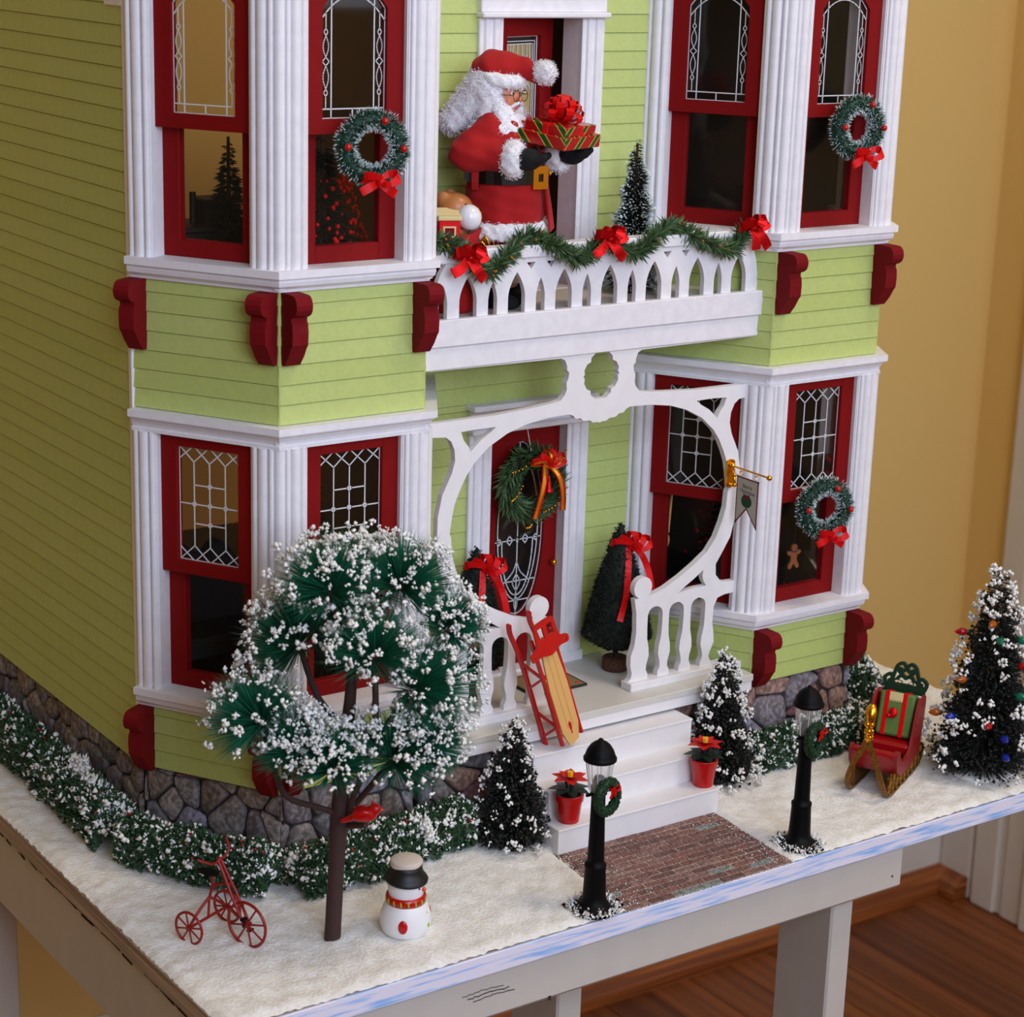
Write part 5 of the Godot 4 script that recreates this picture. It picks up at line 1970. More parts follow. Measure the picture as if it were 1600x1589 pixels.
	for s in [[[0, -0.0005], [0.0225, -0.0005]], [[0.0004, 0], [0.0004, -0.034]], [[0.0221, 0], [0.0221, -0.034]], [[0, -0.034], [0.0112, -0.0216], [0.0225, -0.034]]]:
		line(tr, s.map(func(v): return Vector2(v[0], v[1])), 0.0009)
	var to := placed("print_border", tr, M.maroon_print, cloth, cx * Transform3D(Basis.IDENTITY, Vector3(0, 0, 0.00022)))
	to.name = "print_border"
	var wp := MB.new()
	wp.fret([oval(11, -16.5, 5.4, 4.6, 26)], [], 0.0, 0.0001)
	placed("print_wreath", wp, M.green_print, cloth, cx * Transform3D(Basis.IDENTITY, Vector3(0, 0, 0.0003)))
	var bp := MB.new()
	bp.fret([pv([11, -13.6, 7.6, -10.8, 8.2, -14.8]), pv([11, -13.6, 14.4, -10.8, 13.8, -14.8]), pv([11, -13, 9, -16.6, 11, -15.4, 13, -16.6])], [], 0.0, 0.0001)
	placed("print_bow", bp, M.maroon_print, cloth, cx * Transform3D(Basis.IDENTITY, Vector3(0, 0, 0.00042)))
	for q in [["Merry", 0.0112, -0.0062], ["Christmas", 0.0112, -0.0098]]:
		var tx := TextMesh.new()
		var sf := SystemFont.new()
		sf.font_names = PackedStringArray(["Droid Serif"])
		sf.font_italic = true
		tx.font = sf
		tx.text = q[0]
		tx.font_size = 32
		tx.pixel_size = 0.000105
		tx.depth = 0.0001
		placed("print_lettering", tx, M.grey_print, cloth, cx * Transform3D(Basis(Vector3.BACK, -0.03), Vector3(q[1], q[2], 0.00035)))

func sled() -> void:
	# leans on the left newel: foot on the top tread, head against the ball
	var side := Vector3(0.97, 0.03, -0.17).normalized()
	var foot := Vector3(0.2453, 0.0557, 0.1157) + side * 0.0098
	var head := Vector3(0.2212, 0.14, 0.1052) + side * 0.0098
	var up := (head - foot).normalized()
	side = (side - up * side.dot(up)).normalized()
	var out := side.cross(up).normalized()
	var xf := Transform3D(Basis(side, up, out), foot)
	var t := thing("sled", "red-framed wooden sled leaning on the left porch post at the steps", "sled")
	t.transform = xf
	var L := foot.distance_to(head)
	# deck of birch, in local x (width), y (length), z (out)
	var dk := MB.new()
	dk.fret([pv([-4.6, 0, 4.6, 1, 8.0, 12, 8.4, 42, 6.8, 64, 3.6, 79, 1.6, 80, 0.2, 69, -1.4, 79, -3.8, 77, -6.8, 62, -8.4, 42, -8.0, 11])], [], 0.0168, 0.0182)
	part("deck", dk, M.birch, t)
	for x in [-0.0025, 0.0025]:
		var gm := MB.new()
		gm.span(Vector3(x - 0.0002, 0.012, 0.0181), Vector3(x + 0.0002, 0.066, 0.01825))
		part("plank_seam", gm, M.seam, t)
	var em := MB.new()
	em.fret([pv([-0.8, 10, 0.8, 10, 1.4, 14, 0, 16, -1.4, 14]), pv([-0.4, 7, 0.4, 7, 0.4, 10, -0.4, 10])], [], 0.0181, 0.0185)
	part("emblem", em, M.red_paint, t)
	for s in [-1, 1]:
		var rn := MB.new()
		var path := curve([Vector3(s * 0.0098, -0.001, 0.0), Vector3(s * 0.0098, 0.025, 0.0), Vector3(s * 0.0098, 0.055, 0.0002), Vector3(s * 0.0098, 0.072, -0.001), Vector3(s * 0.0098, 0.083, -0.003), Vector3(s * 0.0098, 0.09, -0.0015)], 5)
		rn.ribbon(path, [Vector3(0, 0.2, 1)], 0.0034, 0.0018)
		rn.ribbon([Vector3(s * 0.0095, 0.002, 0.016), Vector3(s * 0.0095, 0.05, 0.016), Vector3(s * 0.0095, 0.08, 0.0152)], [Vector3(0, 0, 1)], 0.0026, 0.0018)
		for y in [0.016, 0.052]:
			rn.ribbon([Vector3(s * 0.0098, y - 0.009, 0.0), Vector3(s * 0.0098, y, 0.016)], [Vector3(0, 1, -0.6)], 0.0018, 0.0015)
			rn.ribbon([Vector3(s * 0.0098, y + 0.01, 0.0), Vector3(s * 0.0098, y, 0.016)], [Vector3(0, 1, 0.6)], 0.0018, 0.0015)
		part("runner", rn, M.red_paint, t)
	var cb := MB.new()
	for y in [0.016, 0.052]: cb.box(Vector3(0, y, 0.0162), Vector3(0.02, 0.003, 0.0014), 0.0003)
	cb.box(Vector3(0, 0.0705, 0.0186), Vector3(0.02, 0.0055, 0.0016), 0.0005)
	part("cross_brace", cb, M.red_paint, t)
	# steering bar with hand holes
	var sb := MB.new()
	sb.fret([PackedVector2Array(curve([Vector2(-17, 67.5), Vector2(-17.5, 72.5), Vector2(-11, 75.5), Vector2(-9.5, 87), Vector2(-7, 90), Vector2(7, 90), Vector2(9.5, 87), Vector2(11, 75.5), Vector2(17.5, 72.5), Vector2(17, 67.5), Vector2(9, 68), Vector2(0, 65.5), Vector2(-9, 68), Vector2(-17, 67.5)], 4))], [rect(-7, 79, -1.8, 86.5), rect(1.8, 79, 7, 86.5), oval(-15, 70, 1.0, 1.0, 10), oval(15, 70, 1.0, 1.0, 10)], 0.0192, 0.0208)
	part("steering_bar", sb, M.red_paint, t)

# ---------------------------------------------------------------- balcony
func balcony_things() -> void:
	var g := RandomNumberGenerator.new()
	g.seed = 51
	brush_tree("frosted_tree", "small frosted bottle-brush tree on the balcony to the right of the door", Vector3(0.3485, 0.342, 0.0545), 0.103, 0.0225, 61, M.brush_dark, M.frost, 9500, 0, 0.001, "", true)
	doll()
	# garland along the handrail with three foil bows
	var gl := thing("garland", "green pine garland with gold buds and red foil bows draped along the balcony rail", "garland")
	var path := curve([Vector3(0.167, 0.392, 0.088), Vector3(0.182, 0.3875, 0.097), Vector3(0.2, 0.372, 0.0975), Vector3(0.2165, 0.381, 0.0965), Vector3(0.238, 0.3905, 0.088), Vector3(0.2555, 0.3835, 0.097), Vector3(0.2735, 0.3755, 0.0975), Vector3(0.292, 0.386, 0.0965), Vector3(0.3165, 0.3765, 0.0975), Vector3(0.3325, 0.3855, 0.0965), Vector3(0.354, 0.3905, 0.088), Vector3(0.3735, 0.3815, 0.097), Vector3(0.3985, 0.3735, 0.0975), Vector3(0.4125, 0.387, 0.094)], 5)
	var st := MB.new()
	st.tube(path, 0.0008, 6)
	part("stem", st, M.bark, gl)
	var n1 := MB.new()
	var n2 := MB.new()
	for i in path.size() - 1:
		var d: Vector3 = (path[i + 1] - path[i]).normalized()
		for k in 44:
			var p: Vector3 = path[i].lerp(path[i + 1], g.randf())
			var r := rv(g)
			r = (r - d * r.dot(d)).normalized()
			var v := (r + d * g.randf_range(-0.2, 1.2)).normalized()
			if v.z < -0.6: v.z *= 0.3
			var mb: MB = n1 if k % 3 else n2
			mb.leaf(p, v * g.randf_range(0.0065, 0.0115), v.cross(rv(g)).normalized(), 0.0016)
	stuff(part("needles", n1, M.garland, gl))
	stuff(part("needles", n2, M.garland_dark, gl))
	for i in 26:
		var p: Vector3 = path[g.randi() % path.size()]
		var bm := MB.new()
		bm.box(p + Vector3(g.randf_range(-0.003, 0.003), g.randf_range(-0.002, 0.004), 0.0055), Vector3(0.0016, 0.0014, 0.0012), 0.0003, Basis(rv(g), g.randf() * 3.0))
		part("gold_bud", bm, M.gold_bud, gl)
	for q in [[Vector3(0.1835, 0.383, 0.104), -0.1], [Vector3(0.2905, 0.3885, 0.104), 0.05], [Vector3(0.4125, 0.3885, 0.102), 0.5]]:
		var tl := [[Vector3.ZERO, Vector3(-0.006, -0.008, 0.001), Vector3(-0.0125, -0.0125, 0.0)], [Vector3.ZERO, Vector3(0.006, -0.009, 0.0015), Vector3(0.0125, -0.0165, 0.0)]]
		if q[1] > 0.3: tl = [[Vector3.ZERO, Vector3(0.002, -0.009, 0.001), Vector3(0.001, -0.019, 0.0)], [Vector3.ZERO, Vector3(0.007, -0.009, 0.0015), Vector3(0.012, -0.02, 0.0)]]
		bow(gl, "bow", Transform3D(Basis(Vector3.BACK, q[1] * 0.4) * Basis(Vector3.UP, -0.25) * Basis.from_scale(Vector3.ONE * 0.85), q[0]), 0.025, 0.0068, M.foil, tl, 4, "shiny red foil bow")

	# toy sack and what is in it
	var sk := thing("toy_sack", "small red velvet sack with gold cord standing on the balcony beside the doll", "sack", Vector3(0.199, 0.342, 0.063))
	var sm := MB.new()
	var rows := []
	for q in [[0.0002, 0.0], [0.013, 0.0], [0.0165, 0.004], [0.0175, 0.015], [0.016, 0.03], [0.0138, 0.037], [0.0152, 0.044], [0.0172, 0.052], [0.016, 0.0525], [0.0135, 0.047], [0.0002, 0.045]]:
		var r := PackedVector3Array()
		for j in 22:
			var a := TAU * j / 22.0
			var rr: float = q[0] * (1.0 + 0.06 * sin(a * 5.0 + q[1] * 90.0))
			r.append(Vector3(cos(a) * rr, q[1] + (0.002 * sin(a * 3.0) if q[1] > 0.04 else 0.0), sin(a) * rr * 0.9))
		rows.append(r)
	sm.grid(rows, true)
	part("bag", sm, M.velvet, sk)
	var cd := MB.new()
	var ring := []
	for i in 17: ring.append(Vector3(cos(TAU * i / 16.0) * 0.0145, 0.0372, sin(TAU * i / 16.0) * 0.0131))
	cd.tube(ring, 0.0009, 6, false)
	for q in [[0.012, 0.002], [0.0155, 0.0035], [0.009, -0.001]]:
		cd.tube(curve([Vector3(q[0], 0.037, 0.009), Vector3(q[0] + 0.002, 0.046 + q[1], 0.013), Vector3(q[0] + 0.005, 0.04, 0.015), Vector3(q[0] + 0.004, 0.031, 0.014)], 5), 0.0007, 6)
	part("gold_cord", cd, M.gold, sk)
	var top := Vector3(0.199, 0.342, 0.063)
	var br := thing("teddy_bear", "tan toy bear's head showing at the top of the red sack", "toy", top + Vector3(0.0005, 0.056, -0.0015))
	br.basis = Basis(SCR, Vector3.UP, TOW)
	var bm := nets(func(p: Vector3) -> float:
		var d := ell(p, Vector3(0.0, 0.009, 0), Vector3(0.0115, 0.0098, 0.0095))
		d = smin(d, ell(p, Vector3(-0.0075, 0.0145, 0.003), Vector3(0.0045, 0.0052, 0.0032)), 0.002)
		d = smin(d, ell(p, Vector3(-0.0035, 0.0155, -0.005), Vector3(0.0042, 0.0048, 0.0032)), 0.002)
		d = smin(d, ell(p, Vector3(0.0105, 0.0065, 0.001), Vector3(0.0052, 0.0042, 0.0045)), 0.002)
		return smin(d, ell(p, Vector3(-0.001, -0.006, 0), Vector3(0.009, 0.009, 0.008)), 0.003), Vector3(-0.016, -0.016, -0.013), Vector3(0.019, 0.024, 0.013), 0.001)
	part("head", bm, M.bear, br)
	var ey := MB.new()
	ey.ball(Vector3(0.0068, 0.012, 0.0068), Vector3.ONE * 0.0009, 8)
	part("eye", ey, M.black_gloss, br)
	var ns := MB.new()
	ns.ball(Vector3(0.0155, 0.0078, 0.001), Vector3(0.0012, 0.0014, 0.0018), 8)
	part("nose", ns, M.black_gloss, br)
	var ba := thing("beach_ball", "white ball with a yellow panel at the mouth of the red sack", "ball", top + Vector3(0.0038, 0.0605, 0.0102))
	ba.basis = Basis(SCR, Vector3.UP, TOW)
	for k in 4:
		var w := MB.new()
		var rr := []
		for i in 9:
			var la := -PI / 2 + PI * i / 8.0
			var r := PackedVector3Array()
			for j in 9:
				var lo := k * PI / 2 + PI / 2 * j / 8.0 + 0.35
				r.append(Vector3(cos(lo) * cos(la), sin(la), sin(lo) * cos(la)) * 0.0081)
			rr.append(r)
		w.grid(rr)
		part("panel", w, [M.toy_white, M.toy_white, M.blue, M.yellow][k], ba)
	var hb := thing("toy_house", "tiny red toy house with a cream roof in the red sack", "toy", top + Vector3(-0.0105, 0.0465, 0.0082), 0.0)
	hb.basis = Basis(SCR, Vector3.UP, TOW) * Basis(Vector3.UP, 0.2)
	var b1 := MB.new()
	b1.box(Vector3(0, 0.0065, 0), Vector3(0.0135, 0.0125, 0.011), 0.0006)
	part("block", b1, M.ribbon, hb)
	var b2 := MB.new()
	b2.box(Vector3(0, 0.0162, -0.0008), Vector3(0.0155, 0.0012, 0.013), 0.0003, Basis(Vector3.RIGHT, 0.5))
	b2.box(Vector3(0, 0.0143, 0), Vector3(0.0148, 0.0028, 0.0115), 0.0006)
	part("roof", b2, M.cream, hb)
	var b3 := MB.new()
	b3.fret([rect(-4, 2.5, 4, 9.5)], [rect(-3, 3.5, 3, 8.5)], 0.0055, 0.006)
	part("window", b3, M.cream, hb)
	var b4 := MB.new()
	b4.span(Vector3(-0.003, 0.0035, 0.0054), Vector3(0.003, 0.0085, 0.0057))
	part("window_pane", b4, M.bracket, hb)

func doll() -> void:
	var g := RandomNumberGenerator.new()
	g.seed = 57
	var d := thing("doll", "white-bearded doll in a fur-trimmed red suit and cap offering a wrapped gift", "doll", Vector3(0.2385, 0.342, 0.0595), deg_to_rad(30))
	# continuous body under the clothes: head with face, neck, torso, legs
	var face := Vector3(-0.003, 0.1335, -0.003)
	var fx := Basis(Vector3.UP, -0.12)
	var body := nets(func(p: Vector3) -> float:
		var b := smin(ell(p, Vector3(0, 0.1, 0), Vector3(0.017, 0.02, 0.015)), ell(p, Vector3(0, 0.07, 0), Vector3(0.019, 0.024, 0.017)), 0.008)
		b = smin(b, caps(p, Vector3(0, 0.11, -0.001), Vector3(-0.002, 0.128, -0.003), 0.007, 0.0065), 0.005)
		for s in [-1, 1]:
			b = smin(b, caps(p, Vector3(s * 0.008, 0.055, 0), Vector3(s * 0.01, 0.012, 0.001), 0.0095, 0.006), 0.004)
		var q: Vector3 = fx.inverse() * (p - face)
		var h := ell(q, Vector3(0, 0.0015, 0), Vector3(0.0105, 0.0135, 0.0118))
		h = smin(h, ell(q, Vector3(0, -0.0075, 0.004), Vector3(0.0075, 0.006, 0.0075)), 0.004)
		h = smin(h, caps(q, Vector3(0, 0.0035, 0.0112), Vector3(0, -0.0018, 0.0142), 0.0011, 0.0018), 0.0015)
		for s in [-1, 1]:
			h = smin(h, ell(q, Vector3(s * 0.0048, -0.0028, 0.0092), Vector3(0.003, 0.0026, 0.0024)), 0.002)
			h = maxf(h, -ell(q, Vector3(s * 0.0042, 0.0023, 0.0128), Vector3(0.0021, 0.0014, 0.0017)))
			h = smin(h, ell(q, Vector3(s * 0.0108, -0.0005, -0.001), Vector3(0.0014, 0.003, 0.002)), 0.001)
		return smin(b, h, 0.002), Vector3(-0.026, 0.004, -0.022), Vector3(0.026, 0.152, 0.022), 0.00125)
	part("body", body, M.skin, d)
	for s in [-1, 1]:
		var em := MB.new()
		em.ball(face + fx * Vector3(s * 0.0042, 0.0023, 0.0108), Vector3(0.0018, 0.0012, 0.001), 10)
		part("eye", em, M.toy_white, d)
		var pm := MB.new()
		pm.ball(face + fx * Vector3(s * 0.0042 - 0.0002, 0.0023, 0.0117), Vector3(0.0007, 0.0008, 0.0004), 8)
		part("pupil", pm, M.black_gloss, d)
		var bm := MB.new()
		bm.tube(curve([face + fx * Vector3(s * 0.0018, 0.0058, 0.0122), face + fx * Vector3(s * 0.0045, 0.0068, 0.0118), face + fx * Vector3(s * 0.0075, 0.0054, 0.0095)], 4), 0.0009, 6)
		part("eyebrow", bm, M.fur, d)
		var sm := MB.new()
		var ring := []
		for i in 15: ring.append(face + fx * Vector3(s * 0.0046 + 0.0037 * cos(TAU * i / 14.0), 0.0008 + 0.0035 * sin(TAU * i / 14.0), 0.0146))
		sm.tube(ring, 0.0003, 5, false)
		sm.rod(face + fx * Vector3(s * 0.0083, 0.0014, 0.0144), face + fx * Vector3(s * 0.0112, 0.0018, 0.002), 0.00028, 5)
		if s > 0: sm.rod(face + fx * Vector3(-0.0009, 0.0014, 0.0148), face + fx * Vector3(0.0009, 0.0014, 0.0148), 0.00028, 5)
		part("spectacles", sm, M.old_gold, d)
		var mu := MB.new()
		mu.tube(curve([face + fx * Vector3(0, -0.0033, 0.0135), face + fx * Vector3(s * 0.003, -0.0042, 0.0132), face + fx * Vector3(s * 0.0058, -0.0066, 0.0105)], 4), [0.0012, 0.0012, 0.0013, 0.0013, 0.0013, 0.0012, 0.001, 0.0008, 0.0005], 7)
		part("moustache", mu, M.fur, d)
	var lp := MB.new()
	lp.ball(face + fx * Vector3(0, -0.0066, 0.0117), Vector3(0.0026, 0.0012, 0.0012), 10)
	part("lips", lp, M.lips, d)
	# coat: skirt, chest and both sleeves as one cloth
	var elR := Vector3(-0.0275, 0.0985, -0.014)
	var wrR := Vector3(-0.0225, 0.097, 0.014)
	var elL := Vector3(0.026, 0.099, 0.004)
	var wrL := Vector3(0.0205, 0.098, 0.026)
	var coat := nets(func(p: Vector3) -> float:
		# skirt as a flared round, open below
		var t := clampf((p.y - 0.045) / 0.045, 0.0, 1.0)
		var a := atan2(p.z, p.x)
		var R := lerpf(0.0268, 0.0255, t) + 0.0006 * sin(a * 7.0) * (1.0 - t)
		var sk := Vector2(p.x, p.z * 1.06).length() - R
		sk = maxf(sk, maxf(0.0455 - p.y, p.y - 0.097))
		var c := ell(p, Vector3(0, 0.1, -0.001), Vector3(0.0245, 0.0245, 0.0225))
		c = smin(c, ell(p, Vector3(0, 0.112, -0.002), Vector3(0.021, 0.0125, 0.018)), 0.005)
		c = smin(c, sk, 0.004)
		c = smin(c, caps(p, Vector3(-0.018, 0.1135, -0.003), elR, 0.0098, 0.0108), 0.0022)
		c = smin(c, caps(p, elR, wrR, 0.0108, 0.0086), 0.0025)
		c = smin(c, caps(p, Vector3(0.018, 0.1135, 0.0), elL, 0.0098, 0.0105), 0.0022)
		c = smin(c, caps(p, elL, wrL, 0.0112, 0.0088), 0.004)
		return c + 0.0007 * sin(p.x * 300.0 + p.y * 260.0) * sin(p.y * 230.0 - p.z * 310.0) + 0.0003 * sin(p.y * 700.0 + p.z * 250.0), Vector3(-0.046, 0.042, -0.032), Vector3(0.046, 0.13, 0.04), 0.0015)
	part("coat", coat, M.velvet, d)
	# fur: hem, cuffs, collar with beard, hair, cap band and pompom
	var hem := nets(func(p: Vector3) -> float:
		var q := Vector2(p.x, p.z * 1.06)
		return Vector2(q.length() - 0.0263, (p.y - 0.0505) * 0.62).length() - 0.0034 + 0.0007 * sin(p.x * 700.0) * sin(p.y * 620.0 + p.z * 760.0), Vector3(-0.034, 0.042, -0.032), Vector3(0.034, 0.059, 0.032), 0.0014)
	part("hem_trim", fuzz(hem, 2600, 0.0021), M.fur, d)
	for q in [[wrR, (wrR - elR).normalized()], [wrL, (wrL - elL).normalized()]]:
		var cu := nets(func(p: Vector3) -> float:
			var l: Vector3 = p - q[0] - q[1] * 0.002
			var ax := l.dot(q[1])
			var rad: float = (l - q[1] * ax).length()
			return Vector2(rad - 0.0078, ax * 0.72).length() - 0.0042 + 0.0006 * sin(p.x * 800.0 + p.y * 300.0) * sin(p.y * 700.0 + p.z * 600.0), q[0] + Vector3(-0.016, -0.016, -0.014), q[0] + Vector3(0.016, 0.016, 0.02), 0.0013)
		part("cuff", fuzz(cu, 1100, 0.0021), M.fur, d)
	var beard := nets(func(p: Vector3) -> float:
		var q: Vector3 = fx.inverse() * (p - face)
		var b := ell(q, Vector3(0, -0.0135, 0.0055), Vector3(0.0125, 0.0105, 0.0092))
		b = smin(b, ell(q, Vector3(0, -0.024, 0.0105), Vector3(0.0125, 0.0135, 0.0085)), 0.004)
		for s in [-1, 1]: b = smin(b, caps(q, Vector3(s * 0.0098, 0.003, 0.001), Vector3(s * 0.0085, -0.01, 0.006), 0.0036, 0.0056), 0.003)
		b = smin(b, ell(q, Vector3(-0.001, -0.0195, 0.0), Vector3(0.0215, 0.0085, 0.0185)), 0.003)
		b = maxf(b, -ell(q, Vector3(0, -0.0045, 0.0145), Vector3(0.0068, 0.0058, 0.006)))
		return b + 0.0007 * sin(p.x * 620.0 + p.y * 200.0) * sin(p.y * 540.0 + p.z * 500.0), Vector3(-0.03, 0.092, -0.028), Vector3(0.026, 0.142, 0.026), 0.0012)
	part("beard", fuzz(beard, 2600, 0.003), M.fur, d)
	var hair := nets(func(p: Vector3) -> float:
		var b := ell(p, Vector3(-0.004, 0.139, -0.009), Vector3(0.0155, 0.0125, 0.0125))
		b = smin(b, caps(p, Vector3(-0.008, 0.138, -0.012), Vector3(-0.014, 0.117, -0.031), 0.0125, 0.0082), 0.006)
		b = smin(b, caps(p, Vector3(0.004, 0.136, -0.014), Vector3(0.002, 0.118, -0.027), 0.012, 0.0075), 0.006)
		b = smin(b, caps(p, Vector3(-0.013, 0.135, -0.004), Vector3(-0.0145, 0.124, -0.008), 0.0062, 0.0055), 0.004)
		var q: Vector3 = fx.inverse() * (p - face)
		b = maxf(b, -ell(q, Vector3(0, -0.001, 0.013), Vector3(0.0105, 0.0125, 0.0135)))
		return b + 0.0008 * sin(p.x * 520.0 + p.y * 330.0) * sin(p.y * 260.0 + p.z * 640.0), Vector3(-0.034, 0.104, -0.046), Vector3(0.022, 0.156, 0.01), 0.0013)
	part("hair", fuzz(hair, 4200, 0.0034), M.fur, d)
	var cap_ := nets(func(p: Vector3) -> float:
		var b := ell(p, Vector3(-0.004, 0.1505, -0.0075), Vector3(0.0148, 0.0098, 0.0142))
		b = smin(b, caps(p, Vector3(-0.003, 0.1535, -0.008), Vector3(0.002, 0.1525, 0.0095), 0.0078, 0.0058), 0.005)
		b = smin(b, caps(p, Vector3(0.002, 0.1515, 0.0095), Vector3(0.0035, 0.1445, 0.0185), 0.0056, 0.0034), 0.003)
		return b + 0.0004 * sin(p.z * 500.0 + p.y * 300.0), Vector3(-0.024, 0.138, -0.027), Vector3(0.018, 0.166, 0.027), 0.0013)
	part("cap", cap_, M.velvet, d)
	var band := nets(func(p: Vector3) -> float:
		var l := Basis(Vector3.RIGHT, 0.16).inverse() * (p - Vector3(-0.0035, 0.1447, -0.005))
		return Vector2(Vector2(l.x, l.z * 0.95).length() - 0.0132, l.y * 0.85).length() - 0.0038 + 0.0006 * sin(p.x * 700.0) * sin(p.z * 640.0 + p.y * 500.0), Vector3(-0.024, 0.134, -0.026), Vector3(0.017, 0.154, 0.016), 0.0013)
	part("cap_band", fuzz(band, 1600, 0.0021), M.fur, d)
	var pom := nets(func(p: Vector3) -> float: return (p - Vector3(0.0042, 0.149, 0.0235)).length() - 0.0072 + 0.0009 * sin(p.x * 900.0) * sin(p.y * 820.0) * sin(p.z * 860.0), Vector3(-0.006, 0.139, 0.014), Vector3(0.014, 0.159, 0.033), 0.0012)
	part("pompom", fuzz(pom, 1100, 0.0021), M.fur, d)
	# gloves: palm, four fingers and a thumb curled under the box
	for q in [[wrR, Vector3(-0.0145, 0.097, 0.038), 1.0], [wrL, Vector3(0.02, 0.0985, 0.046), -1.0]]:
		var w: Vector3 = q[0]
		var tip: Vector3 = q[1]
		var fw := (tip - w).normalized()
		var up := (Vector3.UP - fw * fw.y).normalized()
		var lat: Vector3 = fw.cross(up) * q[2]
		var gl := nets(func(p: Vector3) -> float:
			var b := caps(p, w + fw * 0.002, w + fw * 0.011, 0.0056, 0.0066)
			b = smin(b, ell(p, w + fw * 0.0125, Vector3(0.0078, 0.006, 0.0078)), 0.003)
			for i in 4:
				var k := (i - 1.5) * 0.0034
				var root: Vector3 = w + fw * 0.014 + lat * k
				var ln: float = [0.0075, 0.0095, 0.009, 0.007][i]
				var mid: Vector3 = root + fw * ln * 0.62
				b = smin(b, caps(p, root, mid, 0.0028, 0.0026), 0.0011)
				b = smin(b, caps(p, mid, mid + (fw * 0.75 + up * 0.55).normalized() * ln * 0.5, 0.0026, 0.0022), 0.0008)
			var th: Vector3 = w + fw * 0.008 - lat * 0.0062
			b = smin(b, caps(p, th, th + (fw * 0.7 - lat * 0.45 + up * 0.6).normalized() * 0.0085, 0.003, 0.0024), 0.0015)
			return b, w.lerp(tip, 0.5) - Vector3.ONE * 0.024, w.lerp(tip, 0.5) + Vector3.ONE * 0.024, 0.001)
		part("glove", gl, M.glove, d)
	# belt with a square buckle, loop, and the coat's front flap
	var bl := MB.new()
	var rows := []
	for q in [[0.0262, 0.0805], [0.0278, 0.0805], [0.0278, 0.0895], [0.0262, 0.0895]]:
		var r := PackedVector3Array()
		for j in 32:
			var a := TAU * j / 32.0
			r.append(Vector3(cos(a) * q[0], q[1], sin(a) * q[0] / 1.06))
		rows.append(r)
	for i in 3:
		for j in 32:
			var j2 := (j + 1) % 32
			bl.quad(rows[i][j], rows[i + 1][j], rows[i + 1][j2], rows[i][j2])
	part("belt", bl, M.black_gloss, d)
	var bu := MB.new()
	bu.fret([rect(-5.6, -7.2, 5.6, 7.2)], [rect(-1.8, -2.5, 1.8, 2.5)], 0.0, 0.0016, Transform3D(Basis(Vector3.UP, -0.55), Vector3(-0.0042, 0.0845, 0.0262)))
	part("buckle", bu, M.gold, d).set_meta("label", "square gold belt buckle")
	var lo := MB.new()
	lo.ribbon(curve([Vector3(-0.0262, 0.097, -0.008), Vector3(-0.0282, 0.0885, -0.0072), Vector3(-0.0284, 0.0815, -0.0072), Vector3(-0.0264, 0.0765, -0.008)], 4), [Vector3(0.25, 0, 1)], 0.0042, 0.0008)
	part("belt_loop", lo, M.velvet, d)
	var fl := MB.new()
	fl.ribbon([Vector3(0.006, 0.08, 0.0262), Vector3(0.008, 0.065, 0.028), Vector3(0.0105, 0.05, 0.029)], [Vector3(1, 0, -0.2)], [0.006, 0.009, 0.012], 0.0012)
	part("coat_flap", fl, M.velvet, d)
	for s in [-1, 1]:
		var lg := MB.new()
		lg.tube([Vector3(s * 0.01, 0.052, 0.0), Vector3(s * 0.0105, 0.028, 0.001), Vector3(s * 0.0108, 0.019, 0.001)], [0.0125, 0.0108, 0.0085], 14)
		part("trouser_leg", lg, M.velvet, d)
		var cf := MB.new()
		cf.tube([Vector3(s * 0.0108, 0.0205, 0.001), Vector3(s * 0.0108, 0.0195, 0.001), Vector3(s * 0.0108, 0.015, 0.001), Vector3(s * 0.0108, 0.014, 0.001)], [0.008, 0.0102, 0.0102, 0.008], 14)
		part("trouser_cuff", cf, M.fur, d)
		var bt := nets(func(p: Vector3) -> float:
			var c := caps(p, Vector3(s * 0.0108, 0.015, 0.0), Vector3(s * 0.0108, 0.006, 0.0005), 0.0072, 0.0066)
			c = smin(c, ell(p, Vector3(s * 0.0122, 0.0045, 0.0075), Vector3(0.0068, 0.0052, 0.0115)), 0.004)
			return maxf(c, 0.0001 - p.y), Vector3(s * 0.0115 - 0.012, -0.0012, -0.012), Vector3(s * 0.0115 + 0.012, 0.024, 0.023), 0.0012)
		part("boot", bt, M.glove, d)
	# the gift on his hands
	var gf := thing("gift_box", "striped red and green foil gift box with big red bow, held by doll", "gift", Vector3(0.2385, 0.342, 0.0595) + Basis(Vector3.UP, deg_to_rad(30)) * Vector3(0.004, 0.1062, 0.0345), deg_to_rad(22))
	gf.rotate_object_local(Vector3.RIGHT, 0.12)
	var bx := MB.new()
	bx.box(Vector3(0, 0.0035, 0), Vector3(0.042, 0.008, 0.036), 0.0006)
	part("box", bx, M.gift_paper, gf)
	var ld := MB.new()
	ld.box(Vector3(0, 0.0102, 0), Vector3(0.0355, 0.0062, 0.031), 0.0006)
	part("lid", ld, M.gift_paper, gf)
	var rb := MB.new()
	rb.box(Vector3(0, 0.0068, 0), Vector3(0.0364, 0.0136, 0.0042), 0.0003)
	rb.box(Vector3(0, 0.0068, 0), Vector3(0.0042, 0.0136, 0.0318), 0.0003)
	part("ribbon", rb, M.ribbon, gf)
	var rs := MB.new()
	for i in 20:
		var a := TAU * i * 0.382
		var el := lerpf(1.4, 0.15, i / 19.0)
		var dd := Vector3(cos(a) * cos(el), sin(el), sin(a) * cos(el))
		var ac := dd.cross(Vector3.UP).normalized()
		var nn := ac.cross(dd)
		var pts := []
		for k in 11:
			var t := TAU * k / 10.0
			pts.append(Vector3(0, 0.0155, 0) + dd * 0.0145 * (0.5 - 0.5 * cos(t)) + nn * sin(t) * 0.0038)
		rs.ribbon(pts, [ac], 0.0056, 0.0002)
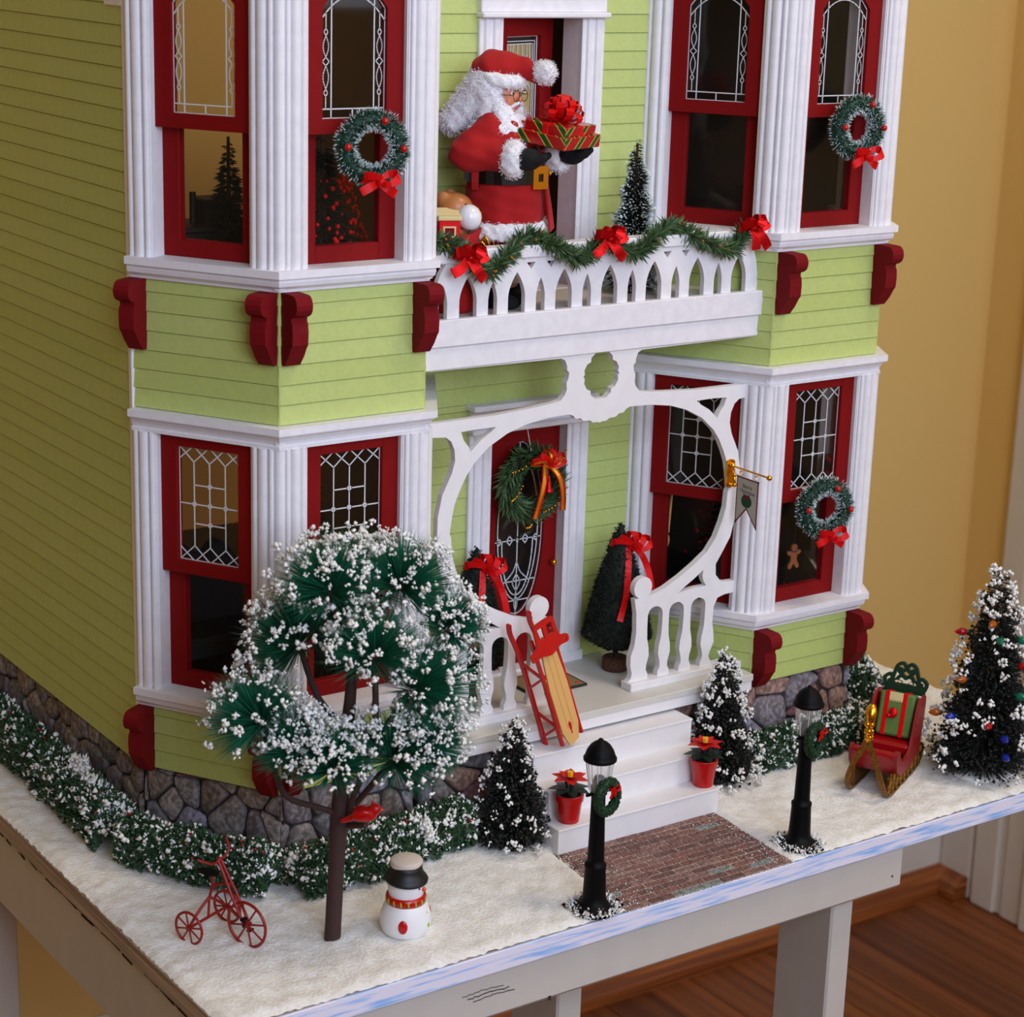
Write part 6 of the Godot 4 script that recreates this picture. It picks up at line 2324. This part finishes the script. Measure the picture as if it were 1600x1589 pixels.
	part("bow", rs, M.ribbon, gf)

# ---------------------------------------------------------------- garden
func garden() -> void:
	frost_wreath("frosted green wreath with red bow on the upper left front window", Vector3(0.1062, 0.4532, 0.1165), -0.28, 71)
	frost_wreath("frosted green wreath with red bow on the upper right front window", Vector3(0.489, 0.454, 0.1165), -0.1, 72)
	frost_wreath("frosted green wreath with red bow on the lower right front window", Vector3(0.4842, 0.1862, 0.1165), -0.28, 73)
	flocked_pine()
	hedge("snowy hedge running back along the dark side wall", [Vector3(-0.019, 0.002, -0.3), Vector3(-0.0195, 0.002, -0.15), Vector3(-0.021, 0.002, -0.05), Vector3(-0.0215, 0.002, 0.016)], 0.026, 0.034, 81, 6500, 2000, 16, [Vector3(-0.02, 0.0365, -0.04), Vector3(-0.021, 0.033, -0.018), Vector3(-0.021, 0.028, 0.004)])
	hedge("snowy hedge in front of the angled bay behind the red tricycle", [Vector3(-0.0205, 0.002, 0.034), Vector3(0.0, 0.002, 0.073), Vector3(0.019, 0.002, 0.103), Vector3(0.034, 0.002, 0.124)], 0.026, 0.03, 82, 4600, 1100, 15)
	hedge("snowy hedge running behind the snowman to the dark bottle-brush tree", [Vector3(0.049, 0.002, 0.1335), Vector3(0.09, 0.002, 0.1345), Vector3(0.13, 0.002, 0.1275), Vector3(0.178, 0.002, 0.1225)], 0.026, 0.03, 83, 5200, 1500, 14, [Vector3(0.136, 0.026, 0.135)])
	hedge("snowy hedge under the right bay behind the second lamp post", [Vector3(0.415, 0.002, 0.1275), Vector3(0.455, 0.002, 0.1285), Vector3(0.5, 0.002, 0.1275), Vector3(0.533, 0.002, 0.1225)], 0.026, 0.0265, 84, 5000, 1500, 8)
	hedge("snowy hedge round the far corner of the right bay", [Vector3(0.553, 0.002, 0.105), Vector3(0.566, 0.002, 0.08), Vector3(0.58, 0.002, 0.05)], 0.026, 0.042, 85, 3000, 900, 3)
	brush_tree("bottle_brush_tree", "dark snow-tipped bottle-brush tree to the left of the steps", Vector3(0.2035, 0.002, 0.1385), 0.087, 0.0275, 91, M.brush_dark, M.flock, 3600, 120, 0.0014, "bottle-brush trees flanking the steps")
	brush_tree("bottle_brush_tree", "dark snow-tipped bottle-brush tree to the right of the steps", Vector3(0.3895, 0.002, 0.1275), 0.096, 0.0275, 92, M.brush_dark, M.flock, 3600, 170, 0.0016, "bottle-brush trees flanking the steps")
	var rt := brush_tree("ornament_tree", "snow-tipped tree hung with coloured bulbs at the far right end", Vector3(0.5635, 0.003, 0.2142), 0.152, 0.042, 93, M.brush_dark, M.flock, 6500, 190, 0.0019)
	var bs := MB.new()
	bs.ball(Vector3(0, 0.001, 0), Vector3(0.026, 0.004, 0.022), 20)
	part("snow_base", bs, M.flock, rt)
	# coloured bulbs hung on it
	var bulbs := [[1543, 958, "amber", "amber"], [1502, 979, "red", "red"], [1552, 981, "green", "dark green"], [1588, 983, "green", "bright green"], [1586, 1019, "red", "red"], [1496, 1044, "amber", "amber"], [1578, 1060, "green", "teal"], [1477, 1100, "blue", "blue"], [1526, 1101, "red", "red"], [1549, 1119, "blue", "blue"], [1549, 1145, "blue", "blue"], [1460, 1106, "amber", "amber"]]
	var words := ["topmost amber bulb, just under the snowy tip", "red bulb sticking out at the upper left", "dark green bulb just below the topmost amber one", "bright green bulb sticking out at the upper right", "red bulb at the right edge in the upper half", "amber bulb on the left at mid height", "teal bulb on the right at mid height", "blue bulb low on the left", "red bulb low in the middle", "blue bulb low in the middle, right of the red one", "lowest blue bulb of the tree", "amber bulb lowest on the left edge"]
	for i in bulbs.size():
		var q = bulbs[i]
		var u: float = (q[0] - 1531.0 - (1205.0 - q[1]) * 0.105) / 2150.0
		var y: float = (1205.0 - q[1]) / 2080.0
		var yn := clampf(y / 0.152, 0.0, 0.98)
		var R := 0.042 * pow(1.0 - yn, 0.82) + 0.006
		var w := sqrt(maxf(R * R - u * u, 0.00002))
		var p := Vector3(0.5635, 0.003 + y - 0.002, 0.2142) + SCR * u + TOW * w
		var dir := (SCR * u + TOW * w * 0.6).normalized()
		var b := thing("tree_bulb", words[i], "ornament", p, 0.0, "coloured bulbs on the right-hand tree")
		var bm := MB.new()
		var side := dir.cross(Vector3.UP).normalized()
		bm.lathe([Vector2(0.0001, 0.0085), Vector2(0.0016, 0.0066), Vector2(0.0028, 0.004), Vector2(0.0029, 0.002), Vector2(0.0018, 0), Vector2(0.0001, -0.0002)], 14, Transform3D(Basis(side, dir, side.cross(dir)), -dir * 0.003))
		part("glass", bm, M["bulb_" + q[2]], b)
		var cp := MB.new()
		cp.lathe([Vector2(0.0001, 0.001), Vector2(0.0014, 0.001), Vector2(0.0014, -0.0015), Vector2(0.0001, -0.0016)], 10, Transform3D(Basis(side, dir, side.cross(dir)), -dir * 0.0035))
		part("cap", cp, M.scroll_green, b)
	lamp_post(Vector3(0.1935, 0.002, 0.2425), "first", "black street lamp with green wreath at the left corner of the brick walk", "green wreath with red bow hung on the lamp left of the walk", 0.0)
	lamp_post(Vector3(0.3648, 0.002, 0.2385), "second", "black street lamp with green wreath at the right corner of the brick walk", "green wreath with red bow hung on the lamp right of the walk", 0.12)
	poinsettia(Vector3(0.2352, 0.0182, 0.158), "red pot of red poinsettia at the left end of the lowest step", 101)
	poinsettia(Vector3(0.3492, 0.0182, 0.1575), "red pot of red poinsettia at the right end of the lowest step", 102)
	tricycle()
	snowman()
	sleigh()

func lamp_post(at: Vector3, _n: String, label: String, wl: String, turn: float) -> void:
	var g := RandomNumberGenerator.new()
	g.seed = int(at.x * 1000)
	var t := thing("street_lamp", label, "lamp", at, turn, "street lamps at the walk")
	var ps := MB.new()
	ps.lathe([Vector2(0.0001, 0), Vector2(0.0145, 0), Vector2(0.014, 0.0018), Vector2(0.0098, 0.004), Vector2(0.0078, 0.0065), Vector2(0.0072, 0.01), Vector2(0.0064, 0.028), Vector2(0.0067, 0.0285), Vector2(0.0067, 0.0305), Vector2(0.0054, 0.0315), Vector2(0.0052, 0.034), Vector2(0.0046, 0.058), Vector2(0.0043, 0.076), Vector2(0.0052, 0.0765), Vector2(0.0052, 0.078), Vector2(0.0001, 0.078)], 22)
	ps.rod(Vector3(-0.009, 0.077, 0.0), Vector3(0.009, 0.077, 0.0), 0.0011, 8)
	ps.rod(Vector3(0.009, 0.0815, 0.0), Vector3(0.0018, 0.08, 0.0), 0.0009, 8)
	ps.ball(Vector3(0.0098, 0.0818, 0), Vector3.ONE * 0.0016, 10)
	part("post", ps, M.black_iron, t)
	var gl := MB.new()
	var rows := []
	for q in [[0.0058, 0.0785], [0.0085, 0.0985]]:
		var r := PackedVector3Array()
		for j in 32:
			var a := TAU * j / 32.0
			var rr: float = q[0] * (1.0 + (0.04 if j % 4 == 0 else 0.0))
			r.append(Vector3(cos(a) * rr, q[1], sin(a) * rr))
		rows.append(r)
	gl.grid(rows, true)
	part("glass", gl, M.lamp_glass, t)
	for j in 8:
		var a := TAU * j / 8.0
		var rb := MB.new()
		rb.rod(Vector3(cos(a) * 0.006, 0.0785, sin(a) * 0.006), Vector3(cos(a) * 0.0087, 0.0985, sin(a) * 0.0087), 0.00028, 5)
		part("glass_rib", rb, M.leading, t)
	var ins := MB.new()
	ins.lathe([Vector2(0.0001, 0.078), Vector2(0.005, 0.078), Vector2(0.0052, 0.081), Vector2(0.0036, 0.083), Vector2(0.004, 0.0845), Vector2(0.003, 0.0875), Vector2(0.0001, 0.0885)], 14)
	part("burner", ins, M.lamp_teal, t)
	var cp := MB.new()
	cp.lathe([Vector2(0.0084, 0.098), Vector2(0.0101, 0.0982), Vector2(0.0102, 0.0998), Vector2(0.0092, 0.1006), Vector2(0.0091, 0.1018), Vector2(0.0081, 0.1046), Vector2(0.0062, 0.1076), Vector2(0.0038, 0.1096), Vector2(0.0017, 0.1104), Vector2(0.0014, 0.1116), Vector2(0.0001, 0.1123)], 24)
	cp.lathe([Vector2(0.0001, 0.0979), Vector2(0.0084, 0.098)], 24)
	part("cap", cp, M.black_iron, t)
	# ruffled fluff round the foot
	var fl := MB.new()
	for i in 260:
		var a := g.randf() * TAU
		var r := g.randf_range(0.009, 0.0165)
		fl.leaf(Vector3(cos(a) * r, g.randf_range(0.001, 0.003), sin(a) * r), Vector3(cos(a) * 0.001, g.randf_range(0.0005, 0.0025), sin(a) * 0.001) + rv(g) * 0.002, rv(g), 0.0018)
		fl.lump(Vector3(cos(a) * r, g.randf_range(0.0005, 0.003), sin(a) * r), g.randf_range(0.0005, 0.0011), g)
	stuff(part("snow_flakes", fl, M.flock, t))
	var fd := MB.new()
	for i in 60:
		var a := g.randf() * TAU
		var r := g.randf_range(0.01, 0.017)
		fd.leaf(Vector3(cos(a) * r, 0.0015, sin(a) * r), Vector3(cos(a) * 0.003, g.randf_range(0.0, 0.0015), sin(a) * 0.003), rv(g), 0.003)
	stuff(part("dark_leaves", fd, M.black_iron, t))
	# its little wreath hangs from the crossbar
	var w := thing("lamp_wreath", wl, "wreath", at + Vector3(0.0012, 0.0765, 0.0072), -0.1 + turn, "wreaths on the street lamps")
	w.rotate_object_local(Vector3.UP, 0.25)
	var wm := MB.new()
	var ring := []
	for i in 29: ring.append(Vector3(0.0078 * cos(TAU * i / 28.0), 0.0096 * sin(TAU * i / 28.0), 0))
	wm.tube(ring, 0.0026, 10, false)
	for i in 900:
		var a := g.randf() * TAU
		var b := g.randf() * TAU
		var c := Vector3(cos(a), sin(a), 0)
		var dd := c * cos(b) + Vector3.BACK * sin(b)
		wm.lump(Vector3(0.0078 * cos(a), 0.0096 * sin(a), 0) + dd * 0.0027, 0.00075, g)
	stuff(part("greens", wm, M.wreath_green, w))
	bow(w, "bow", Transform3D(Basis.IDENTITY, Vector3(0.002, 0.0055, 0.003)), 0.0085, 0.0018, M.ribbon, [[Vector3.ZERO, Vector3(-0.0015, -0.003, 0.0003), Vector3(-0.0028, -0.0055, 0)], [Vector3.ZERO, Vector3(0.0012, -0.003, 0.0003), Vector3(0.0018, -0.005, 0)]])

func poinsettia(at: Vector3, label: String, sd: int) -> void:
	var g := RandomNumberGenerator.new()
	g.seed = sd
	var t := thing("poinsettia", label, "potted plant", at, g.randf() * 2.0, "potted poinsettias on the steps")
	var pm := MB.new()
	pm.lathe([Vector2(0.0001, 0), Vector2(0.0065, 0), Vector2(0.0069, 0.0006), Vector2(0.0086, 0.0148), Vector2(0.0094, 0.015), Vector2(0.0097, 0.019), Vector2(0.0092, 0.0198), Vector2(0.0084, 0.0196), Vector2(0.008, 0.017), Vector2(0.0001, 0.0168)], 24)
	part("pot", pm, M.pot, t)
	var so := MB.new()
	so.lathe([Vector2(0.008, 0.0172), Vector2(0.005, 0.0186), Vector2(0.0001, 0.0192)], 14)
	for i in 3: so.rod(Vector3(0, 0.018, 0), Vector3(cos(i * 2.1) * 0.003, 0.027, sin(i * 2.1) * 0.003), 0.0007, 6)
	part("soil", so, M.soil, t)
	var petal := func(a: float, el: float, L: float, w: float, base: Vector3) -> MB:
		var mb := MB.new()
		var d := Vector3(cos(a) * cos(el), sin(el), sin(a) * cos(el))
		var s := Vector3(-sin(a), 0, cos(a))
		var up := s.cross(d)
		if up.y < 0: up = -up
		var top := []
		var bot := []
		for i in 8:
			var u := i / 7.0
			var hw: float = w * 0.5 * sin(PI * pow(u, 0.75)) + 0.0001
			var droop := Vector3.DOWN * L * 0.22 * u * u
			var c: Vector3 = base + d * L * u + droop
			top.append(PackedVector3Array([c - s * hw + up * 0.0001, c - up * 0.0005 * (1 - u) + up * 0.0002, c + s * hw + up * 0.0001]))
			bot.append(PackedVector3Array([c + s * hw - up * 0.0001, c - up * 0.0005 * (1 - u) - up * 0.0002, c - s * hw - up * 0.0001]))
		mb.grid(top)
		mb.grid(bot)
		return mb
	for i in 7: part("leaf", petal.call(i * 0.9 + 0.2, 0.1, 0.0145, 0.0085, Vector3(0, 0.0235, 0)), M.leaf, t)
	for i in 6: part("petal", petal.call(i * PI / 3.0, 0.28, 0.0135, 0.0078, Vector3(0, 0.0295, 0)), M.petal, t)
	for i in 5: part("petal", petal.call(i * TAU / 5.0 + 0.4, 0.6, 0.0095, 0.006, Vector3(0, 0.03, 0)), M.petal, t)
	for i in 6:
		var sm := MB.new()
		var a := i * TAU / 6.0
		sm.tube([Vector3(cos(a) * 0.0011, 0.0305, sin(a) * 0.0011), Vector3(cos(a) * 0.0014, 0.0345, sin(a) * 0.0014)], [0.0006, 0.0008], 6)
		part("stamen", sm, M.stamen, t)

func wheel(mb: MB, c: Vector3, ax: Vector3, r: float, spokes: int, rim: float) -> void:
	var u := ax.cross(Vector3.UP).normalized()
	var v := Vector3.UP
	var ring := []
	for i in 33: ring.append(c + (u * cos(TAU * i / 32.0) + v * sin(TAU * i / 32.0)) * r)
	mb.tube(ring, rim, 8, false)
	for i in spokes:
		var a := TAU * (i + 0.3) / spokes
		mb.rod(c, c + (u * cos(a) + v * sin(a)) * r, rim * 0.62, 6)
	mb.rod(c - ax * rim * 1.6, c + ax * rim * 1.6, rim * 1.7, 10)

func tricycle() -> void:
	var t := thing("tricycle", "red wire tricycle with spoked wheels standing in the snow", "tricycle")
	var fwd := Vector3(0.395, 0, 0.919)
	var ax := Vector3(0.919, 0, -0.395)
	var rear := Vector3(-0.02, 0, 0.149)
	var fc := Vector3(-0.0087, 0.0162, 0.1762)
	var f := MB.new()
	wheel(f, fc, ax, 0.0137, 8, 0.00095)
	part("front_wheel", f, M.trike_red, t)
	for s in [-1, 1]:
		var w := MB.new()
		wheel(w, rear + ax * s * 0.0172 + Vector3.UP * 0.0122, ax, 0.0098, 8, 0.00085)
		part("rear_wheel", w, M.trike_red, t)
	var fr := MB.new()
	var steer := Vector3(-0.0172, 0.0525, 0.1585)
	for s in [-1, 1]:
		fr.tube(curve([fc + ax * s * 0.0023, fc.lerp(steer, 0.45) + ax * s * 0.0022, fc.lerp(steer, 0.75) + ax * s * 0.0015, steer + ax * s * 0.0011], 4), 0.0009, 8)
	var hinge := rear + Vector3.UP * 0.033 + fwd * 0.004
	fr.tube(curve([fc.lerp(steer, 0.62), hinge + fwd * 0.006 + Vector3.UP * 0.0035, hinge, rear + fwd * 0.001 + Vector3.UP * 0.025], 5), 0.0009, 8)
	for s in [-1, 1]:
		fr.tube(curve([rear + Vector3.UP * 0.0255 + fwd * 0.001, rear + ax * s * 0.009 + Vector3.UP * 0.019, rear + ax * s * 0.0172 + Vector3.UP * 0.0122], 4), 0.0009, 8)
	fr.rod(rear - ax * 0.0172 + Vector3.UP * 0.0122, rear + ax * 0.0172 + Vector3.UP * 0.0122, 0.0009)
	fr.rod(rear + Vector3.UP * 0.0122, rear + Vector3.UP * 0.0255 + fwd * 0.001, 0.0008)
	fr.rod(hinge, hinge + Vector3.UP * 0.008 - fwd * 0.001, 0.0009)
	part("frame", fr, M.trike_red, t)
	var hb := MB.new()
	hb.tube(curve([steer - ax * 0.0145 + Vector3.UP * 0.004 - fwd * 0.004, steer - ax * 0.0095 + Vector3.UP * 0.001 - fwd * 0.0008, steer - ax * 0.005 - Vector3.UP * 0.0012, steer, steer + ax * 0.005 + Vector3.UP * 0.0002, steer + ax * 0.0085 + Vector3.UP * 0.004, steer + ax * 0.0085 + Vector3.UP * 0.0105 - fwd * 0.002], 5), 0.0008, 8)
	hb.ball(steer, Vector3.ONE * 0.0017, 10)
	part("handlebar", hb, M.trike_red, t)
	var st := MB.new()
	var sc := hinge + Vector3.UP * 0.0085 - fwd * 0.004
	st.ball(sc, Vector3(0.0045, 0.001, 0.008), 14, Basis(ax, Vector3.UP, fwd))
	part("seat", st, M.black_iron, t)
	for s in [-1, 1]:
		var pd := MB.new()
		var e: Vector3 = fc + ax * s * 0.0045 - Vector3.UP * 0.007 * s - fwd * 0.003 * s
		pd.rod(fc + ax * s * 0.0035, e, 0.0007)
		pd.box(e + ax * s * 0.002, Vector3(0.0045, 0.0014, 0.003), 0.0004, Basis(ax, Vector3.UP, -fwd))
		part("pedal", pd, M.black_iron, t)

func snowman() -> void:
	var s := thing("snowman", "small white snowman figurine with black hat and red scarf in the snow", "snowman", Vector3(0.0795, 0.002, 0.2085), 0.0)
	s.basis = Basis(SCR, Vector3.UP, TOW)
	var b := MB.new()
	b.lathe([Vector2(0.0001, 0), Vector2(0.0105, 0), Vector2(0.0138, 0.0025), Vector2(0.0152, 0.0072), Vector2(0.0151, 0.0125), Vector2(0.0136, 0.0178), Vector2(0.0113, 0.0215), Vector2(0.0102, 0.024), Vector2(0.0103, 0.0262), Vector2(0.0108, 0.029), Vector2(0.0109, 0.0325), Vector2(0.0102, 0.0365), Vector2(0.0075, 0.041), Vector2(0.0001, 0.0425)], 32)
	part("body", b, M.snowman, s)
	var h := MB.new()
	var rows := []
	for q in [[0.0104, 0.0345], [0.0128, 0.0346], [0.0131, 0.036], [0.0116, 0.038], [0.0102, 0.04], [0.0094, 0.0428], [0.0094, 0.0462], [0.0001, 0.0464]]:
		var r := PackedVector3Array()
		for j in 28:
			var a := TAU * j / 28.0
			r.append(Vector3(cos(a) * q[0], q[1] - 0.0008 * cos(a) - 0.0006 * sin(a), sin(a) * q[0]))
		rows.append(r)
	h.grid(rows, true)
	part("hat", h, M.hat_black, s)
	var hs := MB.new()
	rows = []
	for q in [[0.0097, 0.0], [0.0097, 0.001], [0.0088, 0.002], [0.0045, 0.0026], [0.0001, 0.0028]]:
		var r := PackedVector3Array()
		for j in 28:
			var a := TAU * j / 28.0
			r.append(Vector3(cos(a) * q[0], 0.0458 + q[1] - (0.0022 * maxf(0.0, sin(a * 1.0 - 0.3)) * (0.7 + 0.3 * sin(a * 3.0)) if q[1] < 0.001 else 0.0), sin(a) * q[0]))
		rows.append(r)
	hs.grid(rows, true)
	part("hat_snow", hs, M.hat_snow, s)
	var sc := MB.new()
	sc.lathe([Vector2(0.0102, 0.0205), Vector2(0.0118, 0.0208), Vector2(0.0122, 0.023), Vector2(0.0118, 0.0254), Vector2(0.0102, 0.0258)], 28)
	part("scarf", sc, M.berry, s)
	for i in 11:
		var a := -0.9 + i * 0.38
		var sm := MB.new()
		sm.ball(Vector3(cos(a) * 0.012, 0.0231, sin(a) * 0.012), Vector3(0.0005, 0.0019, 0.0006), 8, Basis(Vector3.UP, -a) * Basis(Vector3.RIGHT, 0.15))
		part("scarf_stripe", sm, M.lime, s)
	var n := MB.new()
	n.ball(Vector3(0.0106, 0.0303, 0.004), Vector3(0.0016, 0.0014, 0.0014), 10)
	part("nose", n, M.orange, s)
	for a in [0.72, -0.1]:
		var e := MB.new()
		e.ball(Vector3(cos(a) * 0.0108, 0.0318, sin(a) * 0.0108), Vector3.ONE * 0.0007, 8)
		part("eye", e, M.blue, s)
	for q in [[1.62, 0.0105, 0.0029, 0.0042], [-0.2, 0.0135, 0.0024, 0.0036]]:
		var a: float = q[0]
		var rr: float = 0.0149 if q[1] < 0.012 else 0.014
		var m := MB.new()
		m.ball(Vector3(cos(a) * rr, q[1], sin(a) * rr), Vector3(0.0012, q[3], q[2]), 14, Basis(Vector3.UP, -a) * Basis(Vector3.BACK, 0.1))
		part("mitten", m, M.berry, s)
	for q in [[0.42, 0.0155, 0.0136], [0.42, 0.0085, 0.0151]]:
		var m := MB.new()
		m.ball(Vector3(cos(q[0]) * q[2], q[1], sin(q[0]) * q[2]), Vector3(0.0006, 0.0016, 0.0011), 10, Basis(Vector3.UP, -q[0]))
		part("button", m, M.lime, s)

func sleigh() -> void:
	# local x runs to the sleigh's right, z to its front
	var fw := Vector3(-0.885, 0, 0.465)
	var s := thing("sleigh", "red sleigh on carved gold runners with a green scrolled backrest", "sleigh", Vector3(0.4872, 0.0025, 0.19))
	s.basis = Basis(Vector3.UP.cross(fw), Vector3.UP, fw)
	var shell := MB.new()
	# body: curled dash in front, low seat, flaring high sides behind; extruded side panels
	var side := PackedVector2Array(curve([Vector2(-30, 56), Vector2(-35, 57), Vector2(-36, 50), Vector2(-33, 34), Vector2(-28, 20), Vector2(-20, 14), Vector2(0, 12.5), Vector2(16, 14), Vector2(24, 21), Vector2(26.5, 30), Vector2(23, 34), Vector2(18, 31.5), Vector2(14, 24), Vector2(4, 22), Vector2(-7, 25), Vector2(-13, 36), Vector2(-19, 50), Vector2(-25, 58)], 4))
	var px := Transform3D(Basis(Vector3.BACK, Vector3.UP, Vector3.LEFT), Vector3.ZERO)
	for x in [-1, 1]:
		var sp := MB.new()
		sp.fret([side], [], -x * 0.0162 - 0.0012, -x * 0.0162 + 0.0012, Transform3D(Basis(Vector3.BACK, Vector3.UP, Vector3.LEFT), Vector3.ZERO))
		part("side_panel", sp, M.sleigh_red, s)
	shell.fret([PackedVector2Array(curve([Vector2(-28, 20), Vector2(-20, 14), Vector2(0, 12.5), Vector2(16, 14), Vector2(24, 21), Vector2(26.5, 30), Vector2(23, 33), Vector2(19.5, 30), Vector2(16, 24), Vector2(6, 17.5), Vector2(-18, 18), Vector2(-26, 23)], 4))], [], -0.0158, 0.0158, px)
	part("hull", shell, M.sleigh_seat, s)
	var bk := MB.new()
	bk.fret([pv([-32, 22, -28, 20, -30.5, 54, -34, 54])], [], -0.0158, 0.0158, px)
	part("backboard", bk, M.sleigh_red, s)
	var st := MB.new()
	st.box(Vector3(0, 0.0225, -0.016), Vector3(0.0305, 0.009, 0.017), 0.002)
	part("seat", st, M.sleigh_seat, s)
	# green scrolled crest above the back
	var sol := [rect(-15, 54, 15, 60.5)]
	for q in [[[-14.5, 58], [-15.5, 63], [-11.5, 66], [-9.5, 62.5], [-12, 61.5]], [[-10.5, 60], [-8.5, 68], [-6.5, 73.5], [-2.8, 75.2], [-0.5, 72], [-2.5, 69.5], [-4.5, 71]], [[-7.5, 61], [-4, 66], [0, 64.8]], [[0, 64.5], [-4.8, 68.5], [-6, 71]]]:
		for m in [1, -1]:
			var pl := PackedVector2Array(curve(q.map(func(v): return Vector2(v[0] * m, v[1])), 4))
			for p in Geometry2D.offset_polyline(pl, 1.25, Geometry2D.JOIN_ROUND, Geometry2D.END_ROUND): sol.append(p)
	var cr := MB.new()
	cr.fret(sol, [oval(-5.2, 61.2, 3.0, 1.3, 14), oval(5.2, 61.2, 3.0, 1.3, 14)], -0.0014, 0.0014, Transform3D(Basis(Vector3.RIGHT, -0.12), Vector3(0, 0.0005, -0.0335)))
	part("crest", cr, M.scroll_green, s)
	# runners: a sole, a carved plate over it, and a sweep up to the front finial
	for x in [-1, 1]:
		var rn := MB.new()
		var sole := curve([Vector3(x * 0.0135, 0.0125, -0.05), Vector3(x * 0.0135, 0.0055, -0.044), Vector3(x * 0.0135, 0.0018, -0.03), Vector3(x * 0.0135, 0.0012, 0.0), Vector3(x * 0.0135, 0.0018, 0.022), Vector3(x * 0.0132, 0.006, 0.034), Vector3(x * 0.0118, 0.0165, 0.041), Vector3(x * 0.0075, 0.0295, 0.0415), Vector3(x * 0.0025, 0.039, 0.04), Vector3(0, 0.048, 0.0395)], 5)
		rn.ribbon(sole, [Vector3(1, 0, 0)], 0.0036, 0.0022)
		for i in 9:
			var z := lerpf(-0.042, 0.028, i / 8.0)
			var h := 0.016 + 0.002 * sin(i * 2.1)
			rn.tube(curve([Vector3(x * 0.0135, 0.002, z), Vector3(x * 0.0146, 0.006, z + 0.0035), Vector3(x * 0.0142, h, z - 0.0015), Vector3(x * 0.0138, h + 0.002, z + 0.003)], 4), [0.0013, 0.0015, 0.0017, 0.0018, 0.0018, 0.0018, 0.0017, 0.0017, 0.0016, 0.0015, 0.0014, 0.0013, 0.001], 7)
			rn.ball(Vector3(x * 0.0146, 0.0085 + 0.002 * cos(i * 1.7), z + 0.003), Vector3(0.0014, 0.002, 0.0026), 8)
		rn.box(Vector3(x * 0.0133, 0.0095, -0.01), Vector3(0.0014, 0.015, 0.068), 0.0004)
		rn.box(Vector3(x * 0.0135, 0.0125, -0.047), Vector3(0.0034, 0.006, 0.006), 0.001, Basis(Vector3.RIGHT, 0.5))
		part("runner", rn, M.old_gold, s)
	var fn := MB.new()
	fn.tube(curve([Vector3(0, 0.044, 0.0398), Vector3(0, 0.053, 0.0392), Vector3(0, 0.062, 0.038), Vector3(0, 0.07, 0.0355)], 5), [0.0018, 0.002, 0.0024, 0.0027, 0.003, 0.0026, 0.0024, 0.0028, 0.0034, 0.0038, 0.0042, 0.0042, 0.004, 0.0036, 0.0028, 0.0018], 12)
	for q in [[0.047, 0.0028], [0.0515, 0.0032], [0.0565, 0.0036]]:
		for k in 5:
			var a: float = TAU * k / 5.0 + q[0] * 100
			fn.ball(Vector3(cos(a) * q[1] * 0.7, q[0], 0.0392 + sin(a) * q[1] * 0.7), Vector3(0.0016, 0.0022, 0.0016), 8)
	part("finial", fn, M.gold, s)
	# wrapped parcel in the back of the sleigh
	var p := thing("parcel", "green parcel with red ribbons lying in the back of the sleigh", "gift", s.position + s.basis * Vector3(0.0, 0.0275, -0.0215))
	p.basis = s.basis * Basis(Vector3.RIGHT, -0.28)
	var bx := MB.new()
	bx.box(Vector3(0, 0.0155, 0), Vector3(0.0255, 0.031, 0.0125), 0.0015)
	part("box", bx, M.parcel_green, p)
	for x in [-0.0072, 0.0058]:
		var rb := MB.new()
		rb.box(Vector3(x, 0.0157, 0), Vector3(0.0034, 0.0318, 0.0133), 0.0004)
		part("ribbon", rb, M.ribbon, p)
	var lc := MB.new()
	lc.box(Vector3(-0.0007, 0.0285, 0.0063), Vector3(0.0098, 0.0055, 0.0008), 0.0002)
	for i in 5: lc.ball(Vector3(-0.0046 + i * 0.00195, 0.0256, 0.0063), Vector3(0.001, 0.0012, 0.0004), 8)
	part("lace_band", lc, M.cream, p)
	var bo := MB.new()
	bo.ball(Vector3(-0.001, 0.0165, 0.0075), Vector3(0.0032, 0.004, 0.002), 12)
	bo.ball(Vector3(-0.0035, 0.014, 0.0082), Vector3(0.0015, 0.0015, 0.0015), 10)
	part("rosette", bo, M.foil, p)

# short fibres standing on a fur surface
func fuzz(mb: MB, n: int, len: float) -> MB:
	var g := RandomNumberGenerator.new()
	g.seed = n + mb.P.size()
	var count := mb.P.size()
	for i in n:
		var k := g.randi() % count
		var nn: Vector3 = (mb.N[k] + rv(g) * 0.75 + Vector3.DOWN * 0.2).normalized()
		mb.leaf(mb.P[k] + rv(g) * 0.0006, nn * len * g.randf_range(0.5, 1.1), nn.cross(rv(g)).normalized(), 0.00042)
	return mb
